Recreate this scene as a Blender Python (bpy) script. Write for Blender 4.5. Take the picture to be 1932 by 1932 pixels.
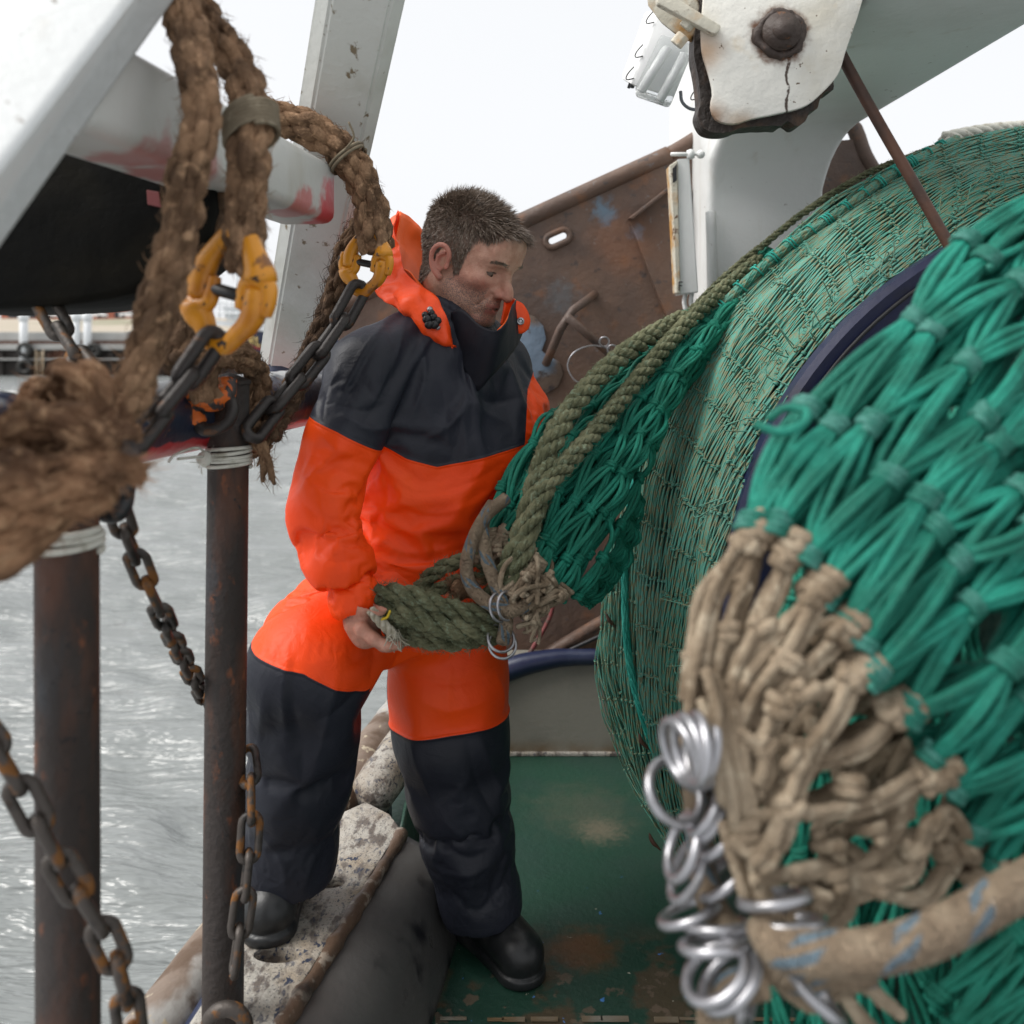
import bpy, bmesh, math
import numpy as np
from mathutils import Vector, Matrix, Euler

for o in list(bpy.data.objects):
    bpy.data.objects.remove(o)
S = bpy.context.scene
C = S.collection

# ------------------------------------------------------------------ camera
FP, CX, HY, CZ = 1700.0, 966.0, 650.0, 1.32       # focal length and principal point measured in a 1932 px wide picture
cam_d = bpy.data.cameras.new('camera')
cam = bpy.data.objects.new('camera', cam_d)
C.objects.link(cam)
cam.location = (0, 0, CZ)
cam.rotation_euler = (math.radians(90), 0, 0)
cam_d.sensor_width = 36
cam_d.lens = 36 * FP / 1932
cam_d.shift_y = -(966 - HY) / 1932
cam_d.clip_start = 0.05
cam_d.clip_end = 6000
cam_d.dof.use_dof = True
cam_d.dof.focus_distance = 1.9
cam_d.dof.aperture_fstop = 3.4
S.camera = cam

# ------------------------------------------------------------------ sky, sun, exposure
SUN_AZ, SUN_EL = math.radians(-102), math.radians(50)      # azimuth from +Y towards +X
W = bpy.data.worlds.new('World')
S.world = W
W.use_nodes = True
wn, wl = W.node_tree.nodes, W.node_tree.links
bg = wn['Background']
sky = wn.new('ShaderNodeTexSky')
sky.sky_type = 'NISHITA'
sky.sun_disc = False
sky.sun_elevation = SUN_EL
sky.sun_rotation = SUN_AZ
sky.dust_density = 4.0
hs = wn.new('ShaderNodeHueSaturation')
hs.inputs['Saturation'].default_value = 0.12
wl.new(sky.outputs[0], hs.inputs['Color'])
mx = wn.new('ShaderNodeMixRGB')                            # an even veil of cloud over the clear sky
mx.inputs[0].default_value = 0.7
mx.inputs[2].default_value = (9.0, 9.15, 9.4, 1)
wl.new(hs.outputs[0], mx.inputs[1])
wl.new(mx.outputs[0], bg.inputs['Color'])
bg.inputs['Strength'].default_value = 0.055
sun_d = bpy.data.lights.new('sun', 'SUN')
sun_d.energy = 1.5
sun_d.angle = math.radians(38)
sun_d.color = (1, 0.965, 0.92)
sun = bpy.data.objects.new('sun', sun_d)
C.objects.link(sun)
sdir = Vector((math.sin(SUN_AZ) * math.cos(SUN_EL), math.cos(SUN_AZ) * math.cos(SUN_EL), math.sin(SUN_EL)))
sun.rotation_euler = (-sdir).to_track_quat('-Z', 'Y').to_euler()
S.view_settings.view_transform = 'Standard'
S.view_settings.look = 'None'
S.view_settings.exposure = 1.25
S.view_settings.gamma = 1
S.render.resolution_x = S.render.resolution_y = 1024
S.render.engine = 'CYCLES'

# ------------------------------------------------------------------ helpers
rng = np.random.default_rng(11)


def P(x, y, d):
    """A point of the place: where the sight line through (x, y) of the photograph reaches the distance d."""
    return np.array([(x - CX) / FP * d, d, CZ - (y - HY) / FP * d])


def PL(L):
    return np.array([P(*p) for p in L])


def nrm(v):
    v = np.asarray(v, float)
    return v / np.maximum(np.linalg.norm(v, axis=-1, keepdims=True), 1e-9)


_VAL = np.random.default_rng(3).random(8192) * 2 - 1


def vnoise(p, scale=1.0):
    p = np.asarray(p, float) * scale
    i = np.floor(p).astype(np.int64)
    f = p - i
    f = f * f * (3 - 2 * f)
    out = 0
    for dx in (0, 1):
        wx = f[..., 0] if dx else 1 - f[..., 0]
        for dy in (0, 1):
            wy = f[..., 1] if dy else 1 - f[..., 1]
            for dz in (0, 1):
                wz = f[..., 2] if dz else 1 - f[..., 2]
                h = ((i[..., 0] + dx) * 73856093 ^ (i[..., 1] + dy) * 19349663 ^ (i[..., 2] + dz) * 83492791) & 8191
                out = out + wx * wy * wz * _VAL[h]
    return out


def fbm(p, scale, octv=3):
    return sum(vnoise(np.asarray(p) + 7.3 * k, scale * 2 ** k) / 2 ** k for k in range(octv))


def smooth(pts, n):
    """Catmull-Rom through the points, resampled to n points of even spacing."""
    p = np.asarray(pts, float)
    if len(p) == 2:
        t = np.linspace(0, 1, n)[:, None]
        return p[0] * (1 - t) + p[1] * t
    q = np.vstack([2 * p[0] - p[1], p, 2 * p[-1] - p[-2]])
    out = []
    t = np.linspace(0, 1, 16, endpoint=False)[:, None]
    for i in range(len(p) - 1):
        a, b, c, d = q[i:i + 4]
        out.append(0.5 * (2 * b + (c - a) * t + (2 * a - 5 * b + 4 * c - d) * t ** 2 + (3 * b - a - 3 * c + d) * t ** 3))
    out = np.vstack(out + [p[-1:]])
    s = np.r_[0, np.cumsum(np.linalg.norm(np.diff(out, axis=0), axis=1))]
    x = np.linspace(0, s[-1], n)
    return np.stack([np.interp(x, s, out[:, k]) for k in range(out.shape[1])], 1)


def plen(p):
    return float(np.linalg.norm(np.diff(p, axis=0), axis=1).sum())


def frames(p, ref=None, closed=False):
    if closed:
        T = nrm(np.roll(p, -1, 0) - np.roll(p, 1, 0))
    else:
        T = nrm(np.gradient(p, axis=0))
    if ref is not None:
        ref = np.broadcast_to(np.asarray(ref, float), p.shape)
        N = nrm(ref - (ref * T).sum(1, keepdims=True) * T)
    else:
        N = np.zeros_like(p)
        a = np.array([0, 0, 1.0]) if abs(T[0][2]) < 0.9 else np.array([1.0, 0, 0])
        n = nrm(a - a.dot(T[0]) * T[0])
        for k in range(len(p)):
            n = n - n.dot(T[k]) * T[k]
            n = n / max(np.linalg.norm(n), 1e-9)
            N[k] = n
    return T, N, np.cross(T, N)


class MB:
    """Collects vertices and faces; build() links them as one mesh object."""

    def __init__(s):
        s.v, s.f, s.uv, s.mi, s.n = [], [], [], [], 0
        s.at = []

    def add(s, v, faces, uv=None, mi=0):
        v = np.asarray(v, float).reshape(-1, 3)
        for k, f in enumerate(faces):
            f = np.asarray(f, np.int64)
            if len(f) == 0:
                continue
            s.f.append(f + s.n)
            s.uv.append(np.zeros(f.shape + (2,)) if uv is None or uv[k] is None else np.asarray(uv[k], float))
            s.mi.append(np.full(len(f), mi))
        s.v.append(v)
        s.n += len(v)

    def tube(s, p, r, n=8, cap=True, closed=False, ref=None, mi=0, lump=None, flat=1.0, u0=0.0):
        p = np.asarray(p, float)
        m = len(p)
        r = np.broadcast_to(np.asarray(r, float), (m,))
        T, N, B = frames(p, ref, closed)
        a = np.arange(n) * 2 * math.pi / n
        ring = p[:, None] + r[:, None, None] * (np.cos(a)[None, :, None] * N[:, None] + flat * np.sin(a)[None, :, None] * B[:, None])
        if lump:
            d = fbm(ring, lump[1], 2)[..., None] * lump[0]
            ring = ring + d * nrm(ring - p[:, None])
        idx = np.arange(m * n).reshape(m, n)
        i2 = np.roll(idx, -1, 1)
        if closed:
            A, Bq, Cq, D = idx, i2, np.roll(i2, -1, 0), np.roll(idx, -1, 0)
        else:
            A, Bq, Cq, D = idx[:-1], i2[:-1], i2[1:], idx[1:]
        q = np.stack([A, Bq, Cq, D], -1).reshape(-1, 4)
        u = u0 + np.r_[0, np.cumsum(np.linalg.norm(np.diff(p, axis=0), axis=1))]
        mm = A.shape[0]
        un = np.r_[u, u[-1] + (u[-1] - u[-2])]
        U = np.empty((mm, n, 4, 2))
        U[..., 0, 0] = U[..., 1, 0] = un[:mm, None]
        U[..., 2, 0] = U[..., 3, 0] = un[1:mm + 1, None]
        U[..., 0, 1] = U[..., 3, 1] = np.arange(n)[None] / n
        U[..., 1, 1] = U[..., 2, 1] = (np.arange(n)[None] + 1) / n
        fs, us = [q], [U.reshape(-1, 4, 2)]
        v = ring.reshape(-1, 3)
        if cap and not closed:
            c0, c1 = p[0] - T[0] * r[0] * 0.4, p[-1] + T[-1] * r[-1] * 0.4
            v = np.vstack([v, c0, c1])
            k = np.arange(n)
            t0 = np.stack([np.full(n, m * n), (k + 1) % n, k], 1)
            t1 = np.stack([np.full(n, m * n + 1), (m - 1) * n + k, (m - 1) * n + (k + 1) % n], 1)
            fs.append(np.vstack([t0, t1]))
            us.append(None)
        s.add(v, fs, us, mi)
        return s

    def grid(s, G, mi=0, flip=False, uv=True):
        G = np.asarray(G, float)
        m, n = G.shape[:2]
        idx = np.arange(m * n).reshape(m, n)
        q = np.stack([idx[:-1, :-1], idx[:-1, 1:], idx[1:, 1:], idx[1:, :-1]], -1).reshape(-1, 4)
        if flip:
            q = q[:, ::-1]
        s.add(G.reshape(-1, 3), [q], None, mi)
        return s

    def sheet(s, G, th, mi=0):
        """A grid thickened on both sides, its rim closed."""
        G = np.asarray(G, float)
        du, dv = np.gradient(G, axis=0), np.gradient(G, axis=1)
        N = nrm(np.cross(du, dv)) * th / 2
        m, n = G.shape[:2]
        A, B = G + N, G - N
        idx = np.arange(m * n).reshape(m, n)
        q = np.stack([idx[:-1, :-1], idx[:-1, 1:], idx[1:, 1:], idx[1:, :-1]], -1).reshape(-1, 4)
        q2 = q[:, ::-1] + m * n
        rim = np.r_[idx[0, :], idx[1:, -1], idx[-1, -2::-1], idx[-2:0:-1, 0]]
        r2 = np.roll(rim, -1)
        q3 = np.stack([r2, rim, rim + m * n, r2 + m * n], 1)
        s.add(np.vstack([A.reshape(-1, 3), B.reshape(-1, 3)]), [q, q2, q3], None, mi)
        return s

    def bm(s, bm, mi=0):
        bm.verts.ensure_lookup_table()
        bm.verts.index_update()
        v = [w.co[:] for w in bm.verts]
        by = {}
        for f in bm.faces:
            by.setdefault(len(f.verts), []).append([w.index for w in f.verts])
        bm.free()
        s.add(v, [np.array(x) for x in by.values()], None, mi)
        return s

    def hexa(s, c8, bev=0.0, mi=0, seg=2):
        """Box from 8 corners: four of one end in turn, then four of the other."""
        b = bmesh.new()
        vs = [b.verts.new(tuple(map(float, c))) for c in c8]
        for f in ((0, 1, 2, 3), (7, 6, 5, 4), (0, 4, 5, 1), (1, 5, 6, 2), (2, 6, 7, 3), (3, 7, 4, 0)):
            b.faces.new([vs[i] for i in f])
        bmesh.ops.recalc_face_normals(b, faces=b.faces)
        if bev:
            bmesh.ops.bevel(b, geom=b.edges[:], offset=bev, segments=seg, affect='EDGES', profile=0.5)
        return s.bm(b, mi)

    def box(s, lo, hi, bev=0.0, mi=0):
        x0, y0, z0 = lo
        x1, y1, z1 = hi
        return s.hexa([(x0, y0, z0), (x1, y0, z0), (x1, y1, z0), (x0, y1, z0), (x0, y0, z1), (x1, y0, z1), (x1, y1, z1), (x0, y1, z1)], bev, mi)

    def prism(s, poly, vec, bev=0.0, mi=0, holes=()):
        """A closed outline (with holes) given depth along vec."""
        b = bmesh.new()
        es = []
        for lp in [poly, *holes]:
            vs = [b.verts.new(tuple(map(float, c))) for c in lp]
            es += [b.edges.new((vs[i], vs[(i + 1) % len(vs)])) for i in range(len(vs))]
        bmesh.ops.triangle_fill(b, edges=es, use_beauty=True, use_dissolve=False)
        r = bmesh.ops.extrude_face_region(b, geom=b.faces[:])
        bmesh.ops.translate(b, verts=[g for g in r['geom'] if isinstance(g, bmesh.types.BMVert)], vec=Vector(tuple(map(float, vec))))
        bmesh.ops.recalc_face_normals(b, faces=b.faces)
        if bev:
            bmesh.ops.dissolve_limit(b, angle_limit=0.02, verts=b.verts[:], edges=b.edges[:])
            sharp = [e for e in b.edges if len(e.link_faces) == 2 and e.calc_face_angle(0) > 0.7]
            bmesh.ops.bevel(b, geom=sharp, offset=bev, segments=2, affect='EDGES', profile=0.5)
            bmesh.ops.triangulate(b, faces=[f for f in b.faces if len(f.verts) > 4])
        return s.bm(b, mi)

    def ball(s, c, r, n=12, mi=0, lump=None):
        r = np.broadcast_to(np.asarray(r, float), (3,))
        th = np.linspace(0, math.pi, n)
        z = np.cos(th)
        p = np.stack([np.zeros(n), np.zeros(n), z], 1)
        a = np.arange(2 * n) * math.pi / n
        G = np.stack([np.sin(th)[:, None] * np.cos(a), np.sin(th)[:, None] * np.sin(a), np.repeat(z[:, None], 2 * n, 1)], -1) * r
        if lump:
            G = G * (1 + lump[0] * fbm(G + np.asarray(c), lump[1], 2)[..., None])
        G = G + np.asarray(c)
        m, k = G.shape[:2]
        idx = np.arange(m * k).reshape(m, k)
        i2 = np.roll(idx, -1, 1)
        s.add(G.reshape(-1, 3), [np.stack([idx[:-1], idx[1:], i2[1:], i2[:-1]], -1).reshape(-1, 4)], None, mi)
        return s

    def merge(s, o, mi=0):
        for f, u in zip(o.f, o.uv):
            s.f.append(f + s.n)
            s.uv.append(u)
            s.mi.append(np.full(len(f), mi))
        s.v += o.v
        s.n += o.n
        return s

    def verts(s):
        return np.vstack(s.v)

    def mesh(s, name, mats, origin=(0, 0, 0), flat=False, attrs=None, auto=None):
        v = s.verts() - np.asarray(origin)
        me = bpy.data.meshes.new(name)
        me.vertices.add(len(v))
        me.vertices.foreach_set('co', v.astype(np.float32).ravel())
        tot = np.concatenate([np.full(len(f), f.shape[1]) for f in s.f])
        lv = np.concatenate([f.ravel() for f in s.f])
        me.loops.add(len(lv))
        me.loops.foreach_set('vertex_index', lv.astype(np.int32))
        me.polygons.add(len(tot))
        me.polygons.foreach_set('loop_start', np.r_[0, np.cumsum(tot)[:-1]].astype(np.int32))
        me.polygons.foreach_set('loop_total', tot.astype(np.int32))
        uvl = me.uv_layers.new(name='UVMap')
        uvl.data.foreach_set('uv', np.concatenate([u.reshape(-1, 2) for u in s.uv]).astype(np.float32).ravel())
        for m in (mats if isinstance(mats, (list, tuple)) else [mats]):
            me.materials.append(m)
        me.polygons.foreach_set('material_index', np.concatenate(s.mi).astype(np.int32))
        for k, a in (attrs or {}).items():
            at = me.attributes.new(k, 'FLOAT', 'POINT')
            at.data.foreach_set('value', np.asarray(a, np.float32))
        me.update(calc_edges=True)
        me.validate()
        if flat:
            me.shade_flat()
        else:
            me.shade_smooth()
            if auto:
                me.set_sharp_from_angle(angle=math.radians(auto))
        return me

    def build(s, name, mats, parent=None, origin=None, **kw):
        info = {k: kw.pop(k) for k in ('label', 'cat', 'group', 'kind') if k in kw}
        if parent is not None:
            org = world_loc(parent)
        elif origin is not None:
            org = np.asarray(origin, float)
        else:
            v = s.verts()
            org = np.array([(v[:, 0].min() + v[:, 0].max()) / 2, (v[:, 1].min() + v[:, 1].max()) / 2, v[:, 2].min()])
        o = bpy.data.objects.new(name, s.mesh(name, mats, org, **kw))
        C.objects.link(o)
        if parent is not None:
            o.parent = parent
        else:
            o.location = org
        tag(o, **info)
        return o


def world_loc(o):
    v = np.zeros(3)
    while o is not None:
        v = v + np.array(o.location[:])
        o = o.parent
    return v


def tag(o, label=None, cat=None, group=None, kind=None):
    if label:
        o['label'] = label
    if cat:
        o['category'] = cat
    if group:
        o['group'] = group
    if kind:
        o['kind'] = kind
    return o


def thing(name, label, cat, loc, group=None):
    o = bpy.data.objects.new(name, None)
    o.empty_display_size = 0.1
    C.objects.link(o)
    o.location = tuple(map(float, loc))
    return tag(o, label, cat, group)


def twist(path, R, strands=3, pitch=0.12, hand=1, step=None):
    """Helical centre lines of a laid rope."""
    L = plen(path)
    n = max(int(L / (step or pitch / 10)), 8)
    p = smooth(path, n)
    T, N, B = frames(p)
    s = np.linspace(0, L, n)
    out = []
    for k in range(strands):
        a = hand * s / pitch * 2 * math.pi + k * 2 * math.pi / strands
        out.append(p + R * 0.5 * (np.cos(a)[:, None] * N + np.sin(a)[:, None] * B))
    return out, p, (T, N, B)


def fuzz(mb, path, R, count, length, wid=0.0008, lean=0.6, mi=0, seed=1, curl=0.4):
    """Loose fibres standing off a rope."""
    g = np.random.default_rng(seed)
    n = len(path)
    T, N, B = frames(path)
    i = g.integers(0, n, count)
    R = np.broadcast_to(np.asarray(R, float), (n,))[i]
    a = g.random(count) * 2 * math.pi
    rad = np.cos(a)[:, None] * N[i] + np.sin(a)[:, None] * B[i]
    sgn = np.where(g.random(count) < 0.5, -1, 1)[:, None]
    L = length * (0.4 + g.random(count) * 0.9)[:, None]
    p0 = path[i] + rad * R[:, None] * 0.9
    d = nrm(rad * (1 - lean) + sgn * T[i] * lean + g.normal(0, 0.25, (count, 3)))
    d2 = nrm(d + g.normal(0, curl, (count, 3)))
    p1 = p0 + d * L * 0.5
    p2 = p1 + d2 * L * 0.5
    w = nrm(np.cross(d, g.normal(0, 1, (count, 3)))) * wid
    v = np.stack([p0 - w, p0 + w, p1 + w * 0.8, p1 - w * 0.8, p2], 1).reshape(-1, 3)
    b = np.arange(count) * 5
    mb.add(v, [np.stack([b, b + 1, b + 2, b + 3], 1), np.stack([b + 3, b + 2, b + 4], 1)], None, mi)
    return mb


def loft(curves, nu, nv):
    """Surface through guide curves: nu along them, nv across."""
    G = np.stack([smooth(c, nu) for c in curves], 0)
    out = np.empty((nu, nv, 3))
    for i in range(nu):
        k = G[:, i]
        q = np.vstack([2 * k[0] - k[1], k, 2 * k[-1] - k[-2]]) if len(k) > 2 else None
        t = np.linspace(0, len(k) - 1, nv)
        if q is None:
            out[i] = k[0] * (1 - t[:, None]) + k[1] * t[:, None]
            continue
        j = np.minimum(t.astype(int), len(k) - 2)
        f = (t - j)[:, None]
        a, b, c, d = q[j], q[j + 1], q[j + 2], q[j + 3]
        out[i] = 0.5 * (2 * b + (c - a) * f + (2 * a - 5 * b + 4 * c - d) * f ** 2 + (3 * b - a - 3 * c + d) * f ** 3)
    return out


class Surf:
    """Bilinear lookup on a lofted grid, u along and v across, both 0..1."""

    def __init__(s, curves, nu=80, nv=40):
        s.G = loft(curves, nu, nv)
        s.N = nrm(np.cross(np.gradient(s.G, axis=0), np.gradient(s.G, axis=1)))

    def look(s, A, u, v):
        m, n = A.shape[:2]
        x = np.clip(np.asarray(u, float), 0, 1) * (m - 1)
        y = np.clip(np.asarray(v, float), 0, 1) * (n - 1)
        i = np.minimum(x.astype(int), m - 2)
        j = np.minimum(y.astype(int), n - 2)
        a, b = (x - i)[..., None], (y - j)[..., None]
        return (A[i, j] * (1 - a) + A[i + 1, j] * a) * (1 - b) + (A[i, j + 1] * (1 - a) + A[i + 1, j + 1] * a) * b

    def at(s, u, v):
        return s.look(s.G, u, v)

    def nor(s, u, v):
        return nrm(s.look(s.N, u, v))


# ------------------------------------------------------------------ implicit bodies
def box_grid(lo, hi, h):
    ax = [np.arange(lo[k], hi[k] + h, h, dtype=np.float32) for k in range(3)]
    return np.meshgrid(*ax, indexing='ij')


def s_cone(X, a, b, ra, rb):
    a, b = np.asarray(a, np.float32), np.asarray(b, np.float32)
    ab = b - a
    px, py, pz = X[0] - a[0], X[1] - a[1], X[2] - a[2]
    t = np.clip((px * ab[0] + py * ab[1] + pz * ab[2]) / max(float(ab @ ab), 1e-9), 0, 1)
    return np.sqrt((px - t * ab[0]) ** 2 + (py - t * ab[1]) ** 2 + (pz - t * ab[2]) ** 2) - (ra + (rb - ra) * t)


def s_ell(X, c, r, R=None):
    c = np.asarray(c, np.float32)
    p = [X[k] - c[k] for k in range(3)]
    if R is not None:
        p = [sum(np.float32(R[k][j]) * p[j] for j in range(3)) for k in range(3)]
    k0 = np.sqrt(sum((p[k] / np.float32(r[k])) ** 2 for k in range(3)))
    k1 = np.sqrt(sum((p[k] / np.float32(r[k] ** 2)) ** 2 for k in range(3)))
    return k0 * (k0 - 1) / np.maximum(k1, 1e-6)


def s_min(a, b, k):
    h = np.clip(0.5 + 0.5 * (b - a) / k, 0, 1)
    return b + (a - b) * h - k * h * (1 - h)


def s_max(a, b, k):
    return -s_min(-a, -b, k)


def s_chain(X, pts, rs, k=0.01, f=None):
    for i in range(len(pts) - 1):
        d = s_cone(X, pts[i], pts[i + 1], rs[i], rs[i + 1])
        f = d if f is None else s_min(f, d, k)
    return f


def surfnet(f, lo, h):
    """Naive surface nets: a quad mesh of the level set f = 0."""
    f = np.asarray(f, np.float32)
    nx, ny, nz = f.shape
    s = f < 0
    acc = np.zeros((nx - 1, ny - 1, nz - 1, 3), np.float32)
    cnt = np.zeros((nx - 1, ny - 1, nz - 1), np.float32)
    sl = lambda d, n: slice(d, n - 1 + d)
    cor = [(a, b, c) for a in (0, 1) for b in (0, 1) for c in (0, 1)]
    for A in cor:
        for ax in range(3):
            if A[ax]:
                continue
            B = list(A)
            B[ax] = 1
            ia = tuple(sl(A[k], f.shape[k]) for k in range(3))
            ib = tuple(sl(B[k], f.shape[k]) for k in range(3))
            m = s[ia] != s[ib]
            fa, fb = f[ia], f[ib]
            t = np.where(m, fa / np.where(m, fa - fb, 1), 0)
            for k in range(3):
                acc[..., k] += np.where(m, (t if k == ax else A[k]), 0)
            cnt += m
    mask = cnt > 0
    idx = np.full(mask.shape, -1, np.int64)
    idx[mask] = np.arange(mask.sum())
    cell = np.argwhere(mask).astype(np.float32)
    v = np.asarray(lo, np.float32) + h * (cell + acc[mask] / cnt[mask][:, None])
    quads = []
    for ax in range(3):
        o = [k for k in range(3) if k != ax]
        ia = [slice(None)] * 3
        ib = [slice(None)] * 3
        ia[ax], ib[ax] = slice(0, -1), slice(1, None)
        m = s[tuple(ia)] != s[tuple(ib)]
        e = np.argwhere(m)
        e = e[(e[:, o[0]] > 0) & (e[:, o[1]] > 0) & (e[:, o[0]] < f.shape[o[0]] - 1) & (e[:, o[1]] < f.shape[o[1]] - 1)]
        q = []
        for da, db in ((1, 1), (0, 1), (0, 0), (1, 0)):
            c = e.copy()
            c[:, o[0]] -= da
            c[:, o[1]] -= db
            q.append(idx[c[:, 0], c[:, 1], c[:, 2]])
        q = np.stack(q, 1)
        inside = s[e[:, 0], e[:, 1], e[:, 2]]
        flip = inside if ax != 1 else ~inside
        q[~flip] = q[~flip][:, ::-1]
        quads.append(q)
    q = np.vstack(quads)
    q = q[(q >= 0).all(1)]
    return v.astype(float), q


def split(v, q):
    """Each quad into four."""
    e = np.sort(np.vstack([q[:, [0, 1]], q[:, [1, 2]], q[:, [2, 3]], q[:, [3, 0]]]), 1)
    u, inv = np.unique(e, axis=0, return_inverse=True)
    inv = inv.reshape(4, -1).T + len(v)
    n = len(v) + len(u)
    c = n + np.arange(len(q))
    v2 = np.vstack([v, (v[u[:, 0]] + v[u[:, 1]]) / 2, v[q].mean(1)])
    q2 = np.vstack([np.stack([q[:, k], inv[:, k], c, inv[:, (k + 3) % 4]], 1) for k in range(4)])
    return v2, q2


def worley(p, seed=0):
    """Distance to the nearest of one random point per unit cell: its ridges are sharp creases."""
    i = np.floor(p).astype(np.int64)
    best = np.full(len(p), 9.0)
    for dx in (-1, 0, 1):
        for dy in (-1, 0, 1):
            for dz in (-1, 0, 1):
                c = i + [dx, dy, dz]
                h = (c[:, 0] * 73856093 ^ c[:, 1] * 19349663 ^ c[:, 2] * 83492791 ^ seed * 7919)
                o = np.stack([_VAL[(h + k * 2711) & 8191] for k in range(3)], 1) * .5 + .5
                best = np.minimum(best, np.linalg.norm(c + o - p, axis=1))
    return best


def vert_normals(v, q):
    n = np.cross(v[q[:, 2]] - v[q[:, 0]], v[q[:, 3]] - v[q[:, 1]])
    out = np.zeros_like(v)
    for k in range(4):
        np.add.at(out, q[:, k], n)
    return nrm(out)


def relax(v, q, it=2, w=0.5):
    e = np.vstack([q[:, [0, 1]], q[:, [1, 2]], q[:, [2, 3]], q[:, [3, 0]]])
    for _ in range(it):
        acc = np.zeros_like(v)
        c = np.zeros(len(v))
        np.add.at(acc, e[:, 0], v[e[:, 1]])
        np.add.at(c, e[:, 0], 1)
        v = v * (1 - w) + w * acc / np.maximum(c, 1)[:, None]
    return v

# ------------------------------------------------------------------ materials
class NT:
    def __init__(s, name):
        s.m = bpy.data.materials.new(name)
        s.m.use_nodes = True
        s.t = s.m.node_tree
        s.b = s.t.nodes['Principled BSDF']
        s._pos = None

    def n(s, kind, **kw):
        x = s.t.nodes.new('ShaderNode' + kind)
        for k, v in kw.items():
            setattr(x, k, v)
        return x

    def l(s, a, b):
        s.t.links.new(a, b)

    def pos(s):
        if s._pos is None:
            s._pos = s.n('NewGeometry').outputs['Position']
        return s._pos

    def noise(s, scale, detail=4, stretch=None, dist=0.0, vec=None, rough=0.55):
        v = vec or s.pos()
        if stretch:
            mp = s.n('Mapping')
            mp.inputs['Scale'].default_value = stretch
            s.l(v, mp.inputs['Vector'])
            v = mp.outputs[0]
        x = s.n('TexNoise')
        x.inputs['Scale'].default_value = scale
        x.inputs['Detail'].default_value = detail
        x.inputs['Roughness'].default_value = rough
        x.inputs['Distortion'].default_value = dist
        s.l(v, x.inputs['Vector'])
        return x.outputs['Fac']

    def ramp(s, x, lo, hi):
        r = s.n('MapRange', interpolation_type='SMOOTHSTEP')
        r.inputs['From Min'].default_value = lo
        r.inputs['From Max'].default_value = hi
        s.l(x, r.inputs['Value'])
        return r.outputs[0]

    def math(s, op, a, b=None):
        x = s.n('Math', operation=op)
        for k, q in enumerate((a, b)):
            if q is None:
                continue
            if isinstance(q, (int, float)):
                x.inputs[k].default_value = q
            else:
                s.l(q, x.inputs[k])
        return x.outputs[0]

    def mix(s, f, a, b):
        x = s.n('MixRGB')
        for k, q in enumerate((f, a, b)):
            if isinstance(q, (int, float)):
                x.inputs[k].default_value = q
            elif isinstance(q, tuple):
                x.inputs[k].default_value = q + (1,)
            else:
                s.l(q, x.inputs[k])
        return x.outputs[0]

    def spot(s, c, r, amp=0.5, scale=20, soft=0.25):
        d = s.n('VectorMath', operation='DISTANCE')
        s.l(s.pos(), d.inputs[0])
        d.inputs[1].default_value = tuple(map(float, c))
        x = s.math('DIVIDE', d.outputs['Value'], r)
        x = s.math('ADD', x, s.math('MULTIPLY', s.math('SUBTRACT', s.noise(scale), 0.5), amp * 2))
        return s.ramp(x, 1 + soft, 1 - soft)

    def sep(s, k):
        x = s.n('SeparateXYZ')
        s.l(s.pos(), x.inputs[0])
        return x.outputs[k]

    def bump(s, h, dist, strength=1.0, prev=None):
        b = s.n('Bump')
        b.inputs['Strength'].default_value = strength
        b.inputs['Distance'].default_value = dist
        s.l(h, b.inputs['Height'])
        if prev is not None:
            s.l(prev, b.inputs['Normal'])
        return b.outputs[0]


def mat(name, base, rough=0.6, metal=0.0, layers=(), bump=None, bump2=None, rvar=0.0, spec=None, vary=0.0):
    """Weathered surface: a base colour, then layers of other paint, rust or dirt laid over it by noise."""
    t = NT(name)
    col = base
    if vary:
        col = t.mix(t.ramp(t.noise(6, 5), 0.3, 0.7), tuple(c * (1 - vary) for c in base), tuple(min(c * (1 + vary), 1) for c in base))
    rg = None
    for L in layers:
        if 'spot' in L:
            f = t.spot(L['spot'], L['r'], L.get('amp', 0.5), L.get('scale', 20), L.get('soft', 0.25))
        else:
            f = t.ramp(t.noise(L['scale'], L.get('detail', 5), L.get('stretch'), L.get('dist', 0)), L['lo'], L['hi'])
        if 'mask' in L:
            f = t.math('MULTIPLY', f, L['mask'](t))
        if 'amt' in L:
            f = t.math('MULTIPLY', f, L['amt'])
        col = t.mix(f, col, L['c'])
        if 'rough' in L:
            rg = t.mix(f, rg if rg is not None else (rough,) * 3, (L['rough'],) * 3)
    if isinstance(col, tuple):
        t.b.inputs['Base Color'].default_value = col + (1,)
    else:
        t.l(col, t.b.inputs['Base Color'])
    t.b.inputs['Roughness'].default_value = rough
    if rg is not None:
        t.l(rg, t.b.inputs['Roughness'])
    elif rvar:
        t.l(t.ramp(t.noise(9, 4), 0.2, 0.8), (mr := t.n('MapRange')).inputs['Value'])
        mr.inputs['To Min'].default_value = max(rough - rvar, 0.02)
        mr.inputs['To Max'].default_value = min(rough + rvar, 1)
        t.l(mr.outputs[0], t.b.inputs['Roughness'])
    t.b.inputs['Metallic'].default_value = metal
    if spec is not None:
        t.b.inputs['Specular IOR Level'].default_value = spec
    nb = None
    for q in (bump, bump2):
        if q:
            nb = t.bump(t.noise(q[0], q[2] if len(q) > 2 else 6, q[3] if len(q) > 3 else None), q[1], 1.0, nb)
    if nb is not None:
        t.l(nb, t.b.inputs['Normal'])
    return t.m


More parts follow.
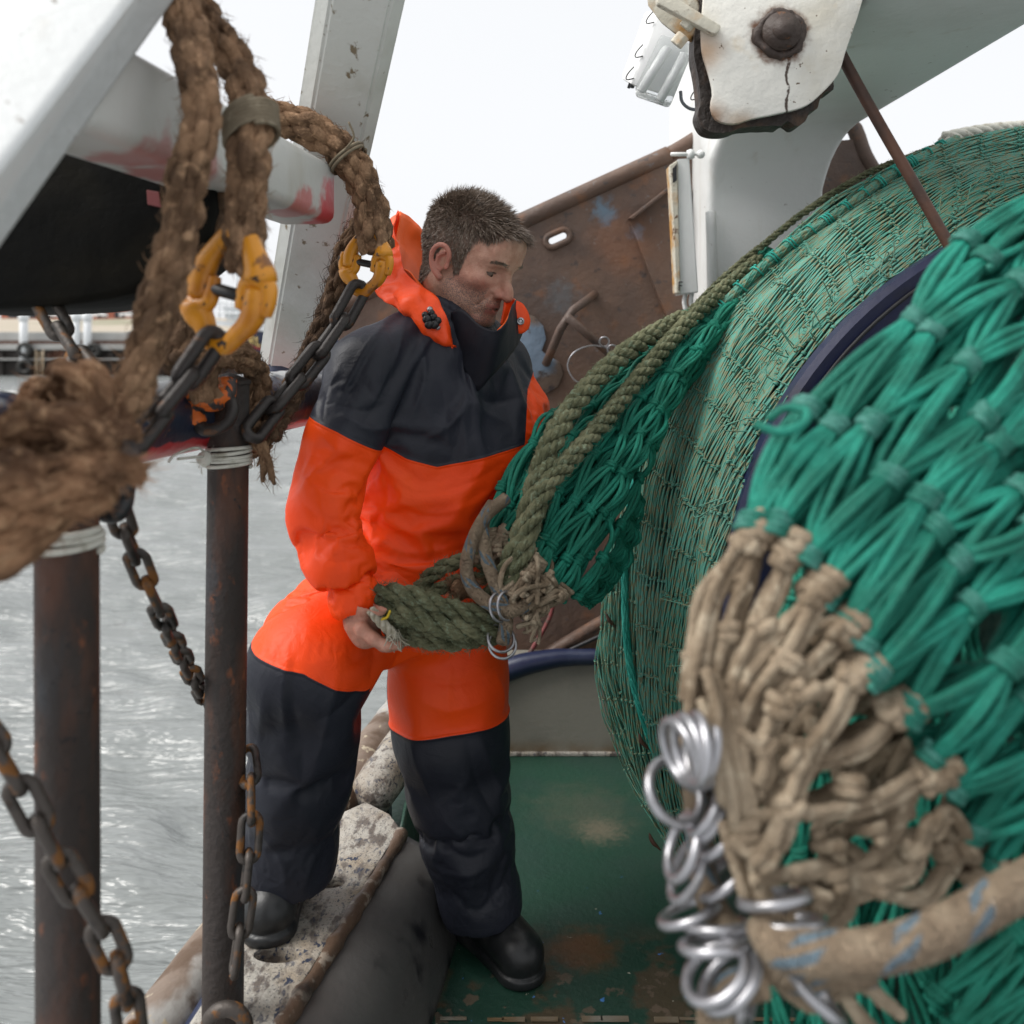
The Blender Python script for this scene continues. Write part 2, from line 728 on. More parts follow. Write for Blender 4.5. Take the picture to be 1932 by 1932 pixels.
RUST = (0.16, 0.062, 0.022)
RUST_D = (0.055, 0.028, 0.017)
MT = {}
MT['white_paint'] = mat('white_paint', (0.72, 0.73, 0.72), 0.38, layers=[
    dict(c=(0.5, 0.5, 0.47), scale=2.2, lo=0.45, hi=0.75, amt=0.5),
    dict(c=(0.42, 0.36, 0.27), scale=14, lo=0.58, hi=0.8, stretch=(1, 1, 0.15), amt=0.45),
    dict(c=(0.12, 0.07, 0.04), scale=46, lo=0.70, hi=0.745, amt=0.85)], bump=(60, 0.0012))
MT['beam_paint'] = mat('beam_paint', (0.62, 0.635, 0.63), 0.42, layers=[
    dict(c=(0.36, 0.37, 0.36), scale=3, lo=0.4, hi=0.75, amt=0.5),
    dict(c=(0.34, 0.27, 0.18), scale=10, lo=0.55, hi=0.8, stretch=(1, 1, 0.2), amt=0.4),
    dict(c=(0.14, 0.10, 0.07), scale=38, lo=0.66, hi=0.72, amt=0.7)], bump=(70, 0.001))
MT['post_paint'] = mat('post_paint', (0.60, 0.61, 0.58), 0.4, layers=[
    dict(c=(0.40, 0.39, 0.33), scale=5, lo=0.5, hi=0.75, amt=0.6),
    dict(c=(0.16, 0.11, 0.05), scale=30, lo=0.63, hi=0.69, stretch=(1, 1, 0.6), amt=0.9)], bump=(60, 0.0015))
MT['rusty_post'] = mat('rusty_post', (0.026, 0.019, 0.016), 0.72, layers=[
    dict(c=(0.075, 0.03, 0.016), scale=18, lo=0.46, hi=0.66, stretch=(1, 1, 0.25), detail=9),
    dict(c=(0.03, 0.032, 0.036), scale=11, lo=0.55, hi=0.68, stretch=(1, 1, 0.3), detail=9),
    dict(c=(0.17, 0.055, 0.02), scale=40, lo=0.60, hi=0.72, detail=9, stretch=(1, 1, .5), amt=.8),
    dict(c=(0.012, 0.010, 0.010), scale=70, lo=0.62, hi=0.70, detail=6)], bump=(70, 0.0035, 9), rvar=0.15)
MT['rail_navy'] = None
t = NT('navy_rail_paint')
red = t.ramp(t.math('ADD', t.sep(2), t.math('MULTIPLY', t.math('SUBTRACT', t.noise(18, 4), 0.5), 0.03)), 1.172, 1.166)
cc = t.mix(t.ramp(t.noise(5, 4), 0.4, 0.7), (0.012, 0.016, 0.032), (0.03, 0.04, 0.075))
cc = t.mix(t.ramp(t.noise(28, 6), 0.62, 0.68), cc, (0.10, 0.055, 0.035))
cc = t.mix(red, cc, (0.42, 0.025, 0.03))
cc = t.mix(t.math('MULTIPLY', t.ramp(t.sep(2), 1.243, 1.262), t.ramp(t.noise(12, 5), 0.45, 0.6)), cc, (0.55, 0.57, 0.58))
t.l(cc, t.b.inputs['Base Color'])
t.b.inputs['Roughness'].default_value = 0.36
t.l(t.bump(t.noise(50, 5), 0.0015), t.b.inputs['Normal'])
MT['rail_navy'] = t.m
MT['rubber'] = mat('black_rubber', (0.012, 0.012, 0.011), 0.55, layers=[dict(c=(0.03, 0.027, 0.02), scale=5, lo=0.45, hi=0.7)], bump=(40, 0.001))
MT['tarp'] = mat('black_tarpaulin', (0.004, 0.004, 0.0035), 0.8, layers=[dict(c=(0.012, 0.010, 0.006), scale=4, lo=0.45, hi=0.7)], bump=(12, 0.006), spec=0.12)
MT['navy_gloss'] = mat('navy_paint', (0.012, 0.018, 0.05), 0.35, layers=[
    dict(c=(0.04, 0.05, 0.09), scale=6, lo=0.45, hi=0.7), dict(c=(0.3, 0.24, 0.15), scale=30, lo=0.72, hi=0.76)], bump=(40, 0.001))
MT['drum_navy'] = mat('drum_navy_paint', (0.010, 0.014, 0.050), 0.45, layers=[dict(c=(0.014, 0.015, 0.03), scale=8, lo=0.5, hi=0.7)], bump=(30, 0.001))
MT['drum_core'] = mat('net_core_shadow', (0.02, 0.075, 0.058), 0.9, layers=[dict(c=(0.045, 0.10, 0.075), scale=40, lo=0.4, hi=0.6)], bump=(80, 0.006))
MT['trawl_rust'] = mat('trawl_door_rust', (0.125, 0.075, 0.052), 0.62, layers=[
    dict(c=(0.075, 0.05, 0.04), scale=3.0, lo=0.4, hi=0.7),
    dict(c=(0.19, 0.085, 0.04), scale=11, lo=0.55, hi=0.72, amt=0.7),
    dict(c=(0.05, 0.04, 0.038), scale=26, lo=0.60, hi=0.68, detail=8, amt=0.8),
    dict(c=(0.16, 0.17, 0.18), scale=34, lo=0.64, hi=0.70, detail=8, amt=0.55),
    dict(c=(0.10, 0.16, 0.22), spot=P(1142, 398, 2.98), r=0.040, amp=1.3, scale=30, soft=.5, amt=.9),
    dict(c=(0.11, 0.15, 0.20), spot=P(1200, 440, 2.98), r=0.024, amp=1.6, scale=36, soft=.6, amt=.8),
    dict(c=(0.10, 0.11, 0.12), spot=P(1060, 560, 2.98), r=0.05, amp=1.6, scale=36, soft=.8, amt=.6),
    dict(c=(0.20, 0.075, 0.03), spot=P(1175, 460, 2.98), r=0.09, amp=1.0, scale=12, soft=.9, amt=0.4)], bump=(45, 0.003, 8), bump2=(8, 0.006), rvar=0.15)
MT['pad_rust'] = mat('pad_plate_paint', (0.115, 0.08, 0.06), 0.6, layers=[dict(c=(0.13, 0.18, 0.24), spot=P(1005, 655, 2.95), r=0.10, amp=0.7, scale=14), dict(c=(0.05, 0.04, 0.04), scale=22, lo=0.58, hi=0.66)], bump=(40, 0.003))
MT['rod_rust'] = mat('rusty_rod', (0.10, 0.042, 0.024), 0.6, layers=[dict(c=(0.05, 0.026, 0.018), scale=9, lo=0.45, hi=0.65)], bump=(120, 0.001))
MT['deck'] = mat('deck_green_paint', (0.013, 0.050, 0.032), 0.45, layers=[
    dict(c=(0.018, 0.048, 0.036), scale=4, lo=0.4, hi=0.7),
    dict(c=(0.15, 0.13, 0.09), spot=(0.24, 2.45, 0), r=0.05, amp=1.2, scale=60, soft=1.0, amt=0.75),
    dict(c=(0.09, 0.085, 0.06), spot=(0.2, 2.56, 0), r=0.11, amp=1.2, scale=22, soft=1.0, amt=0.4),
    dict(c=(0.085, 0.048, 0.022), scale=8, lo=0.50, hi=0.58, detail=12, mask=lambda t: t.ramp(t.sep(1), 2.08, 1.92), rough=0.75, amt=.7),
    dict(c=(0.13, 0.055, 0.018), spot=(0.16, 1.97, 0), r=0.06, amp=1.0, scale=26, soft=.7, amt=.8),
    dict(c=(0.14, 0.10, 0.07), scale=15, lo=0.60, hi=0.63, detail=12, mask=lambda t: t.ramp(t.sep(1), 2.1, 1.8), amt=0.7),
    dict(c=(0.10, 0.03, 0.028), scale=22, lo=0.70, hi=0.72, mask=lambda t: t.ramp(t.sep(1), 2.2, 2.1)),
    dict(c=(0.06, 0.20, 0.50), scale=36, lo=0.69, hi=0.71, mask=lambda t: t.ramp(t.sep(1), 2.3, 2.1)),
    dict(c=(0.45, 0.42, 0.34), scale=50, lo=0.695, hi=0.715, mask=lambda t: t.ramp(t.sep(1), 2.2, 2.0))],
    bump=(60, 0.002, 8), bump2=(9, 0.004), rvar=0.2)
MT['cap'] = mat('weathered_cap', (0.38, 0.36, 0.32), 0.7, layers=[
    dict(c=(0.27, 0.22, 0.16), scale=9, lo=0.40, hi=0.7, detail=8),
    dict(c=(0.12, 0.10, 0.085), scale=30, lo=0.50, hi=0.60, detail=10, stretch=(1, .5, 1)),
    dict(c=(0.02, 0.03, 0.06), scale=85, lo=0.555, hi=0.605, detail=12, dist=.3, stretch=(1, .5, 1), mask=lambda t: t.ramp(t.noise(9, 4), .38, .62)),
    dict(c=(0.05, 0.05, 0.06), scale=190, lo=0.57, hi=0.64, detail=8, amt=.8),
    dict(c=(0.15, 0.10, 0.06), scale=3.0, lo=0.60, hi=0.70, amt=0.7),
    dict(c=(0.78, 0.78, 0.76), spot=P(592, 1862, 1.535), r=0.040, amp=0.6, scale=40)], bump=(70, 0.005, 8), bump2=(20, 0.006))
MT['cap_edge'] = mat('worn_steel_edge', (0.10, 0.062, 0.04), 0.5, layers=[dict(c=(0.24, 0.20, 0.16), scale=30, lo=0.55, hi=0.62), dict(c=(0.03, 0.022, 0.018), scale=12, lo=0.5, hi=0.65)], bump=(60, 0.003))
MT['side_plate'] = mat('dark_steel_plate', (0.060, 0.059, 0.057), 0.36, layers=[
    dict(c=(0.075, 0.072, 0.068), scale=4, lo=0.42, hi=0.7), dict(c=(0.012, 0.012, 0.014), scale=7, lo=0.55, hi=0.7),
    dict(c=(0.15, 0.14, 0.12), scale=60, lo=0.70, hi=0.74, amt=0.6)], bump=(30, 0.002), rvar=0.12)
MT['outer_pipe'] = mat('outer_rubbing_pipe', (0.19, 0.14, 0.105), 0.5, layers=[
    dict(c=(0.36, 0.35, 0.33), scale=5, lo=0.5, hi=0.62, stretch=(1, 0.6, 1)), dict(c=(0.10, 0.06, 0.035), scale=9, lo=0.5, hi=0.65),
    dict(c=(0.42, 0.36, 0.26), scale=30, lo=0.62, hi=0.68)], bump=(30, 0.003), rvar=0.15)
MT['hole_rust'] = mat('hole_rust', (0.10, 0.045, 0.022), 0.8, bump=(80, 0.002))
MT['bulkhead'] = mat('bulkhead_paint', (0.24, 0.23, 0.195), 0.5, layers=[
    dict(c=(0.15, 0.145, 0.125), scale=3, lo=0.4, hi=0.7), dict(c=(0.24, 0.225, 0.18), scale=70, lo=0.56, hi=0.7, amt=0.7),
    dict(c=(0.15, 0.10, 0.05), scale=9, lo=0.25, hi=0.7, mask=lambda t: t.ramp(t.sep(2), 0.06, 0.01))], bump=(60, 0.0015))
MT['chain'] = mat('rusty_chain', (0.06, 0.05, 0.043), 0.5, 0.35, layers=[dict(c=(0.20, 0.085, 0.022), scale=34, lo=0.52, hi=0.62, rough=0.8), dict(c=(0.022, 0.02, 0.018), scale=20, lo=0.55, hi=0.65)], bump=(140, 0.0012))
MT['chain_dark'] = mat('dark_chain', (0.032, 0.027, 0.025), 0.5, 0.3, layers=[dict(c=(0.10, 0.045, 0.02), scale=40, lo=0.6, hi=0.68)], bump=(140, 0.0012))
MT['yellow'] = mat('yellow_link_paint', (0.62, 0.25, 0.012), 0.38, layers=[
    dict(c=(0.45, 0.16, 0.01), scale=14, lo=0.5, hi=0.7), dict(c=(0.03, 0.02, 0.016), scale=55, lo=0.645, hi=0.67), dict(c=(0.2, 0.075, 0.015), scale=26, lo=0.62, hi=0.68)], bump=(60, 0.001))
MT['orange_worn'] = mat('worn_orange_paint', (0.05, 0.04, 0.038), 0.55, layers=[dict(c=(0.62, 0.13, 0.015), scale=34, lo=0.46, hi=0.50, dist=0.6)], bump=(60, 0.002))
MT['steel'] = mat('bright_steel', (0.40, 0.40, 0.42), 0.34, 0.9, layers=[dict(c=(0.24, 0.235, 0.235), scale=30, lo=0.5, hi=0.7)])
MT['dark_steel'] = mat('dark_steel', (0.03, 0.03, 0.032), 0.45, 0.4, bump=(80, 0.001))
MT['twine_white'] = mat('white_twine', (0.55, 0.54, 0.48), 0.8, layers=[dict(c=(0.35, 0.33, 0.27), scale=60, lo=0.5, hi=0.7)], bump=(300, 0.0006))
MT['sheave'] = None
MT['dull_red'] = mat('dull_red_paint', (0.16, 0.03, 0.03), 0.6, layers=[dict(c=(0.08, 0.04, 0.03), scale=40, lo=0.5, hi=0.6)])


def rope_mat(name, a, b, c, sc=60, bumpd=0.003):
    t = NT(name)
    col = t.mix(t.ramp(t.noise(sc * 0.25, 4), 0.35, 0.65), a, b)
    col = t.mix(t.ramp(t.noise(sc, 6, dist=0.8), 0.5, 0.75), col, c)
    t.l(col, t.b.inputs['Base Color'])
    t.b.inputs['Roughness'].default_value = 0.9
    t.b.inputs['Specular IOR Level'].default_value = 0.2
    uv = t.n('UVMap').outputs[0]
    fib = t.noise(1.0, 3, (40, 14, 1), 0.4, uv)
    t.l(t.bump(t.noise(sc * 3.3, 5), bumpd * 0.5, 1.0, t.bump(fib, bumpd * 0.7)), t.b.inputs['Normal'])
    return t.m


MT['brown_rope'] = rope_mat('brown_rope_fibre', (0.115, 0.068, 0.040), (0.29, 0.175, 0.102), (0.45, 0.285, 0.17), 70, 0.007)
MT['knot_rope'] = rope_mat('teased_brown_rope_fibre', (0.13, 0.07, 0.04), (0.36, 0.20, 0.112), (0.54, 0.34, 0.20), 60, 0.009)
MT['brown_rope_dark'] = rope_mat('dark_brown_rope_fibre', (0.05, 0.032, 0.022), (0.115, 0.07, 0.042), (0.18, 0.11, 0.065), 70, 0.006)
MT['olive_rope'] = rope_mat('olive_rope_fibre', (0.11, 0.118, 0.066), (0.20, 0.20, 0.118), (0.23, 0.29, 0.20), 90, 0.006)
MT['grey_twine'] = rope_mat('grey_twine_fibre', (0.16, 0.13, 0.09), (0.24, 0.20, 0.14), (0.30, 0.26, 0.19), 90, 0.002)
MT['tan_cord'] = rope_mat('tan_cord_fibre', (0.20, 0.15, 0.10), (0.37, 0.295, 0.21), (0.50, 0.42, 0.31), 60, 0.006)
MT['green_twine'] = None


def twine(name, a, b, lo=0.4, hi=0.65, sc=14):
    t = NT(name)
    col = t.mix(t.ramp(t.noise(sc, 4), lo, hi), a, b)
    t.l(col, t.b.inputs['Base Color'])
    t.b.inputs['Roughness'].default_value = 0.62
    t.b.inputs['Specular IOR Level'].default_value = 0.35
    uv = t.n('UVMap').outputs[0]
    t.l(t.bump(t.noise(1.0, 2, (150, 14, 1), 0.3, uv), 0.003), t.b.inputs['Normal'])
    return t.m


MT['green_twine'] = twine('green_twine', (0.006, 0.155, 0.10), (0.012, 0.235, 0.16))
MT['green_twine_near'] = twine('bright_green_twine', (0.003, 0.125, 0.084), (0.010, 0.225, 0.16), sc=16)
MT['green_knot'] = twine('worn_green_twine', (0.012, 0.14, 0.10), (0.06, 0.22, 0.18), sc=40)
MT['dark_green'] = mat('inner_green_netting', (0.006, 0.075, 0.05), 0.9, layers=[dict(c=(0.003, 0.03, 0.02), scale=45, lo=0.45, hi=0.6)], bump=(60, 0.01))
MT['turquoise'] = twine('turquoise_twine', (0.02, 0.33, 0.26), (0.05, 0.45, 0.36))
t = NT('flecked_net_twine')
uv = t.n('UVMap').outputs[0]
f1 = t.ramp(t.noise(1.0, 1, (55, 1.0, 1), 0, uv), 0.50, 0.56)
cl = t.mix(t.ramp(t.noise(3, 3), 0.35, 0.65), (0.055, 0.225, 0.165), (0.09, 0.30, 0.235))
cl = t.mix(t.math('MULTIPLY', f1, .8), cl, (0.20, 0.18, 0.09))
cl = t.mix(t.math('MULTIPLY', t.ramp(t.noise(4.5, 4), 0.5, 0.7), .3), cl, (0.17, 0.22, 0.15))
t.l(cl, t.b.inputs['Base Color'])
t.b.inputs['Roughness'].default_value = 0.7
MT['fine_twine'] = t.m
t = NT('tan_rope_blue_fleck')
uv = t.n('UVMap').outputs[0]
su = t.n('SeparateXYZ')
t.l(uv, su.inputs[0])
ph = t.math('FRACT', t.math('ADD', t.math('MULTIPLY', su.outputs[0], 15.0), t.math('MULTIPLY', su.outputs[1], 1.0)))
band = t.math('MULTIPLY', t.ramp(ph, 0.62, 0.66), t.ramp(ph, 0.98, 0.94))
chk = t.math('GREATER_THAN', t.math('FRACT', t.math('ADD', t.math('MULTIPLY', su.outputs[1], 7.0), t.math('MULTIPLY', su.outputs[0], 30.0))), 0.45)
cl = t.mix(t.ramp(t.noise(40, 5), 0.4, 0.7), (0.30, 0.22, 0.145), (0.44, 0.34, 0.235))
cl = t.mix(t.math('MULTIPLY', t.math('MULTIPLY', band, chk), t.ramp(t.noise(50, 3), 0.3, 0.45)), cl, (0.17, 0.24, 0.29))
t.l(cl, t.b.inputs['Base Color'])
t.b.inputs['Roughness'].default_value = 0.85
wv = t.n('TexWave', wave_type='BANDS')
mp = t.n('Mapping')
mp.inputs['Scale'].default_value = (160, 10, 1)
t.l(uv, mp.inputs[0])
t.l(mp.outputs[0], wv.inputs[0])
wv.inputs['Scale'].default_value = 1.0
t.l(t.bump(t.noise(180, 4), 0.003, 1.0, t.bump(wv.outputs['Fac'], 0.004)), t.b.inputs['Normal'])
MT['fleck_rope'] = t.m

t = NT('harbour_water')
t.b.inputs['Base Color'].default_value = (0.21, 0.225, 0.22, 1)
t.b.inputs['Roughness'].default_value = 0.16
t.b.inputs['IOR'].default_value = 1.6
n1 = t.noise(6.0, 3, (.45, 2.2, 1), 0.25)
n2 = t.noise(13.0, 3, (.6, 1.8, 1), 0.3)
t.l(t.bump(n2, 0.004, 1.0, t.bump(n1, 0.07)), t.b.inputs['Normal'])
MT['water'] = t.m

PLATE = [(1323, 60), (1326, 100), (1338, 140), (1345, 175), (1341, 200), (1352, 226), (1385, 234), (1420, 224), (1470, 214), (1520, 200), (1555, 172), (1583, 138), (1597, 95), (1618, 35), (1640, -40), (1500, -60), (1330, -40)]
PLATE = [tuple(q) for q in smooth(np.array(PLATE[:14], float), 46)] + PLATE[14:]
PLD = 1.62
t = NT('chipped_white_plate')
cl = t.mix(t.ramp(t.noise(7, 4), 0.4, 0.7), (0.66, 0.65, 0.60), (0.56, 0.53, 0.45))
cl = t.mix(t.math('MULTIPLY', t.ramp(t.noise(11, 4), 0.55, 0.72), 0.5), cl, (0.48, 0.36, 0.2))
sx = t.math('ADD', t.sep(0), t.math('MULTIPLY', t.math('SUBTRACT', t.noise(30, 3), 0.5), 0.02))
x0 = float(P(1486, 100, PLD)[0])
crack = t.math('MULTIPLY', t.ramp(t.math('ABSOLUTE', t.math('SUBTRACT', sx, x0)), 0.004, 0.0015), t.math('MULTIPLY', t.ramp(t.sep(2), float(P(0, 95, PLD)[2]), float(P(0, 110, PLD)[2])), t.ramp(t.noise(60, 2), 0.35, 0.45)))
cl = t.mix(crack, cl, (0.05, 0.03, 0.02))
cl = t.mix(t.spot(P(1470, 66, PLD), 0.050, 0.5, 50), cl, (0.13, 0.06, 0.03))
cl = t.mix(t.math('MULTIPLY', t.spot(P(1325, 95, PLD), 0.03, 0.5, 24, 1.0), 0.75), cl, (0.33, 0.17, 0.06))
cl = t.mix(t.math('MULTIPLY', t.spot(P(1340, 222, PLD), 0.026, 0.5, 24, 1.0), 0.9), cl, (0.22, 0.11, 0.045))
cl = t.mix(t.math('MULTIPLY', t.spot(P(1400, 238, PLD), 0.022, 0.5, 24, 1.0), 0.7), cl, (0.3, 0.17, 0.07))
cl = t.mix(t.ramp(t.noise(70, 3), 0.69, 0.72), cl, (0.10, 0.06, 0.03))
t.l(cl, t.b.inputs['Base Color'])
t.b.inputs['Roughness'].default_value = 0.45
t.l(t.bump(t.noise(40, 5), 0.003), t.b.inputs['Normal'])
MT['sheave'] = t.m
MT['burnt'] = mat('burnt_rubber', (0.022, 0.015, 0.011), 0.6, layers=[dict(c=(0.075, 0.04, 0.02), scale=18, lo=0.5, hi=0.7)], bump=(60, 0.008))
MT['rust_flange'] = mat('rust_edged_paint', (0.55, 0.52, 0.43), 0.5, layers=[dict(c=(0.45, 0.24, 0.07), scale=12, lo=0.42, hi=0.6), dict(c=(0.12, 0.055, 0.025), scale=30, lo=0.6, hi=0.68)], bump=(60, 0.003))
MT['bolt'] = mat('rusted_bolt', (0.045, 0.03, 0.024), 0.6, layers=[dict(c=(0.15, 0.06, 0.02), scale=40, lo=0.6, hi=0.68)], bump=(70, 0.004))
t = NT('clear_diffuser')
t.b.inputs['Base Color'].default_value = (0.82, 0.84, 0.84, 1)
t.b.inputs['Roughness'].default_value = 0.12
t.b.inputs['IOR'].default_value = 1.1
t.b.inputs['Transmission Weight'].default_value = 0.88
MT['diffuser'] = t.m
MT['plastic_white'] = mat('white_plastic', (0.74, 0.745, 0.74), 0.4)
MT['tube'] = mat('lamp_tube_glass', (0.55, 0.56, 0.56), 0.3)
MT['cable'] = mat('grey_cable', (0.12, 0.13, 0.15), 0.5)

# clothing, skin
def coat(name, seam):
    t = NT(name)
    a = t.n('Attribute', attribute_name='seam').outputs['Fac']
    f = t.ramp(a, -0.0006, 0.0006)
    nav = t.mix(t.ramp(t.noise(5, 3), 0.35, 0.7), (0.013, 0.015, 0.023), (0.020, 0.022, 0.033))
    org = t.mix(t.ramp(t.noise(3, 3), 0.35, 0.7), (0.90, 0.064, 0.003), (0.96, 0.086, 0.004))
    t.l(t.mix(f, org, nav) if seam == 'top' else t.mix(f, nav, org), t.b.inputs['Base Color'])
    t.b.inputs['Roughness'].default_value = 0.5
    t.b.inputs['Specular IOR Level'].default_value = 0.3
    edge = t.ramp(t.math('ABSOLUTE', a), 0.006, 0.001)
    nb = t.bump(t.noise(900, 2), 0.0002, 0.5)
    nb = t.bump(t.noise(26, 4, dist=1.5), 0.0035, 0.5, nb)
    nb = t.bump(edge, 0.0014, 1.0, nb)
    t.l(nb, t.b.inputs['Normal'])
    return t.m


MT['jacket'] = coat('raincoat_two_tone', 'top')
MT['trousers'] = coat('rain_trousers_two_tone', 'bottom')
MT['orange_coat'] = mat('orange_coat', (0.94, 0.078, 0.004), 0.5, layers=[dict(c=(0.88, 0.06, 0.003), scale=4, lo=0.4, hi=0.7)], bump=(26, 0.004))
MT['orange_lining'] = mat('orange_lining', (0.9, 0.12, 0.008), 0.55, bump=(30, 0.002))
MT['navy_coat'] = mat('navy_coat', (0.013, 0.014, 0.020), 0.6, bump=(30, 0.002), spec=.2)
MT['black_plastic'] = mat('black_plastic', (0.012, 0.012, 0.013), 0.4)
MT['boot'] = mat('black_rubber_boot', (0.011, 0.012, 0.013), 0.42, layers=[dict(c=(0.04, 0.04, 0.038), scale=14, lo=0.55, hi=0.72)], bump=(40, 0.001))
t = NT('skin')
at = lambda n: t.n('Attribute', attribute_name=n).outputs['Fac']
sk = t.mix(t.ramp(t.noise(38, 4), 0.35, 0.7), (0.43, 0.22, 0.15), (0.54, 0.31, 0.225))
sk = t.mix(t.math('MULTIPLY', t.ramp(t.noise(170, 4), .5, .72), .45), sk, (0.42, 0.17, 0.12))
sk = t.mix(t.math('MULTIPLY', at('flush'), 0.55), sk, (0.50, 0.16, 0.125))
st = t.math('MULTIPLY', at('stubble'), t.ramp(t.noise(420, 2), 0.42, 0.58))
sk = t.mix(t.math('MULTIPLY', st, 0.75), sk, (0.16, 0.12, 0.105))
sk = t.mix(t.math('MULTIPLY', at('lip'), 0.85), sk, (0.36, 0.125, 0.10))
sk = t.mix(t.math('MULTIPLY', at('scalp'), 0.85), sk, (0.085, 0.062, 0.046))
sk = t.mix(at('lash'), sk, (0.05, 0.035, 0.03))
t.l(sk, t.b.inputs['Base Color'])
t.b.inputs['Roughness'].default_value = 0.5
t.b.inputs['Subsurface Weight'].default_value = 0.12
t.b.inputs['Subsurface Radius'].default_value = (0.008, 0.003, 0.002)
t.l(t.bump(t.noise(420, 3), 0.0012, 1.0, t.bump(t.noise(95, 4), 0.0018)), t.b.inputs['Normal'])
MT['skin'] = t.m
MT['hair'] = mat('brown_grey_hair', (0.125, 0.088, 0.062), 0.5, layers=[dict(c=(0.23, 0.18, 0.14), scale=120, lo=0.45, hi=0.62), dict(c=(0.035, 0.025, 0.02), scale=50, lo=0.55, hi=0.7)], spec=0.6)
MT['eye'] = mat('eye_white', (0.16, 0.12, 0.10), 0.3)
MT['iris'] = mat('eye_iris', (0.02, 0.018, 0.016), 0.1)
MT['tassel'] = rope_mat('frayed_twine', (0.30, 0.27, 0.20), (0.45, 0.42, 0.34), (0.55, 0.52, 0.44), 120, 0.001)
MT['yellow_tape'] = mat('yellow_tape', (0.6, 0.42, 0.02), 0.5)

# far shore
MT['quay_dark'] = mat('quay_wall_piling', (0.022, 0.018, 0.015), 0.8, layers=[dict(c=(0.12, 0.05, 0.03), scale=0.5, lo=0.5, hi=0.65, stretch=(1, 1, 0.4))])
MT['concrete'] = mat('pale_concrete', (0.40, 0.40, 0.385), 0.8, layers=[dict(c=(0.28, 0.27, 0.25), scale=0.3, lo=0.4, hi=0.7)])
MT['sand'] = mat('sandy_ground', (0.38, 0.33, 0.26), 0.9, layers=[dict(c=(0.20, 0.20, 0.12), scale=0.06, lo=0.5, hi=0.65)])
MT['brick'] = mat('red_brick', (0.30, 0.095, 0.06), 0.85, layers=[dict(c=(0.38, 0.15, 0.1), scale=0.5, lo=0.4, hi=0.7)])
MT['roof_grey'] = mat('grey_roof', (0.22, 0.21, 0.21), 0.7)
MT['glass'] = mat('dark_window_glass', (0.03, 0.035, 0.04), 0.1)
MT['ship_navy'] = mat('ship_hull_navy', (0.012, 0.018, 0.05), 0.4)
MT['ship_white'] = mat('ship_white', (0.72, 0.74, 0.75), 0.4)
MT['ship_red'] = mat('ship_red', (0.4, 0.03, 0.03), 0.4)
MT['gold'] = mat('gold_letter_paint', (0.62, 0.45, 0.16), 0.4)
MT['car_white'] = mat('white_car_paint', (0.75, 0.75, 0.76), 0.25)
MT['car_red'] = mat('red_car_paint', (0.35, 0.06, 0.04), 0.3)

# ------------------------------------------------------------------ water, far shore
WZ = -1.1
ys = np.r_[1.2 * 1.0105 ** np.arange(430), [140, 200, 320, 520, 900, 1600, 3000]]
ss = np.r_[[-40, -20, -10, -5, -3, -2], np.linspace(-1.25, 0.75, 620), [1.2, 2, 4, 8, 20, 40]]
Yg, Sg = np.meshgrid(ys, ss, indexing='ij')
Xg = Sg * np.maximum(Yg, 3)
pp = np.stack([Xg, Yg, np.zeros_like(Xg)], -1)
wx = pp * np.array([0.42, 1.5, 1])
fade = np.clip(1.2 - Yg / 60, 0.0, 1) * (np.abs(Sg) < 2.2)
h = 0.06 * vnoise(wx, 0.8) + 0.085 * vnoise(wx + 3.1 + 0.15 * vnoise(pp, 2)[..., None], 2.3) + 0.026 * vnoise(wx + 9, 4.6)
h = h - 0.05 * np.abs(vnoise(wx + 5.5, 0.9))
pp[..., 2] = WZ + h * fade
mb = MB()
mb.grid(pp, flip=True)
mb.build('water', MT['water'], kind='structure', origin=(0, 0, 0))

QY = 70.0
q = thing('quay_wall', 'concrete topped quay with dark piled wall across the harbour water', 'quay', (-40, QY, WZ))
mb = MB()
mb.box((-75, QY, WZ - 1), (-17.5, QY + 2.0, 0.9))
for k in range(46):
    x = -74 + k * 1.22
    mb.box((x, QY - 0.22, WZ - 1), (x + 0.42, QY + 0.05, 0.75))
mb.build('piled_wall', MT['quay_dark'], q, flat=True)
mb = MB()
mb.box((-75, QY - 0.35, 0.9), (-17.3, QY + 3, 1.35), 0.04)
mb.box((-75, QY + 0.1, 1.6), (-17.3, QY + 0.5, 2.3), 0.03)
mb.box((-75, QY - 0.5, 0.12), (-17.3, QY - 0.1, 0.24), 0.03)
mb.build('cap_beam', MT['concrete'], q, flat=True)
mb = MB()
mb.box((-75, QY + 0.0, 1.33), (-17.3, QY + 0.4, 1.62))
mb.build('timber_fender', MT['rod_rust'], q, flat=True)
la = MB()
lx = float(P(75, 680, QY - 0.5)[0])
for sx in (-0.28, 0.28):
    la.tube(np.array([[lx + sx, QY - 0.55, WZ - 0.2], [lx + sx, QY - 0.55, 0.9]]), 0.06, 6)
for k in range(7):
    z = WZ + 0.05 + k * 0.28
    la.tube(np.array([[lx - 0.28, QY - 0.55, z], [lx + 0.28, QY - 0.55, z]]), 0.05, 6)
la.build('ladder', MT['rust_flange'], q)
land = MB()
gx = np.linspace(-260, 60, 40)
gy = np.array([QY + 0.6, QY + 3, QY + 12, QY + 25, QY + 60, QY + 150, QY + 400])
gz = np.array([1.3, 2.2, 2.7, 3.4, 5.0, 6.4, 8.0])
G = np.stack(np.broadcast_arrays(gx[None], gy[:, None], gz[:, None]), -1).copy()
G[..., 2] += 0.35 * vnoise(G, 0.15) * (G[..., 1] > QY + 8)
land.grid(G, flip=True)
land.build('far_shore_ground', MT['sand'], kind='structure', origin=(0, QY, 0))
side = ('leftmost of the white domed mooring posts on the quay', 'middle white domed mooring post of a close pair on the quay', 'right hand post of the close white pair on the quay')
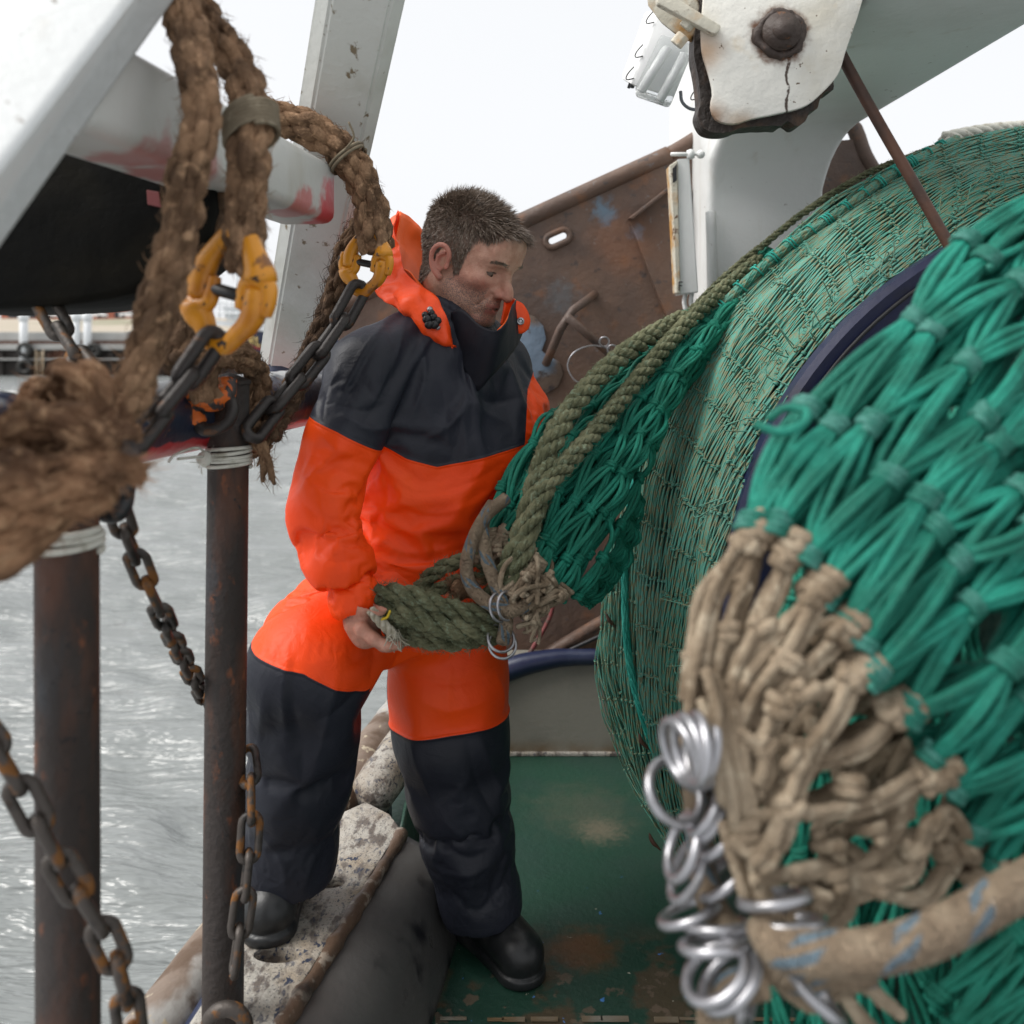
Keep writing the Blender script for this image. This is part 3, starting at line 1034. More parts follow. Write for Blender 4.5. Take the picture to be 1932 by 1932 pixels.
for k, px in enumerate((52, 150, 171)):
    b = thing('mooring_post', side[k], 'bollard', (float(P(px, 0, QY)[0]), QY - 0.55, 0.9), 'white mooring posts along the quay')
    x, y, z = world_loc(b)
    m1 = MB()
    m1.tube(np.array([[x, y, z - 0.9], [x, y, z + 2.5]]), 0.30, 14)
    m1.build('shaft', MT['ship_white'], b)
    m2 = MB()
    m2.ball((x, y, z + 2.5), (0.40, 0.40, 0.52), 10)
    m2.build('cap', MT['ship_white'], b)
tl = ('upper black tyre fender beside the quay ladder', 'lower black tyre fender beside the quay ladder', 'black tyre fender high on the quay wall behind the chain', 'black tyre fender low on the quay wall behind the chain')
for k, (px, py) in enumerate(((47, 660), (47, 692), (176, 661), (160, 690))):
    c = P(px, py, QY - 0.75)
    m1 = MB()
    a = np.linspace(0, 2 * math.pi, 28, endpoint=False)
    m1.tube(np.stack([c[0] + 0.43 * np.cos(a), np.full(28, c[1]), c[2] + 0.43 * np.sin(a)], 1), 0.2, 10, closed=True, ref=(0, 1, 0))
    m1.build('tyre_fender', MT['rubber'], label=tl[k], cat='tyre', group='tyre fenders on the quay wall')
bd = thing('brick_building', 'long low red brick building on the far shore', 'building', (-88, 178, 5.2))
m1 = MB()
m1.box((-101, 178, 5.0), (-75.5, 190, 12.4))
m1.box((-75.4, 182, 5.0), (-64, 190, 9.6))
m1.build('wall', MT['brick'], bd, flat=True)
m1 = MB()
m1.box((-101.5, 177.6, 12.4), (-75.1, 190.4, 13.2))
m1.box((-75.0, 181.6, 9.6), (-63.6, 190.4, 10.2))
m1.build('roof', MT['roof_grey'], bd, flat=True)
for k in range(7):
    for zz in (6.6, 9.6):
        m1 = MB()
        x = -99.5 + k * 3.5
        m1.box((x, 177.9, zz), (x + 2.0, 178.1, zz + 1.3))
        m1.build('window', MT['glass'], bd, flat=True)
cars = [(-83, 'white', 'white car parked left of the others before the brick building'), (-76.5, 'white', 'larger white car parked in the row on the far shore'), (-69.5, 'white', 'white car at the right end of the far parked row'), (-42.5, 'red', 'small red car parked on the far sandy shore')]
for x, cname, lb in cars:
    y, z = (165, 6.1) if cname == 'white' else (110, 3.7)
    c = thing('parked_car', lb, 'car', (x, y, z), 'cars parked on the far shore')
    prof = [(-2.1, 0.35), (-2.1, 0.85), (-1.9, 0.95), (-1.2, 1.0), (-0.6, 1.45), (0.9, 1.48), (1.6, 1.0), (2.1, 0.9), (2.15, 0.35)]
    m1 = MB()
    m1.prism([(x + a, y - 0.85, z + b) for a, b in prof], (0, 1.7, 0), 0.06)
    m1.build('body', MT['car_white' if cname == 'white' else 'car_red'], c, flat=True)
    m1 = MB()
    m1.prism([(x + a, y - 0.88, z + b) for a, b in [(-1.0, 1.02), (-0.55, 1.38), (0.85, 1.4), (1.35, 1.02)]], (0, 0.02, 0))
    m1.build('window', MT['glass'], c, flat=True)
    for wx_ in (-1.3, 1.35):
        m1 = MB()
        a = np.linspace(0, 2 * math.pi, 16, endpoint=False)
        m1.tube(np.stack([x + wx_ + 0.2 * np.cos(a), np.full(16, y - 0.8), z + 0.34 + 0.2 * np.sin(a)], 1), 0.13, 6, closed=True, ref=(0, 1, 0))
        m1.build('wheel', MT['rubber'], c)

# moored ship
SY = 52.0
sp = thing('moored_ship', 'navy hulled ship with white upper works moored beyond the leaning post', 'ship', (-14, SY, WZ))
k = lambda px, py, d=SY: P(px, py, d)
hull = [k(425, 560, SY)[0]]
m1 = MB()
prof = [(440, 618), (470, 622), (540, 636), (700, 640), (1100, 640), (1100, 715), (480, 715), (462, 690)]
m1.prism([k(a, b) for a, b in prof], (0, 6.0, 0), 0.05)
m1.build('hull', MT['ship_navy'], sp, flat=True)
m1 = MB()
m1.tube(smooth([k(452, 646, SY - .06), k(480, 654, SY - .06), k(540, 662, SY - .06), k(1100, 668, SY - .06)], 20), 0.05, 6)
m1.build('red_stripe', MT['ship_red'], sp)
m1 = MB()
m1.prism([k(418, 578), (k(500, 580))[:], k(500, 606), k(428, 604)], (0, 5, 0))
m1.prism([k(400, 604), k(540, 612), k(540, 634), k(470, 620), k(440, 616), k(405, 614)], (0, 6, 0))
m1.build('deckhouse', MT['ship_white'], sp, flat=True)
m1 = MB()
for a, b, c_, d_ in ((412, 570, 520, 574), (410, 590, 520, 594), (430, 556, 505, 560), (420, 545, 470, 547)):
    m1.tube(np.array([k(a, b, SY - .2), k(c_, d_, SY - .2)]), 0.06, 6)
for a in range(414, 520, 12):
    m1.tube(np.array([k(a, 556, SY - .2), k(a, 600, SY - .2)]), 0.045, 6)
m1.tube(np.array([k(447, 470, SY + 2), k(447, 600, SY + 2)]), 0.09, 6)
m1.build('rails_and_mast', MT['ship_white'], sp)
m1 = MB()


def letter(mb, strokes, o, s, d, r):
    for st in strokes:
        mb.tube(np.array([k(o[0] + s * a, o[1] - s * b, d) for a, b in st]), r, 6)


letter(m1, [[(0, 0), (0, 2)], [(0, 2), (.7, 2), (1, 1.5), (.7, 1), (0, 1)], [(.45, 1), (1.05, 0)]], (470, 650), 8, SY - .1, 0.055)
letter(m1, [[(0, 0), (0, 2)], [(0, 0), (.9, 0)]], (484, 652), 8, SY - .1, 0.055)
letter(m1, [[(0, 0), (.5, 2), (1, 0)], [(.2, .8), (.8, .8)]], (496, 653), 8, SY - .1, 0.055)
m1.build('name_lettering', MT['gold'], sp, label='gold painted name letters')

# ------------------------------------------------------------------ deck, bulkhead, gunwale
mb = MB()
gx = np.linspace(-0.36, 3.4, 40)
gy = np.linspace(0.1, 2.9, 40)
G = np.stack(np.broadcast_arrays(gx[None], gy[:, None], np.zeros((1, 1))), -1).copy()
mb.grid(G, flip=True)
G2 = G.copy()
G2[..., 2] = -0.05
mb.grid(G2)
mb.build('deck', MT['deck'], kind='structure', origin=(0, 0, 0))
mb = MB()
g = np.random.default_rng(5)
x = -0.14
while x < 0.6:
    w = g.uniform(0.015, 0.06)
    mb.box((x, 1.755 + g.uniform(-.004, .004), 0.002), (x + w, 1.763 + g.uniform(-.003, .003), 0.005))
    x += w + g.uniform(-0.004, 0.012) + (g.random() < .15) * .04
mb.build('deck_line', MT['bulkhead'], kind='structure', flat=True)

bk = thing('bulkhead', 'low grey painted bulkhead with navy rounded top rim at the deck end', 'bulkhead', (0.3, 2.9, 0))
mb = MB()
mb.box((-0.19, 2.9, 0.0), (1.5, 2.95, 0.32))
mb.build('panel', MT['bulkhead'], bk, flat=True)
mb = MB()
mb.box((-0.19, 2.885, 0.0), (1.5, 2.9, 0.012), 0.003)
mb.build('bottom_angle', MT['cap'], bk, flat=True)
mb = MB()
mb.tube(smooth([(-0.21, 2.9, 0.19), (-0.12, 2.9, 0.225), (-0.02, 2.9, 0.272), (0.10, 2.9, 0.303), (0.3, 2.9, 0.315), (1.5, 2.9, 0.318)], 60), np.r_[np.linspace(0.05, 0.026, 16), np.full(44, 0.026)], 12)
mb.prism([(-0.2, 2.893, 0.20), (-0.2, 2.893, 0.30), (0.12, 2.893, 0.31), (-0.02, 2.893, 0.26)], (0, 0.006, 0))
mb.build('navy_rim', MT['navy_gloss'], bk)

ZC = 0.2


def onz(px, py, z):
    d = (CZ - z) * FP / (py - HY)
    return P(px, py, d)


gw = thing('gunwale', 'weathered gunwale with flaking cream paint and rusty round holes', 'gunwale', (-0.42, 1.8, 0))
inner = [onz(460, 2030, ZC), onz(540, 1900, ZC), onz(655, 1722, ZC), onz(755, 1562, ZC)]
outer = [onz(690, 1512, ZC), onz(625, 1560, ZC), onz(480, 1740, ZC), onz(355, 1932, ZC), onz(290, 2060, ZC)]
outl = [inner[0], inner[1], inner[2], inner[3], onz(735, 1535, ZC), outer[0], onz(650, 1530, ZC), outer[1], outer[2], outer[3], outer[4]]
holes = []
for hx, hy, ra, rb in ((522, 1801, 43, 14), (618, 1663, 32, 11), (628, 1622, 0, 0)):
    if ra:
        holes.append([onz(hx + ra * math.cos(a), hy + rb * math.sin(a), ZC) for a in np.linspace(0, 2 * math.pi, 22, endpoint=False)])
mb = MB()
mb.prism(outl, (0, 0, -0.035), 0.004, holes=holes)
mb.build('cap_rail', MT['cap'], gw, auto=40)
mb = MB()
low = [p - np.array([0, 0, 0.037]) for p in outl]
mb.prism(low, (0, 0, -0.01))
mb.build('hole_floor', MT['hole_rust'], gw, flat=True)
mb = MB()
ed = smooth([p + np.array([0.004, 0, -0.014]) for p in [onz(400, 2130, ZC)] + inner], 60)
mb.tube(ed, 0.0155, 10, lump=(0.004, 30))
mb.build('edge_bar', MT['cap_edge'], gw)
topc = smooth([p + np.array([0.012, 0, -0.02]) for p in [onz(400, 2130, ZC)] + inner], 30)
botc = smooth([np.array([-0.22, 1.35, 0.0]), np.array([-0.185, 1.6, 0]), onz(812, 1932, 0), onz(862, 1772, 0.0)], 30)
midc = (topc * 0.5 + botc * 0.5) + np.array([0.03, 0.0, 0.035])
mb = MB()
mb.sheet(loft([topc, topc * 0.72 + botc * 0.28 + np.array([0.024, 0, 0.03]), midc, topc * 0.25 + botc * 0.75 + np.array([0.018, 0, 0.02]), botc], 40, 24), 0.006)
mb.build('inner_plate', MT['side_plate'], gw)
mb = MB()
mb.tube(smooth([onz(180, 2100, ZC - .07), onz(330, 1900, ZC - .07), onz(470, 1715, ZC - .07), onz(600, 1562, ZC - .06), onz(660, 1488, ZC - .04), onz(715, 1400, ZC - .03), onz(775, 1325, ZC - .03)], 70), np.r_[np.full(40, 0.055), np.linspace(0.055, 0.062, 30)], 20, lump=(0.003, 9))
mb.build('rubbing_pipe', MT['outer_pipe'], gw)
mb = MB()
a, b = onz(700, 1500, ZC - .02), onz(800, 1360, ZC - .04)
mb.tube(smooth([a, (a + b) / 2 + np.array([0, 0, .005]), b], 24), np.r_[np.linspace(0.055, 0.062, 6), np.full(18, 0.06)], 18, lump=(0.003, 16))
mb.build('sleeve', MT['cap'], gw)
mb = MB()
ta = smooth([onz(757, 1562, .185), onz(778, 1480, .17), np.array([-.2, 2.9, .19])], 20)
mb.sheet(loft([ta, ta * [1, 1, .5], ta * [1, 1, 0.001]], 20, 6), .008)
mb.build('green_side_plate', MT['deck'], gw)
mb = MB()                                                   # the hull side below, down to the water
mb.sheet(loft([smooth([p + np.array([-.02, 0, -0.04]) for p in (outer[::-1] + [onz(745, 1420, ZC)])], 30), smooth([p + np.array([0.0, 0.05, -1.4]) for p in (outer[::-1] + [onz(745, 1420, ZC)])], 30)], 30, 6), 0.02)
mb.build('hull_side', MT['navy_gloss'], gw)

# ------------------------------------------------------------------ trawl door behind
TD = 3.0


def td(px, py, e=0.0):
    return P(px, py, TD + e)


tdoor = thing('trawl_door', 'large rusty brown steel trawl door with an oblong slot behind the man', 'trawl door', P(1100, 1200, TD))
slot = []
c0, ax, ay = np.array([1052.0, 450.0]), np.array([.91, -.41]), np.array([.41, .91])
for s0, cen in ((1, 12), (-1, -12)):
    for a in np.linspace(-math.pi / 2, math.pi / 2, 8):
        v = c0 + ax * (cen + s0 * 12 * math.cos(a)) + ay * (s0 * 12 * math.sin(a))
        slot.append(td(v[0], v[1]))
mb = MB()
mb.prism([td(638, 572), td(985, 413), td(1250, 293), td(1620, 262), td(1700, 400), td(1700, 1290), td(960, 1240), td(900, 1180), td(640, 800)], (0, 0.03, 0), 0.0, holes=[slot])
mb.build('plate', MT['trawl_rust'], tdoor, flat=True)
mb = MB()
mb.tube(smooth([td(630, 600, .01), td(690, 553, .01), td(985, 418, .01), td(1262, 292, .01)], 50), 0.030, 14)
mb.tube(smooth([td(1262, 292, .01), td(1420, 210, .01), td(1590, 225, .01), td(1640, 310, .01), td(1760, 500, .01)], 40), 0.026, 12)
mb.build('rim_pipe', MT['trawl_rust'], tdoor)
mb = MB()
mb.tube(smooth(slot + slot[:1], 64)[:-1] + np.array([0, -0.004, 0]), 0.011, 8, closed=True, ref=(0, 1, 0))
mb.build('slot_rim', MT['trawl_rust'], tdoor)
mb = MB()
mb.prism([td(1185, 412, -.002), td(1262, 352, -.002), td(1300, 352, -.002), td(1300, 700, -.002), td(1240, 560, -.002)], (0, -0.02, 0), 0.004)
mb.prism([td(1183, 415, -.02), td(1263, 352, -.02), td(1263, 360, -.02), td(1190, 418, -.02)], (0, -0.05, 0), 0.003)
mb.build('stiffener', MT['trawl_rust'], tdoor, flat=True)
mb = MB()
blob = [(960, 600), (985, 590), (1008, 597), (1025, 615), (1030, 640), (1022, 662), (1035, 672), (1055, 682), (1062, 705), (1052, 730), (1030, 742), (1006, 736), (992, 715), (975, 720), (950, 690)]
mb.prism([td(a, b, -.002) for a, b in blob], (0, -0.014, 0), 0.003)
mb.build('pad_plate', MT['pad_rust'], tdoor, auto=40)
mb = MB()
mb.tube(smooth([td(1122, 555, -.0), td(1108, 566, -.06), td(1070, 596, -.14), td(1050, 640, -.10), td(1030, 686, -.02)], 6), 0.014, 12)
mb.tube(np.array([td(1070, 598, -.14), td(1112, 634, -.12), td(1165, 680, -.06)]), 0.014, 12)
mb.build('pipe_bracket', MT['trawl_rust'], tdoor)
mb = MB()
mb.tube(smooth([td(1150, 657, -.1), td(1115, 652, -.14), td(1083, 665, -.16), td(1071, 690, -.16), td(1082, 715, -.16), td(1100, 726, -.16)], 40), 0.0025, 6)
a = np.linspace(0, 2 * math.pi, 20, endpoint=False)
for q0 in ((1140, 645), (1155, 660)):
    mb.tube(np.array([td(q0[0] + 9 * math.cos(t_), q0[1] + 9 * math.sin(t_), -.14 + .01 * math.sin(t_)) for t_ in a]), 0.003, 6, closed=True)
mb.build('wire_loop', MT['steel'], None, label='thin steel wire loop hanging from the pipe bracket on the rusty door', cat='wire')
# ironwork lying behind the bulkhead rim
for nm, lb, pts, r, mt in (
        ('iron_bar', 'chipped red iron bar leaning behind the navy rim', [(995, 1240, 2.93), (1035, 1170, 2.95), (1048, 1120, 2.96)], 0.008, 'ship_red'),
        ('iron_bar', 'flat brown iron bar slanting up behind the navy rim', [(1030, 1236, 2.95), (1150, 1165, 2.97), (1200, 1140, 2.97)], 0.022, 'trawl_rust'),
        ('iron_bar', 'thin dark iron rod slanting behind the navy rim', [(1050, 1238, 2.93), (1160, 1187, 2.94), (1200, 1168, 2.94)], 0.007, 'dark_steel')):
    m1 = MB()
    m1.tube(smooth(PL(pts), 14), r, 8)
    m1.build(nm, MT['dull_red' if mt == 'ship_red' else mt], label=lb, cat='bar', group='iron bars behind the bulkhead')

# ------------------------------------------------------------------ gantry
ga = thing('gantry', 'white painted box gantry with a leg and a heavy overhead beam', 'gantry', (0.8, 3.1, 0))
GX0, GX1, GY0 = 0.60, 0.955, 2.76
arc = []
rad = 0.24
zb = 1.948
for a in np.linspace(0, math.pi / 2, 10):
    arc.append((GY0 - rad + rad * math.cos(a), zb - rad + rad * math.sin(a)))
prof = [(3.45, -0.4), (GY0, -0.4), (GY0, 0.8)] + arc + [(1.0, zb), (1.0, 2.5), (3.45, 2.5)]
mb = MB()
b = bmesh.new()
rows = []
for x in (0, 1):
    rows.append([b.verts.new((GX0 + (0.0 if x == 0 else (GX1 - GX0) + 0.09 * np.clip((2.75 - y) / 0.5, 0, 1) * (z > 1.5)) + (0.05 * np.clip((2.7 - y) / 0.4, 0, 1) if x == 0 else 0), y, z)) for y, z in prof])
n = len(prof)
f0 = b.faces.new(rows[0][::-1])
f1 = b.faces.new(rows[1])
for i in range(n):
    b.faces.new([rows[0][i], rows[0][(i + 1) % n], rows[1][(i + 1) % n], rows[1][i]])
bmesh.ops.recalc_face_normals(b, faces=b.faces)
sharp = [e for e in b.edges if len(e.link_faces) == 2 and e.calc_face_angle(0) > 1.2]
bmesh.ops.bevel(b, geom=sharp, offset=0.022, segments=4, affect='EDGES', profile=0.5)
bmesh.ops.triangulate(b, faces=[f for f in b.faces if len(f.verts) > 4])
mb.bm(b)
mb.build('box_frame', MT['white_paint'], ga, auto=35)
mb = MB()
mb.tube(smooth([(0.612, 2.745, 0.9), (0.612, 2.745, 1.25), (0.605, 2.73, 1.6), (0.6, 2.72, 1.72)], 20), 0.016, 10)
mb.tube(np.array([(0.6, 2.74, 1.22), (0.66, 2.735, 1.22)]), 0.019, 10)
mb.build('conduit', MT['white_paint'], ga)

ac = thing('latch_box', 'long white locking box bolted upright on the gantry leg edge', 'latch', P(1290, 550, 2.62))
mb = MB()
D_ = 2.66
mb.prism([P(1278, 300, D_), P(1301, 298, D_), P(1318, 552, D_), P(1282, 556, D_)], (0.0, 0.07, 0), 0.004)
mb.build('channel', MT['white_paint'], ac, flat=True)
mb = MB()
mb.prism([P(1263, 312, D_ - .01), P(1278, 302, D_ - .01), P(1279, 338, D_ - .01), P(1284, 554, D_ - .01), P(1276, 553, D_ - .01), P(1266, 350, D_ - .01)], (0, 0.06, 0), 0.003)
mb.build('side_flange', MT['rust_flange'], ac, flat=True)
mb = MB()
mb.prism([P(1269, 318, D_ - .013), P(1277, 309, D_ - .013), P(1277, 340, D_ - .013), P(1270, 345, D_ - .013)], (0, 0.002, 0))
mb.build('slot_opening', MT['dark_steel'], ac, flat=True)
mb = MB()
for st in ([(1281, 532), (1281, 548)], [(1281, 532), (1288, 532)], [(1281, 539), (1287, 539)]):
    mb.tube(np.array([P(a, b2, D_ - .012) for a, b2 in st]), 0.0016, 6)
mb.build('letter_mark', MT['dark_steel'], ac, label='small dark letter F')
mb = MB()
mb.tube(np.array([P(1266, 291, D_), P(1300, 291, D_)]), 0.006, 8)
mb.tube(np.array([P(1303, 284, D_), P(1303, 298, D_)]), 0.012, 8)
mb.ball(P(1322, 291, D_), 0.013, 8)
mb.tube(np.array([P(1305, 291, D_), P(1322, 291, D_)]), 0.005, 8)
mb.build('bolt', MT['white_paint'], ac)
mb = MB()
for x in (1294, 1306):
    mb.tube(smooth([P(x, 550, D_ + .02), P(x - 3, 570, D_ + .02), P(x, 585, D_ + .02)], 10), 0.007, 8)
mb.build('chain_end', MT['white_paint'], ac)

# hanging block
bl = thing('hanging_block', 'chipped white hanging wire block with burnt dark rim', 'pulley block', P(1470, 230, PLD))
mb = MB()
mb.prism([P(a, b2, PLD) for a, b2 in PLATE], (0, 0.012, 0), 0.003)
mb.build('cheek_plate', MT['sheave'], bl, auto=35)
g = np.random.default_rng(2)
bp = []
cc0 = np.array([1480, 60])
for a, b2 in PLATE:
    bp.append((a, b2))
jag = []
path = smooth(np.array(PLATE[:46], float), 120)
for i, v in enumerate(path):
    dirn = nrm(v - cc0)
    t_ = i / 119
    out = np.interp(t_, [0, .1, .25, .42, .5, .62, .72, .8, 1], [4, 8, 22, 8, 14, 20, 10, 2, -4])
    rough = np.interp(t_, [0, .5, .56, .78, .82, 1], [.4, .6, 7, 7, 1, .5])
    jag.append(v + dirn * (out + rough * (vnoise(np.array([i * 0.33, 0, 0])) + 0.2)))
poly = [P(v[0] - 9, v[1] + 6, PLD + .03) for v in jag] + [P(1600, -40, PLD + .03), P(1330, -40, PLD + .03)]
mb = MB()
mb.prism(poly, (0, 0.05, 0))
mb.build('burnt_rim', MT['burnt'], bl, flat=True)
mb = MB()
c = P(1470, 65, PLD)
mb.tube(np.array([c + [0, 0.0, 0], c + [0, -0.022, 0]]), 0.034, 20)
mb.tube(np.array([c + [0, -0.02, 0], c + [0, -0.034, 0]]), 0.020, 16)
a = np.linspace(0, 2 * math.pi, 40, endpoint=False)
mb.tube(np.stack([c[0] + .037 * np.cos(a), np.full(40, c[1] - .004), c[2] + .037 * np.sin(a)], 1), 0.009, 8, closed=True, ref=(0, 1, 0), lump=(0.008, 60))
mb.build('axle_bolt', MT['bolt'], bl)
mb = MB()
mb.prism([P(1218, -20, 1.66), P(1222, 10, 1.66), P(1245, 40, 1.66), P(1270, 60, 1.66), P(1300, 75, 1.66), P(1330, 40, 1.66), P(1300, -40, 1.66)], (0.01, 0.02, 0), 0.003)
mb.build('bracket_plate', MT['rust_flange'], bl, auto=35)
mb = MB()
mb.prism([P(1240, -20, 1.60), P(1268, -10, 1.6), P(1362, 48, 1.6), P(1356, 62, 1.6), P(1346, 64, 1.6), P(1240, 6, 1.6)], (0.0, 0.022, 0.002), 0.004)
mb.build('flange', MT['rust_flange'], bl, auto=35)
for px, py in ((1307, 34), (1290, 66)):
    mb = MB()
    c = P(px, py, 1.62)
    ang = np.linspace(0, 2 * math.pi, 7)[:-1]
    d = nrm(np.array([-.5, .2, -.6]))
    T_, N_, B_ = frames(np.array([c, c + d * .03]))
    pts = [c + 0.0135 * (math.cos(q) * N_[0] + math.sin(q) * B_[0]) for q in ang]
    mb.prism(pts, d * 0.022, 0.002)
    mb.build('bracket_bolt', MT['rust_flange'], bl, flat=True)

mb = MB()
mb.tube(smooth([P(1560, 40, 1.70), P(1592, 112, 1.70), P(1660, 235, 1.69), P(1735, 365, 1.67), P(1812, 500, 1.65)], 30), 0.0105, 12)
mb.build('wire_warp', MT['rod_rust'], label='taut rusty brown wire running from the white block down to the net', cat='wire')

lf = thing('floodlight', 'white strip lamp housing with two tubes behind a clear cover', 'lamp', P(1250, 120, 2.25))
D_ = 2.25


def lp(px, py, e=0.0):
    return P(px, py, D_ + e)


mb = MB()
hx = [lp(1238, 22), lp(1318, 48), lp(1268, 185), lp(1188, 160)]
top = [p + np.array([-.01, 0.12, 0.05]) for p in hx]
mb.hexa([hx[0], hx[1], hx[2], hx[3], top[0], top[1], top[2], top[3]], 0.012)
mb.build('housing', MT['plastic_white'], lf, auto=40)
mb = MB()
fr = [lp(1246, 62, -.012), lp(1312, 84, -.012), lp(1268, 192, -.012), lp(1196, 168, -.012)]
ft = [lp(1251, 92, -.07), lp(1304, 104, -.07), lp(1262, 206, -.07), lp(1197, 184, -.07)]
mb.hexa([fr[0], fr[1], fr[2], fr[3], ft[0], ft[1], ft[2], ft[3]], 0.008)
mb.build('clear_cover', MT['diffuser'], lf, auto=40)
for e0, e1 in (((1260, 92), (1210, 172)), ((1290, 104), (1244, 190))):
    mb = MB()
    mb.tube(np.array([lp(e0[0], e0[1], -.04), lp(e1[0], e1[1], -.04)]), 0.011, 12)
    mb.build('lamp_tube', MT['tube'], lf)
mb = MB()
mb.tube(np.array([lp(1236, 30, .02), lp(1192, 165, .02)]), 0.006, 8)
mb.tube(np.array([lp(1230, 34, .04), lp(1186, 166, .04)]), 0.004, 8)
mb.build('hinge_rail', MT['dark_steel'], lf)
for px, py in ((1228, 32), (1207, 96), (1190, 138), (1312, 176)):
    mb = MB()
    mb.tube(smooth([lp(px + 6, py - 12), lp(px - 6, py + 2), lp(px - 8, py + 12), lp(px + 6, py + 10)], 16), 0.0016, 6)
    mb.build('wire_clip', MT['dark_steel'], lf)
mb = MB()
mb.tube(smooth([lp(1284, 172, .05), lp(1287, 192, .05), lp(1302, 205, .05), lp(1325, 206, .05), lp(1350, 195, .1)], 30), 0.0045, 8)
mb.build('cable', MT['cable'], lf)
mb = MB()
mb.tube(np.array([lp(1300, 40, .1), P(1420, 60, 2.5)]), 0.02, 8)
mb.build('mounting_arm', MT['white_paint'], lf)

# ------------------------------------------------------------------ left frame: beams, post, rail
mb = MB()
e1 = [P(-160, 703, .72), P(460, -176, 1.14)]
e2 = [P(-160, 517, .66), P(390, -201, 1.09)]
e1[0] = e1[0] - .7 * (e1[1] - e1[0])
e2[0] = e2[0] - .7 * (e2[1] - e2[0])
o = np.array([-.22, .04, .10])
mb.hexa([e1[0], e2[0], e2[0] + o, e1[0] + o, e1[1], e2[1], e2[1] + o, e1[1] + o], 0.007, seg=3)
mb.build('frame_beam', MT['beam_paint'], label='large white painted sloping beam at the upper left of the deck frame', cat='beam', auto=40)

mb = MB()
p0, p1 = np.array([-.4255, .905, 1.535]), np.array([-.322, 1.66, 1.54])
dx = np.array([-.11, .015, 0])
up = np.array([0, 0, .112])
mb.hexa([p0, p0 + dx, p0 + dx + up, p0 + up, p1, p1 + dx, p1 + dx + up, p1 + up], 0.02, seg=4)
MT['cross_paint'] = mat('cross_beam_paint', (0.50, 0.505, 0.48), 0.42, layers=[
    dict(c=(0.36, 0.34, 0.27), scale=9, lo=0.5, hi=0.75, stretch=(1, 1, 0.25), amt=0.6),
    dict(c=(0.52, 0.06, 0.07), spot=P(640, 410, 1.64), r=0.07, amp=0.7, scale=24),
    dict(c=(0.40, 0.08, 0.07), spot=P(330, 345, 1.15), r=0.06, amp=0.8, scale=22, amt=0.7),
    dict(c=(0.40, 0.08, 0.07), spot=P(250, 310, 1.05), r=0.05, amp=0.8, scale=22, amt=0.6),
    dict(c=(0.5, 0.06, 0.06), spot=P(560, 404, 1.5), r=0.05, amp=0.9, scale=24, amt=0.7)], bump=(60, 0.0012))
mb.build('cross_beam', MT['cross_paint'], label='grey white box beam with red paint smears under the brown ropes', cat='beam', auto=40)

mb = MB()
prof = [(-150, 150), (-150, 586), (0, 583), (90, 578), (150, 572), (205, 563), (250, 552), (300, 520), (350, 480), (395, 450), (404, 400), (402, 340), (300, 230), (200, 190)]
mb.prism([P(a, b2, 1.26) for a, b2 in prof], (-.02, 0.26, 0), 0.012)
tp = mb.build('tarpaulin', MT['tarp'], label='black tarpaulin bundle slung beneath the grey white box beam', cat='tarpaulin', auto=50)
mb = MB()
mb.prism([P(276, 358, 1.258), P(300, 362, 1.258), P(304, 392, 1.258), P(278, 386, 1.258)], (0, 0.01, 0), 0.001)
mb.build('red_tag', MT['dull_red'], tp, flat=True)

mb = MB()
b0, b1 = P(545, 700, 2.25), P(690, -60, 1.56)
axn = nrm(b1 - b0)
sd = nrm(np.array([1, .12, 0]) - axn * axn.dot([1, .12, 0]))
fn = nrm(np.cross(sd, axn))
oct_ = [(-.075, .03), (-.05, .055), (.05, .055), (.075, .03), (.075, -.06), (-.075, -.06)]
b = bmesh.new()
r0 = [b.verts.new(tuple(b0 + sd * a + fn * c_)) for a, c_ in oct_]
r1 = [b.verts.new(tuple(b1 + sd * a + fn * c_)) for a, c_ in oct_]
n = len(oct_)
b.faces.new(r0[::-1])
b.faces.new(r1)
for i in range(n):
    b.faces.new([r0[i], r0[(i + 1) % n], r1[(i + 1) % n], r1[i]])
bmesh.ops.recalc_face_normals(b, faces=b.faces)
bmesh.ops.bevel(b, geom=b.edges[:], offset=0.005, segments=2, affect='EDGES')
mb.bm(b)
lpst = mb.build('leaning_post', MT['post_paint'], label='tall white box post with rust specks leaning over the rail', cat='post', auto=40, origin=b0)
mb = MB()
cb = P(528, 690, 2.22)
mb.tube(np.array([cb + [0, 0, -.06], cb + [0, 0, .01]]), 0.066, 20)
mb.build('socket_collar', MT['navy_gloss'], lpst)

rl = thing('guard_rail', 'navy pipe guard rail with red underside and chalky scuffs along the side', 'rail', (-.5, 1.6, 1.2))
mb = MB()
rp = smooth([P(-900, 975, .60), P(-160, 850, 0.99), P(60, 826, 1.16), P(250, 799, 1.37), P(430, 772, 1.61), P(600, 745, 1.99), P(720, 728, 2.3)], 60)
mb.tube(rp, 0.0605, 24)
mb.build('pipe', MT['rail_navy'], rl)
mb = MB()
mb.tube(np.array([P(2, 834, 1.11), P(14, 833, 1.12), P(26, 831, 1.13)]), 0.063, 24, cap=False)
mb.build('pale_band', MT['white_paint'], rl)

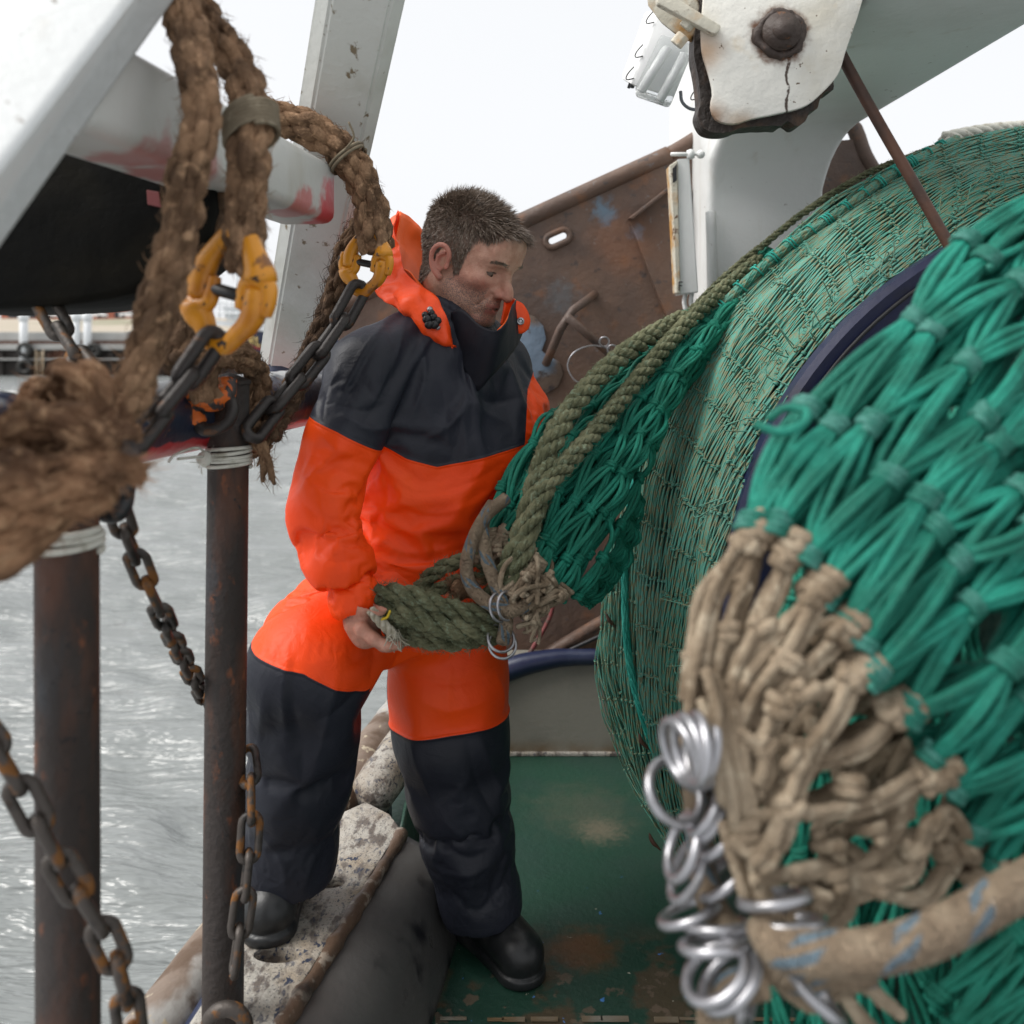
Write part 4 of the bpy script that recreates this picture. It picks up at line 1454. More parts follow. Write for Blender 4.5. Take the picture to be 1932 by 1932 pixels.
pst = []
for nm, px0, px1, top_, bot, d, r, lb in (('rail_post', 126, 131, 905, 2600, 1.0, 0.0332, 'thick rusty post under the big frayed rope knot'), ('rail_post', 432, 420, 722, 1925, 1.5, 0.0335, 'slimmer looking rusty post standing on the gunwale before the man')):
    mb = MB()
    a0, a1 = P(px1, bot, d), P(px0, top_, d)
    if d < 1.2:
        a1[2] = 1.17
    else:
        a0[2] = ZC
    mb.tube(np.stack([a0, a0 * .7 + a1 * .3, a0 * .4 + a1 * .6, a1]), r, 28, cap=True, lump=(0.0006, 20))
    if d > 1.2:
        mb.tube(np.stack([a1 - [0, 0, .002], a1 + [0, 0, .004]]), r + .002, 28)
    mb.build(nm, MT['rusty_post'], label=lb, cat='post', group='rusty posts holding the guard rail', auto=50)
    pst.append((a0, a1))
for (px, py, d, nw, lb) in ((127, 1018, 1.0, 3, 'white twine lashing around the thick post under the rope knot'), (432, 862, 1.5, 5, 'white twine lashing with loose tail around the slimmer post')):
    mb = MB()
    c = P(px, py, d)
    rr = 0.0355
    tw = np.linspace(0, nw * 2 * math.pi, nw * 28)
    pitch = 0.0088 if nw == 3 else 0.0068
    mb.tube(np.stack([c[0] + rr * np.cos(tw), c[1] + rr * np.sin(tw), c[2] + (tw / (2 * math.pi) - nw / 2) * pitch + .0012 * np.sin(tw * 1.3)], 1), pitch * .46, 8)
    if nw == 5:
        mb.tube(smooth([c + [-.033, -.01, .006], P(370, 845, 1.42), P(330, 858, 1.4), P(318, 872, 1.4)], 20), 0.0022, 6)
        mb.tube(smooth([c + [-.033, -.01, .002], P(375, 862, 1.42), P(335, 866, 1.38)], 20), 0.0022, 6)
        mb.ball(P(385, 866, 1.45), (.011, .008, .012), 8, lump=(.5, 90))
        fuzz(mb, smooth([P(383, 862, 1.45), P(380, 885, 1.45)], 10), 0.006, 24, 0.02, 0.0007, seed=3)
    mb.build('twine_lashing', MT['twine_white'], label=lb, cat='twine', group='white twine lashings on the posts')

# ------------------------------------------------------------------ brown ropes
def shaggy(name, lb, pts, R, mt='brown_rope', pitch=0.16, strands=4, fz=495, seed=1, fl=0.018, taper=None, group='frayed brown ropes', parent=None, extra=None, lump=0.006):
    path = PL(pts)
    n = max(int(plen(path) / 0.004), 30)
    mb = MB()
    st, base, _ = twist(path, R, strands, pitch, step=0.006)
    k = np.linspace(0, 1, len(base))
    tp = np.interp(k, [0, 1], taper) if taper else np.ones(len(base))
    mb.tube(base, R * .62 * tp, 10, lump=(lump * .5, 40))
    for q in st:
        q = base + (q - base) * tp[:, None]
        q = q + 0.0035 * np.stack([vnoise(q, 26), vnoise(q + 5, 26), vnoise(q + 9, 26)], 1)
        # each strand itself a pair of worn yarn bundles
        s2, b2, _ = twist(q, R * .42, 2, pitch * .42, -1, step=0.007)
        t2 = np.interp(np.linspace(0, 1, len(b2)), k, tp)
        for w in s2:
            w = b2 + (w - b2) * t2[:, None]
            mb.tube(w, R * .33 * t2 * (1 + .25 * vnoise(w, 30)), 8, lump=(lump * .45, 85))
    bb = smooth(path, n)
    fuzz(mb, bb, R * 1.0 * (np.interp(np.linspace(0, 1, n), [0, 1], taper) if taper else 1), int(fz), fl, 0.0006, .78, seed=seed)
    if extra:
        extra(mb)
    if parent is not None:
        return mb.build(name, MT[mt], parent)
    return mb.build(name, MT[mt], label=lb, cat='rope', group=group)


shaggy('brown_rope', 'thick brown rope hanging from the sloping white beam down to the frayed knot', [(318, -60, 1.06), (345, 20, 1.04), (362, 90, 1.01), (378, 170, .99), (374, 250, .98), (352, 340, .97), (334, 440, .96), (310, 540, .95), (280, 640, .93), (252, 730, .91), (214, 800, .88), (150, 850, .86)], 0.0225, fz=880, seed=3)
shaggy('brown_rope', 'brown rope bound with twine whose end loop sits in the bigger yellow link', [(330, -40, 1.14), (385, 40, 1.12), (440, 110, 1.1), (468, 180, 1.08), (474, 260, 1.06), (468, 330, 1.05), (462, 410, 1.05), (462, 470, 1.05), (462, 505, 1.06)], 0.0255, fz=715, seed=4, mt='brown_rope')
mb = MB()
c = P(474, 238, 1.07)
tw = np.linspace(0, 7 * 2 * math.pi, 200)
ax_ = nrm(P(474, 262, 1.06) - P(470, 200, 1.08))
T_, N_, B_ = frames(np.array([c, c + ax_ * .01]))
mb.tube(c + .031 * (np.cos(tw)[:, None] * N_[0] + np.sin(tw)[:, None] * B_[0]) + ax_ * ((tw / (2 * math.pi) - 3.5) * .0055)[:, None] + ax_ * (.01 * np.sin(tw))[:, None], .0033, 6)
mb.build('twine_whipping', MT['grey_twine'], label='grey twine whipping bound round the rope above the bigger yellow link', cat='twine')
shaggy('brown_rope', 'brown rope draped over the far end of the cross beam into the smaller yellow link', [(480, 205, 1.60), (520, 222, 1.62), (580, 240, 1.63), (640, 280, 1.64), (682, 340, 1.65), (700, 400, 1.65), (706, 450, 1.65), (708, 470, 1.65)], 0.0335, fz=825, seed=5)
mb = MB()
c = P(655, 300, 1.64)
tw = np.linspace(0, 2 * 2 * math.pi, 80)
ax_ = nrm(P(690, 350, 1.64) - P(620, 262, 1.64))
T_, N_, B_ = frames(np.array([c, c + ax_ * .01]))
mb.tube(c + .037 * (np.cos(tw)[:, None] * N_[0] + np.sin(tw)[:, None] * B_[0]) + ax_ * ((tw / (2 * math.pi) - 1) * .007)[:, None], .003, 6)
mb.tube(smooth([c + [.005, -.036, .012], c + [.02, -.045, .03], c + [.012, -.05, .055]], 12), .002, 6)
mb.build('twine_tie', MT['grey_twine'], label='thin twine tie with a loose end round the far brown rope', cat='twine')


def frays(mb):
    for s_, (px, py) in enumerate(((500, 895), (512, 905), (484, 880), (518, 915), (495, 910), (505, 880))):
        q = smooth([P(492, 835, 1.5), P((492 + px) / 2 + 4, (840 + py) / 2, 1.5), P(px, py, 1.5)], 14)
        mb.tube(q, np.linspace(.008, .0015, 14), 6, lump=(.003, 60))
        fuzz(mb, q, .004, 30, .025, .0005, .6, seed=s_ + 40)


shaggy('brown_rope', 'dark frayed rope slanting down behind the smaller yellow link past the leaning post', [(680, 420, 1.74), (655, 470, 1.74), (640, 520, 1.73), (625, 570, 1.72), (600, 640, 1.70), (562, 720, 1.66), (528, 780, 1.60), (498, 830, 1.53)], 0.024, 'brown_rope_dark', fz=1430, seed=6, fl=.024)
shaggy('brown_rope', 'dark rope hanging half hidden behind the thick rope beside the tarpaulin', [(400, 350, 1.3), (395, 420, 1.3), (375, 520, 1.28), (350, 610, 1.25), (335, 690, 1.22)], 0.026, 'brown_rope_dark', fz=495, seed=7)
shaggy('brown_rope', 'brown rope coiled over the rail at the slimmer post holding the orange link', [(392, 752, 1.38), (386, 715, 1.37), (395, 688, 1.37), (425, 668, 1.40), (455, 672, 1.47), (480, 700, 1.56), (490, 745, 1.58), (482, 800, 1.56), (492, 850, 1.53)], 0.0245, 'brown_rope', fz=770, seed=8, extra=frays)

kn = thing('rope_knot', 'huge frayed brown rope knot piled on the thick rusty post', 'rope knot', P(110, 1000, .85))
loops = [
    [(60, 760, .92), (105, 722, .90), (150, 712, .88), (190, 745, .87), (195, 800, .86), (160, 850, .84), (110, 860, .83), (70, 830, .85)],
    [(-40, 850, .80), (30, 800, .80), (90, 790, .79), (150, 810, .79), (190, 860, .80), (200, 910, .82)],
    [(-40, 900, .78), (20, 880, .76), (80, 900, .75), (140, 890, .77), (205, 850, .83), (235, 800, .88)],
    [(-40, 960, .76), (30, 950, .74), (100, 960, .75), (170, 930, .78), (220, 870, .84)],
    [(20, 850, .84), (60, 900, .82), (130, 940, .80), (190, 920, .82)],
    [(40, 780, .88), (90, 830, .84), (100, 900, .80), (60, 960, .78)]]
for i, L in enumerate(loops):
    shaggy('loop', None, L, 0.0205 if i else .023, 'knot_rope', fz=231, seed=20 + i, fl=.02, parent=kn, strands=3, lump=.009)
shaggy('tail', None, [(-40, 945, .71), (40, 930, .72), (110, 912, .735), (180, 893, .75), (235, 886, .77), (274, 896, .78)], 0.020, 'knot_rope', fz=495, seed=31, fl=.022, taper=(1.6, .55), parent=kn, strands=3, lump=.012)
mb = MB()
bag = smooth([P(-60, 1005, .74), P(0, 985, .75), P(55, 955, .77), P(100, 930, .80), P(140, 915, .82)], 60)
mb.tube(bag, np.interp(np.linspace(0, 1, 60), [0, .5, 1], [.044, .034, .018]), 24, lump=(.007, 28))
for k in range(60):
    a = rng.random() * 6.28
    T_, N_, B_ = frames(bag)
    r0 = np.interp(np.linspace(0, 1, 60), [0, .5, 1], [.044, .034, .018])
    tw = a + np.linspace(0, .8, 60) * (1 if k % 2 else .5)
    q = bag + r0[:, None] * (np.cos(tw)[:, None] * N_ + np.sin(tw)[:, None] * B_)
    s0 = rng.integers(0, 25)
    mb.tube(q[s0:s0 + 30], .0035 + .003 * rng.random(), 5, lump=(.002, 90))
fuzz(mb, bag, .032, 900, .03, .0006, .8, seed=77)
mb.build('unlaid_strand', MT['knot_rope'], kn)
mb = MB()
mb.tube(PL([(225, 905, .80), (238, 880, .80), (240, 850, .82)]), .012, 10)
mb.build('dark_clamp', MT['dark_steel'], kn)

# ------------------------------------------------------------------ yellow connecting links


def half(mb, o, R, s, up):
    """One half of the link: a bow ending in a single eye on one side and a two pronged fork on the other."""
    sg = 1 if up else -1
    mx_ = 1 if up else -1                                     # side of the fork

    def put(pts, r):
        L = np.array([(x, 0, y) for x, y in pts]) * s
        w = smooth((R @ L.T).T + o, 26)
        mb.tube(w, np.interp(np.linspace(0, 1, 26), np.linspace(0, 1, len(r)), r) * s, 14, ref=R @ np.array([0, 1, 0]), flat=1.15)
    top = 1.42 if up else 1.26
    put([(-mx_ * .80, -sg * .24), (-mx_ * .83, sg * .20), (-mx_ * .74, sg * .55), (-mx_ * .50, sg * (top - .42)), (-mx_ * .22, sg * (top - .08)), (mx_ * .22, sg * (top - .08)), (mx_ * .50, sg * (top - .42)), (mx_ * .76, sg * .62), (mx_ * .80, sg * .46)], [.25, .27, .24, .20, .18, .18, .20, .27, .36])
    put([(mx_ * .78, sg * .52), (mx_ * 1.08, sg * .34), (mx_ * 1.15, sg * .0), (mx_ * 1.13, -sg * .26)], [.24, .18, .165, .14])
    put([(mx_ * .76, sg * .52), (mx_ * .50, sg * .32), (mx_ * .45, sg * .0), (mx_ * .46, -sg * .26)], [.24, .18, .165, .14])


def rotm(rz, ry, rx=0):
    return np.array(Euler((math.radians(rx), math.radians(ry), math.radians(rz))).to_matrix())


for lb, c, s, R in (('bigger nearer yellow connecting link joining the bound rope to a dark chain', P(430, 552, 1.05), .0520, rotm(-24, 14, 0)), ('smaller farther yellow connecting link on the draped rope beside the orange hood', P(690, 497, 1.65), .0445, rotm(-26, 12, 0))):
    yl = thing('connecting_link', lb, 'link', c, 'yellow connecting links')
    for up in (True, False):
        mb = MB()
        half(mb, c, R, s, up)
        mb.build('half_link', MT['yellow'], yl)
    mb = MB()
    ax = R @ np.array([1, 0, 0])
    mb.tube(np.array([c - ax * s * 1.3, c + ax * s * 1.24]), .15 * s, 14)
    mb.build('pin', MT['black_plastic'], yl)

ol = thing('worn_link', 'worn orange and black connecting link on the rail against the slimmer post', 'link', P(395, 770, 1.440))
mb = MB()
mb.tube(smooth(PL([(358, 716, 1.445), (356, 760, 1.435), (372, 800, 1.430)]), 16), .0165, 12)
mb.tube(smooth(PL([(428, 716, 1.460), (424, 748, 1.450), (400, 758, 1.435), (372, 752, 1.432)]), 16), .0165, 12)
mb.tube(smooth(PL([(352, 738, 1.430), (390, 752, 1.425), (432, 742, 1.440)]), 16), .016, 12)
mb.build('upper_half', MT['orange_worn'], ol)
mb = MB()
mb.tube(smooth(PL([(372, 800, 1.430), (392, 812, 1.425), (425, 800, 1.425), (438, 775, 1.430), (430, 752, 1.440), (405, 750, 1.450)]), 30), .0105, 12)
mb.build('lower_half', MT['chain_dark'], ol)
mb = MB()
mb.tube(smooth(PL([(186, 905, 1.06), (186, 950, 1.05), (205, 968, 1.05), (228, 960, 1.05), (236, 920, 1.06), (236, 895, 1.06)]), 30), .012, 12)
mb.tube(PL([(180, 925, 1.05), (244, 925, 1.05)]), .011, 12)
mb.build('shackle', MT['dark_steel'], label='black steel shackle below the rope knot holding the rusty chain', cat='shackle')

# ------------------------------------------------------------------ chains


def link_mesh(name, L, Wd, r, mt):
    a = np.linspace(-math.pi / 2, math.pi / 2, 9)
    hl, hw = L / 2 - Wd / 2, Wd / 2 - r
    pts = [(hl + hw * math.cos(q), hw * math.sin(q)) for q in a] + [(-hl - hw * math.cos(q), -hw * math.sin(q)) for q in a]
    mb = MB()
    mb.tube(np.array([(x, y, 0) for x, y in pts]), r, 10, closed=True, ref=(0, 0, 1), lump=(r * .18, 160))
    return mb.mesh(name, MT[mt])


def chain(lb, pts, L, Wd, r, mt, start=0, ref=(0, 1, 0), roll=0.0, kind='link'):
    path = smooth(PL(pts), 400)
    pitch = L - 4 * r
    n = int(plen(path) / pitch)
    t = thing('chain', lb, 'chain', path[0], 'rusty chains' if mt == 'chain' else 'dark chains')
    me = link_mesh(kind, L, Wd, r, mt)
    T, N, B = frames(path, ref)
    s = np.r_[0, np.cumsum(np.linalg.norm(np.diff(path, axis=0), axis=1))]
    for k in range(n):
        i = int(np.searchsorted(s, (k + .5) * pitch))
        i = min(i, len(path) - 1)
        a = roll + (k + start) % 2 * math.pi / 2 + .12 * math.sin(k * 2.7)
        y = math.cos(a) * B[i] + math.sin(a) * N[i]
        z = np.cross(T[i], y)
        M = Matrix(((T[i][0], y[0], z[0]), (T[i][1], y[1], z[1]), (T[i][2], y[2], z[2])))
        o = bpy.data.objects.new(kind, me)
        C.objects.link(o)
        o.parent = t
        o.location = tuple(path[i] - path[0])
        o.rotation_euler = M.to_euler()
    return t


chain('rusty chain sagging across the front of the thick post at lower left', [(-60, 1350, .90), (0, 1425, .90), (60, 1530, .90), (120, 1640, .91), (180, 1735, .92), (225, 1830, .93), (245, 1930, .94), (255, 2020, .95)], .068, .036, .0062, 'chain', roll=.5)
chain('rusty chain running from the black shackle down behind the slimmer post', [(218, 955, 1.08), (260, 1060, 1.15), (310, 1170, 1.22), (350, 1250, 1.40), (395, 1330, 1.56), (430, 1390, 1.60), (466, 1440, 1.55)], .072, .034, .0058, 'chain', roll=.35)
chain('rusty and silver chain hanging right of the slimmer post before the navy trouser leg', [(466, 1418, 1.53), (474, 1500, 1.47), (470, 1600, 1.45), (460, 1700, 1.44), (447, 1790, 1.43), (436, 1880, 1.42)], .083, .042, .0066, 'chain', start=0, roll=.25)
chain('dark chain running down left from the bigger yellow link', [(402, 640, 1.05), (368, 690, 1.04), (325, 745, 1.02), (285, 790, .99), (250, 835, .96)], .086, .040, .0085, 'chain_dark', roll=.6)
chain('dark chain running down from the smaller yellow link to the navy rail', [(678, 545, 1.65), (640, 610, 1.63), (590, 680, 1.60), (540, 740, 1.56), (490, 800, 1.50), (474, 830, 1.47)], .105, .048, .0092, 'chain_dark', roll=.5)
chain('short rusty chain coming out under the tarpaulin above the rope knot', [(85, 570, 1.28), (110, 615, 1.27), (140, 665, 1.25), (170, 705, 1.22), (200, 740, 1.2)], .082, .040, .0078, 'chain', roll=.4)
mb = MB()
a = np.linspace(-.5, math.pi + .5, 30)
c = P(428, 1925, 1.40)
mb.tube(np.stack([c[0] + .030 * np.cos(a), np.full(30, c[1]), c[2] - .012 + .030 * np.sin(a)], 1), .0115, 12)
mb.build('pad_eye', MT['chain'], label='worn steel eye on the gunwale holding the lower end of the silver chain', cat='eye')

# ------------------------------------------------------------------ net drum
DC = np.array([1.209, 1.72, 0.791])
dr = thing('net_drum', 'big net drum with a navy painted flange carrying the fishing net', 'net drum', (1.209, 2.0, 0))
mb = MB()
prof = [(0.0, 1.70), (0.78, 1.70), (0.80, 1.692), (0.812, 1.70), (0.812, 1.735), (0.80, 1.745), (0.0, 1.745)]
a = np.linspace(0, 2 * math.pi, 129)
G = np.stack([np.stack([DC[0] + r * np.cos(a), np.full(129, y), DC[2] + r * np.sin(a)], 1) for r, y in prof], 0)
mb.grid(G)
mb.build('flange', MT['drum_navy'], dr, auto=40)
mb = MB()
for r in (.55, .70, .775):
    mb.tube(np.stack([DC[0] + r * np.cos(a[:-1]), np.full(128, 1.699), DC[2] + r * np.sin(a[:-1])], 1), .004, 6, closed=True, ref=(0, 1, 0))
mb.build('flange_seam', MT['dark_steel'], dr)
mb = MB()
prof = [(0.0, 1.746), (0.785, 1.746), (0.80, 2.5), (0.0, 2.5)]
G = np.stack([np.stack([DC[0] + r * np.cos(a), np.full(129, y), DC[2] + r * np.sin(a)], 1) for r, y in prof], 0)
mb.grid(G)
mb.build('barrel', MT['drum_core'], dr, auto=40)


def knot(mb, c, t, n, r, mi=0, turns=2.0, fat=2.0, seg=6, g=rng):
    """A sheet bend read as a few tight turns round the strands."""
    b = np.cross(t, n)
    a = np.linspace(0, turns * 2 * math.pi, int(turns * 9)) + g.random() * 6
    k = np.linspace(-1, 1, len(a))
    tilt = g.uniform(-.5, .5)
    p = c + fat * r * (np.cos(a)[:, None] * n * .8 + np.sin(a)[:, None] * b) + (k * r * turns * .75)[:, None] * t + (np.sin(a) * tilt * r)[:, None] * t
    mb.tube(p, r * .95, seg, mi=mi)


def netting(mb, kb, S, nu, nv, r, g, lift=0.0, double=0.0, sag=0.3, wob=0.25, kn=True, seg=6, pts=7, ju=.12, jv=.15, skip=0.0, u0=0, u1=1, fat=2.0, turns=2.0, cut=None, trip=2):
    """Diamond mesh netting knotted over a surface. Rows go along u, columns across v."""
    U = np.empty((nu + 1, nv + 1))
    V = np.empty((nu + 1, nv + 1))
    for i in range(nu + 1):
        for j in range(nv + 1):
            U[i, j] = (i + g.uniform(-ju, ju)) / nu
            V[i, j] = (j + .5 * (i % 2) + g.uniform(-jv, jv)) / (nv + .5)
    U = u0 + np.clip(U, 0, 1) * (u1 - u0)
    V = np.clip(V, 0.0, 1.0)
    Pt = S.at(U, V)
    Nn = S.nor(U, V)
    Pt = Pt + Nn * (lift + r * 2 * vnoise(Pt, 17)[..., None])
    k = np.linspace(0, 1, pts)
    for i in range(nu):
        for j in range(nv + 1):
            for dj in ((0, -1) if i % 2 == 0 else (0, 1)):
                j2 = j + dj
                if j2 < 0 or j2 > nv or g.random() < skip:
                    continue
                if cut and cut(U[i, j], V[i, j]):
                    continue
                uu = U[i, j] * (1 - k) + U[i + 1, j2] * k
                vv = V[i, j] * (1 - k) + V[i + 1, j2] * k
                base = S.at(uu, vv)
                nn = S.nor(uu, vv)
                e0, e1 = Pt[i, j] - base[0], Pt[i + 1, j2] - base[-1]
                q = base + e0 * (1 - k)[:, None] + e1 * k[:, None]
                L = np.linalg.norm(q[-1] - q[0])
                w = np.sin(k * math.pi)[:, None]
                q = q + w * (nn * g.uniform(-.3, 1) * sag * r * 3 + g.normal(0, wob * r, 3))
                if double:
                    d = nrm(np.cross(nrm(q[-1] - q[0]), nn[pts // 2]))
                    for sg in ((-1, 1) if trip == 2 else (-1.5, 0, 1.5)):
                        off = d * sg * double * r * (.45 + .55 * w) + w * g.normal(0, .55 * r, 3) + nn * (abs(sg) < .1) * r * .5
                        mb.tube(q + off, r, seg, cap=False, ref=nn, u0=g.random() * 9)
                else:
                    mb.tube(q, r, seg, cap=False, ref=nn, u0=g.random() * 9)
    if kn:
        for i in range(nu + 1):
            for j in range(nv + 1):
                if cut and cut(U[i, j], V[i, j]):
                    continue
                i2 = min(i + 1, nu)
                i1 = max(i - 1, 0)
                t = nrm(Pt[i2, j] - Pt[i1, j])
                n = nrm(Nn[i, j] - t * t.dot(Nn[i, j]))
                knot(kb, Pt[i, j], t, n, r, turns=turns * g.uniform(.8, 1.25), fat=fat * g.uniform(.85, 1.2), seg=5 if r < .004 else 8, g=g)
    return Pt


# fine net wound over the drum
EXT = [[(2560, 345, 2.70), (2330, 238, 2.67)], [(2560, 365, 2.42), (2330, 262, 2.39)], [(2560, 410, 2.16), (2330, 302, 2.13)], [(2560, 480, 1.79), (2330, 385, 1.78)]]
G0 = PL(EXT[0] + [(2110, 205, 2.62), (1932, 243, 2.55), (1780, 280, 2.5), (1640, 333, 2.45), (1520, 410, 2.4), (1420, 500, 2.35), (1330, 592, 2.3), (1262, 700, 2.28), (1218, 820, 2.26), (1197, 940, 2.25), (1190, 1060, 2.25), (1190, 1150, 2.25), (1192, 1250, 2.25), (1205, 1350, 2.25), (1235, 1470, 2.25), (1285, 1590, 2.25)])
Gm = PL(EXT[1] + [(2110, 235, 2.36), (1932, 268, 2.32), (1780, 306, 2.27), (1655, 368, 2.23), (1540, 452, 2.19), (1440, 552, 2.15), (1355, 660, 2.12), (1292, 780, 2.1), (1252, 900, 2.08), (1236, 1010, 2.07), (1228, 1110, 2.06), (1226, 1200, 2.06), (1230, 1300, 2.07), (1246, 1400, 2.08), (1272, 1500, 2.1), (1305, 1600, 2.12)])
G1 = PL(EXT[2] + [(2110, 275, 2.1), (1932, 305, 2.06), (1800, 342, 2.02), (1685, 415, 1.98), (1570, 512, 1.95), (1470, 625, 1.92), (1388, 745, 1.9), (1330, 868, 1.88), (1298, 980, 1.87), (1282, 1090, 1.87), (1275, 1190, 1.87), (1272, 1290, 1.88), (1280, 1395, 1.9), (1297, 1500, 1.93), (1318, 1600, 1.96)])
G2 = PL(EXT[3] + [(2110, 350, 1.76), (1932, 385, 1.74), (1830, 432, 1.73), (1705, 520, 1.72), (1598, 620, 1.71), (1505, 732, 1.71), (1440, 838, 1.71), (1396, 930, 1.71), (1366, 1020, 1.71), (1342, 1110, 1.71), (1325, 1210, 1.72), (1315, 1310, 1.74), (1318, 1410, 1.77), (1325, 1500, 1.8), (1338, 1600, 1.84)])
SF = Surf([G0, Gm, G1, G2], 140, 40)
UX = 1 - plen(smooth(Gm[2:], 200)) / plen(smooth(Gm, 200))
# soft billows across the wound net
uu, vv = np.meshgrid(np.linspace(-UX, 1, 140), np.linspace(0, 1, 40), indexing='ij')
SF.G = SF.G + SF.N * (0.040 * (np.abs(np.sin(vv * 8.5 + 1.3 * np.sin(uu * 4) + .6)) - .5) + 0.020 * vnoise(np.stack([uu * 6, vv * 9, uu * 0], -1), 1.0))[..., None] * -1
if SF.N[60, 20][0] > 0:
    SF.N = -SF.N
fn_ = thing('fishing_net', 'fine pale green fishing net wound over the drum in dense strands', 'net', (.8, 2.1, 0))
mb = MB()
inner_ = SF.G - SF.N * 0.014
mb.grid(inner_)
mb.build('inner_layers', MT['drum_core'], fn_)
g = np.random.default_rng(21)
mb, kb = MB(), MB()
netting(mb, mb, SF, 29, 66, 0.0022, g, lift=-0.003, sag=.2, wob=.1, kn=False, seg=4, ju=.04, jv=.12)
netting(mb, mb, SF, 29, 62, 0.0021, g, lift=0.002, sag=.3, wob=.15, kn=True, seg=4, pts=8, ju=.03, jv=.12, fat=2.0, turns=1.6)
netting(mb, mb, SF, 29, 26, 0.0018, g, lift=0.006, sag=.7, kn=True, seg=4, pts=8, ju=.2, jv=.3, skip=.8, fat=1.6, turns=1.5)
# loose threads along the near edge
for k in range(70):
    u = g.uniform(.15, .95)
    v = g.uniform(.82, 1.0)
    p = SF.at(np.array([u]), np.array([v]))[0]
    n = SF.nor(np.array([u]), np.array([v]))[0]
    q = smooth([p, p + n * .012 + g.normal(0, .012, 3), p + n * .02 + g.normal(0, .025, 3), p + n * .01 + g.normal(0, .035, 3)], 9)
    mb.tube(q, .0013, 4)
mb.build('fine_mesh', MT['fine_twine'], fn_)
# the darker lap of net hanging off the far side
H0 = PL([(1215, 860, 2.36), (1180, 960, 2.36), (1150, 1060, 2.36), (1134, 1160, 2.36), (1128, 1250, 2.36), (1138, 1330, 2.36), (1168, 1420, 2.36), (1205, 1500, 2.35), (1245, 1570, 2.33), (1292, 1640, 2.3)])
H1 = PL([(1222, 860, 2.29), (1195, 960, 2.28), (1172, 1060, 2.27), (1165, 1160, 2.26), (1165, 1250, 2.26), (1182, 1330, 2.26), (1208, 1420, 2.25), (1242, 1500, 2.24), (1275, 1570, 2.23), (1302, 1640, 2.2)])
H2 = PL([(1235, 860, 2.27), (1212, 960, 2.265), (1205, 1060, 2.26), (1205, 1160, 2.26), (1212, 1250, 2.26), (1228, 1330, 2.26), (1252, 1420, 2.26), (1285, 1500, 2.25), (1310, 1570, 2.23), (1325, 1640, 2.2)])
SH = Surf([H0, H1, H2], 60, 20)
if SH.N[30, 10][0] > 0:
    SH.N = -SH.N
mb = MB()
netting(mb, mb, SH, 12, 14, 0.0019, g, lift=0.0, sag=.6, kn=True, seg=4, pts=8, jv=.5, fat=1.5, turns=1.5)
netting(mb, mb, SH, 12, 20, 0.0018, g, lift=-0.006, sag=.4, kn=False, seg=4, jv=.5)
netting(mb, mb, SH, 12, 10, 0.0018, g, lift=0.006, sag=1, kn=True, seg=4, jv=.6, fat=1.5, turns=1.5)
mb.build('hanging_lap', MT['fine_twine'], fn_)
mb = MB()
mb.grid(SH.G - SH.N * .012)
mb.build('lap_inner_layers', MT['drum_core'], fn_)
# seam rope with turquoise lashing, and a second worn seam down the lap
for nm, uvs, R, lash in (('seam_rope', [(.19, .12), (.26, .2), (.33, .23), (.40, .22), (.47, .21), (.54, .17), (.60, .10), (.66, .05)], .013, True), ('lap_seam', [(.60, .0), (.68, .0), (.76, .02), (.84, .06), (.92, .12), (1, .15)], .010, False)):
    a = np.array(uvs)
    a[:, 0] = UX + a[:, 0] * (1 - UX)
    p = SF.at(a[:, 0], a[:, 1]) + SF.nor(a[:, 0], a[:, 1]) * .012
    mb = MB()
    st, base, _ = twist(p, R, 7, .35, step=.02)
    for q in st:
        mb.tube(q + rng.normal(0, .0006, q.shape), R * .42, 6, cap=False, lump=(.001, 90))
    for q in twist(p, R * 1.7, 6, .22, -1, step=.02)[0]:
        mb.tube(q, .0018, 4, cap=False)
    mb.build(nm, MT['fine_twine'] if lash else MT['turquoise'], fn_)
    if lash:
        base = smooth(p, 300)
        T_, N_, B_ = frames(base)
        for i0 in range(12, 292, 14):
            mb = MB()
            for k2 in range(int(rng.integers(1, 4))):
                tw = np.linspace(0, 1.1 * 2 * math.pi, 16)
                ii = np.clip(i0 + k2 * 2 + np.linspace(0, 3, 16), 0, 299).astype(int)
                q = base[ii] + R * 1.25 * (np.cos(tw)[:, None] * N_[ii] + np.sin(tw)[:, None] * B_[ii])
                mb.tube(q, .0026, 6)
            mb.build('lashing', MT['turquoise'], fn_)
mb = MB()
for px, py, d in ((1228, 1588, 2.0), (1146, 1170, 2.25), (1222, 1312, 2.15), (1238, 1345, 2.15), (1208, 1400, 2.12)):
    c = P(px, py, d)
    q = smooth([c + [-.004, 0, .02], c + [.002, -.004, .004], c + [.012, -.002, -.008], c + [.022, .002, -.02]], 10)
    mb.tube(q, np.array([.001, .003, .004, .005, .005, .005, .004, .003, .002, .001]), 6, lump=(.001, 150))
mb.build('bark_scraps', MT['rod_rust'], fn_)

# white float line at the top of the drum
mb = MB()
for q in twist(PL([(1780, 262, 2.62), (1850, 248, 2.66), (1932, 240, 2.7), (2100, 225, 2.75)]), .02, 3, .12)[0]:
    mb.tube(q, .012, 8)
mb.build('float_line', MT['twine_white'], label='thick white rope lying along the top of the wound net', cat='rope')

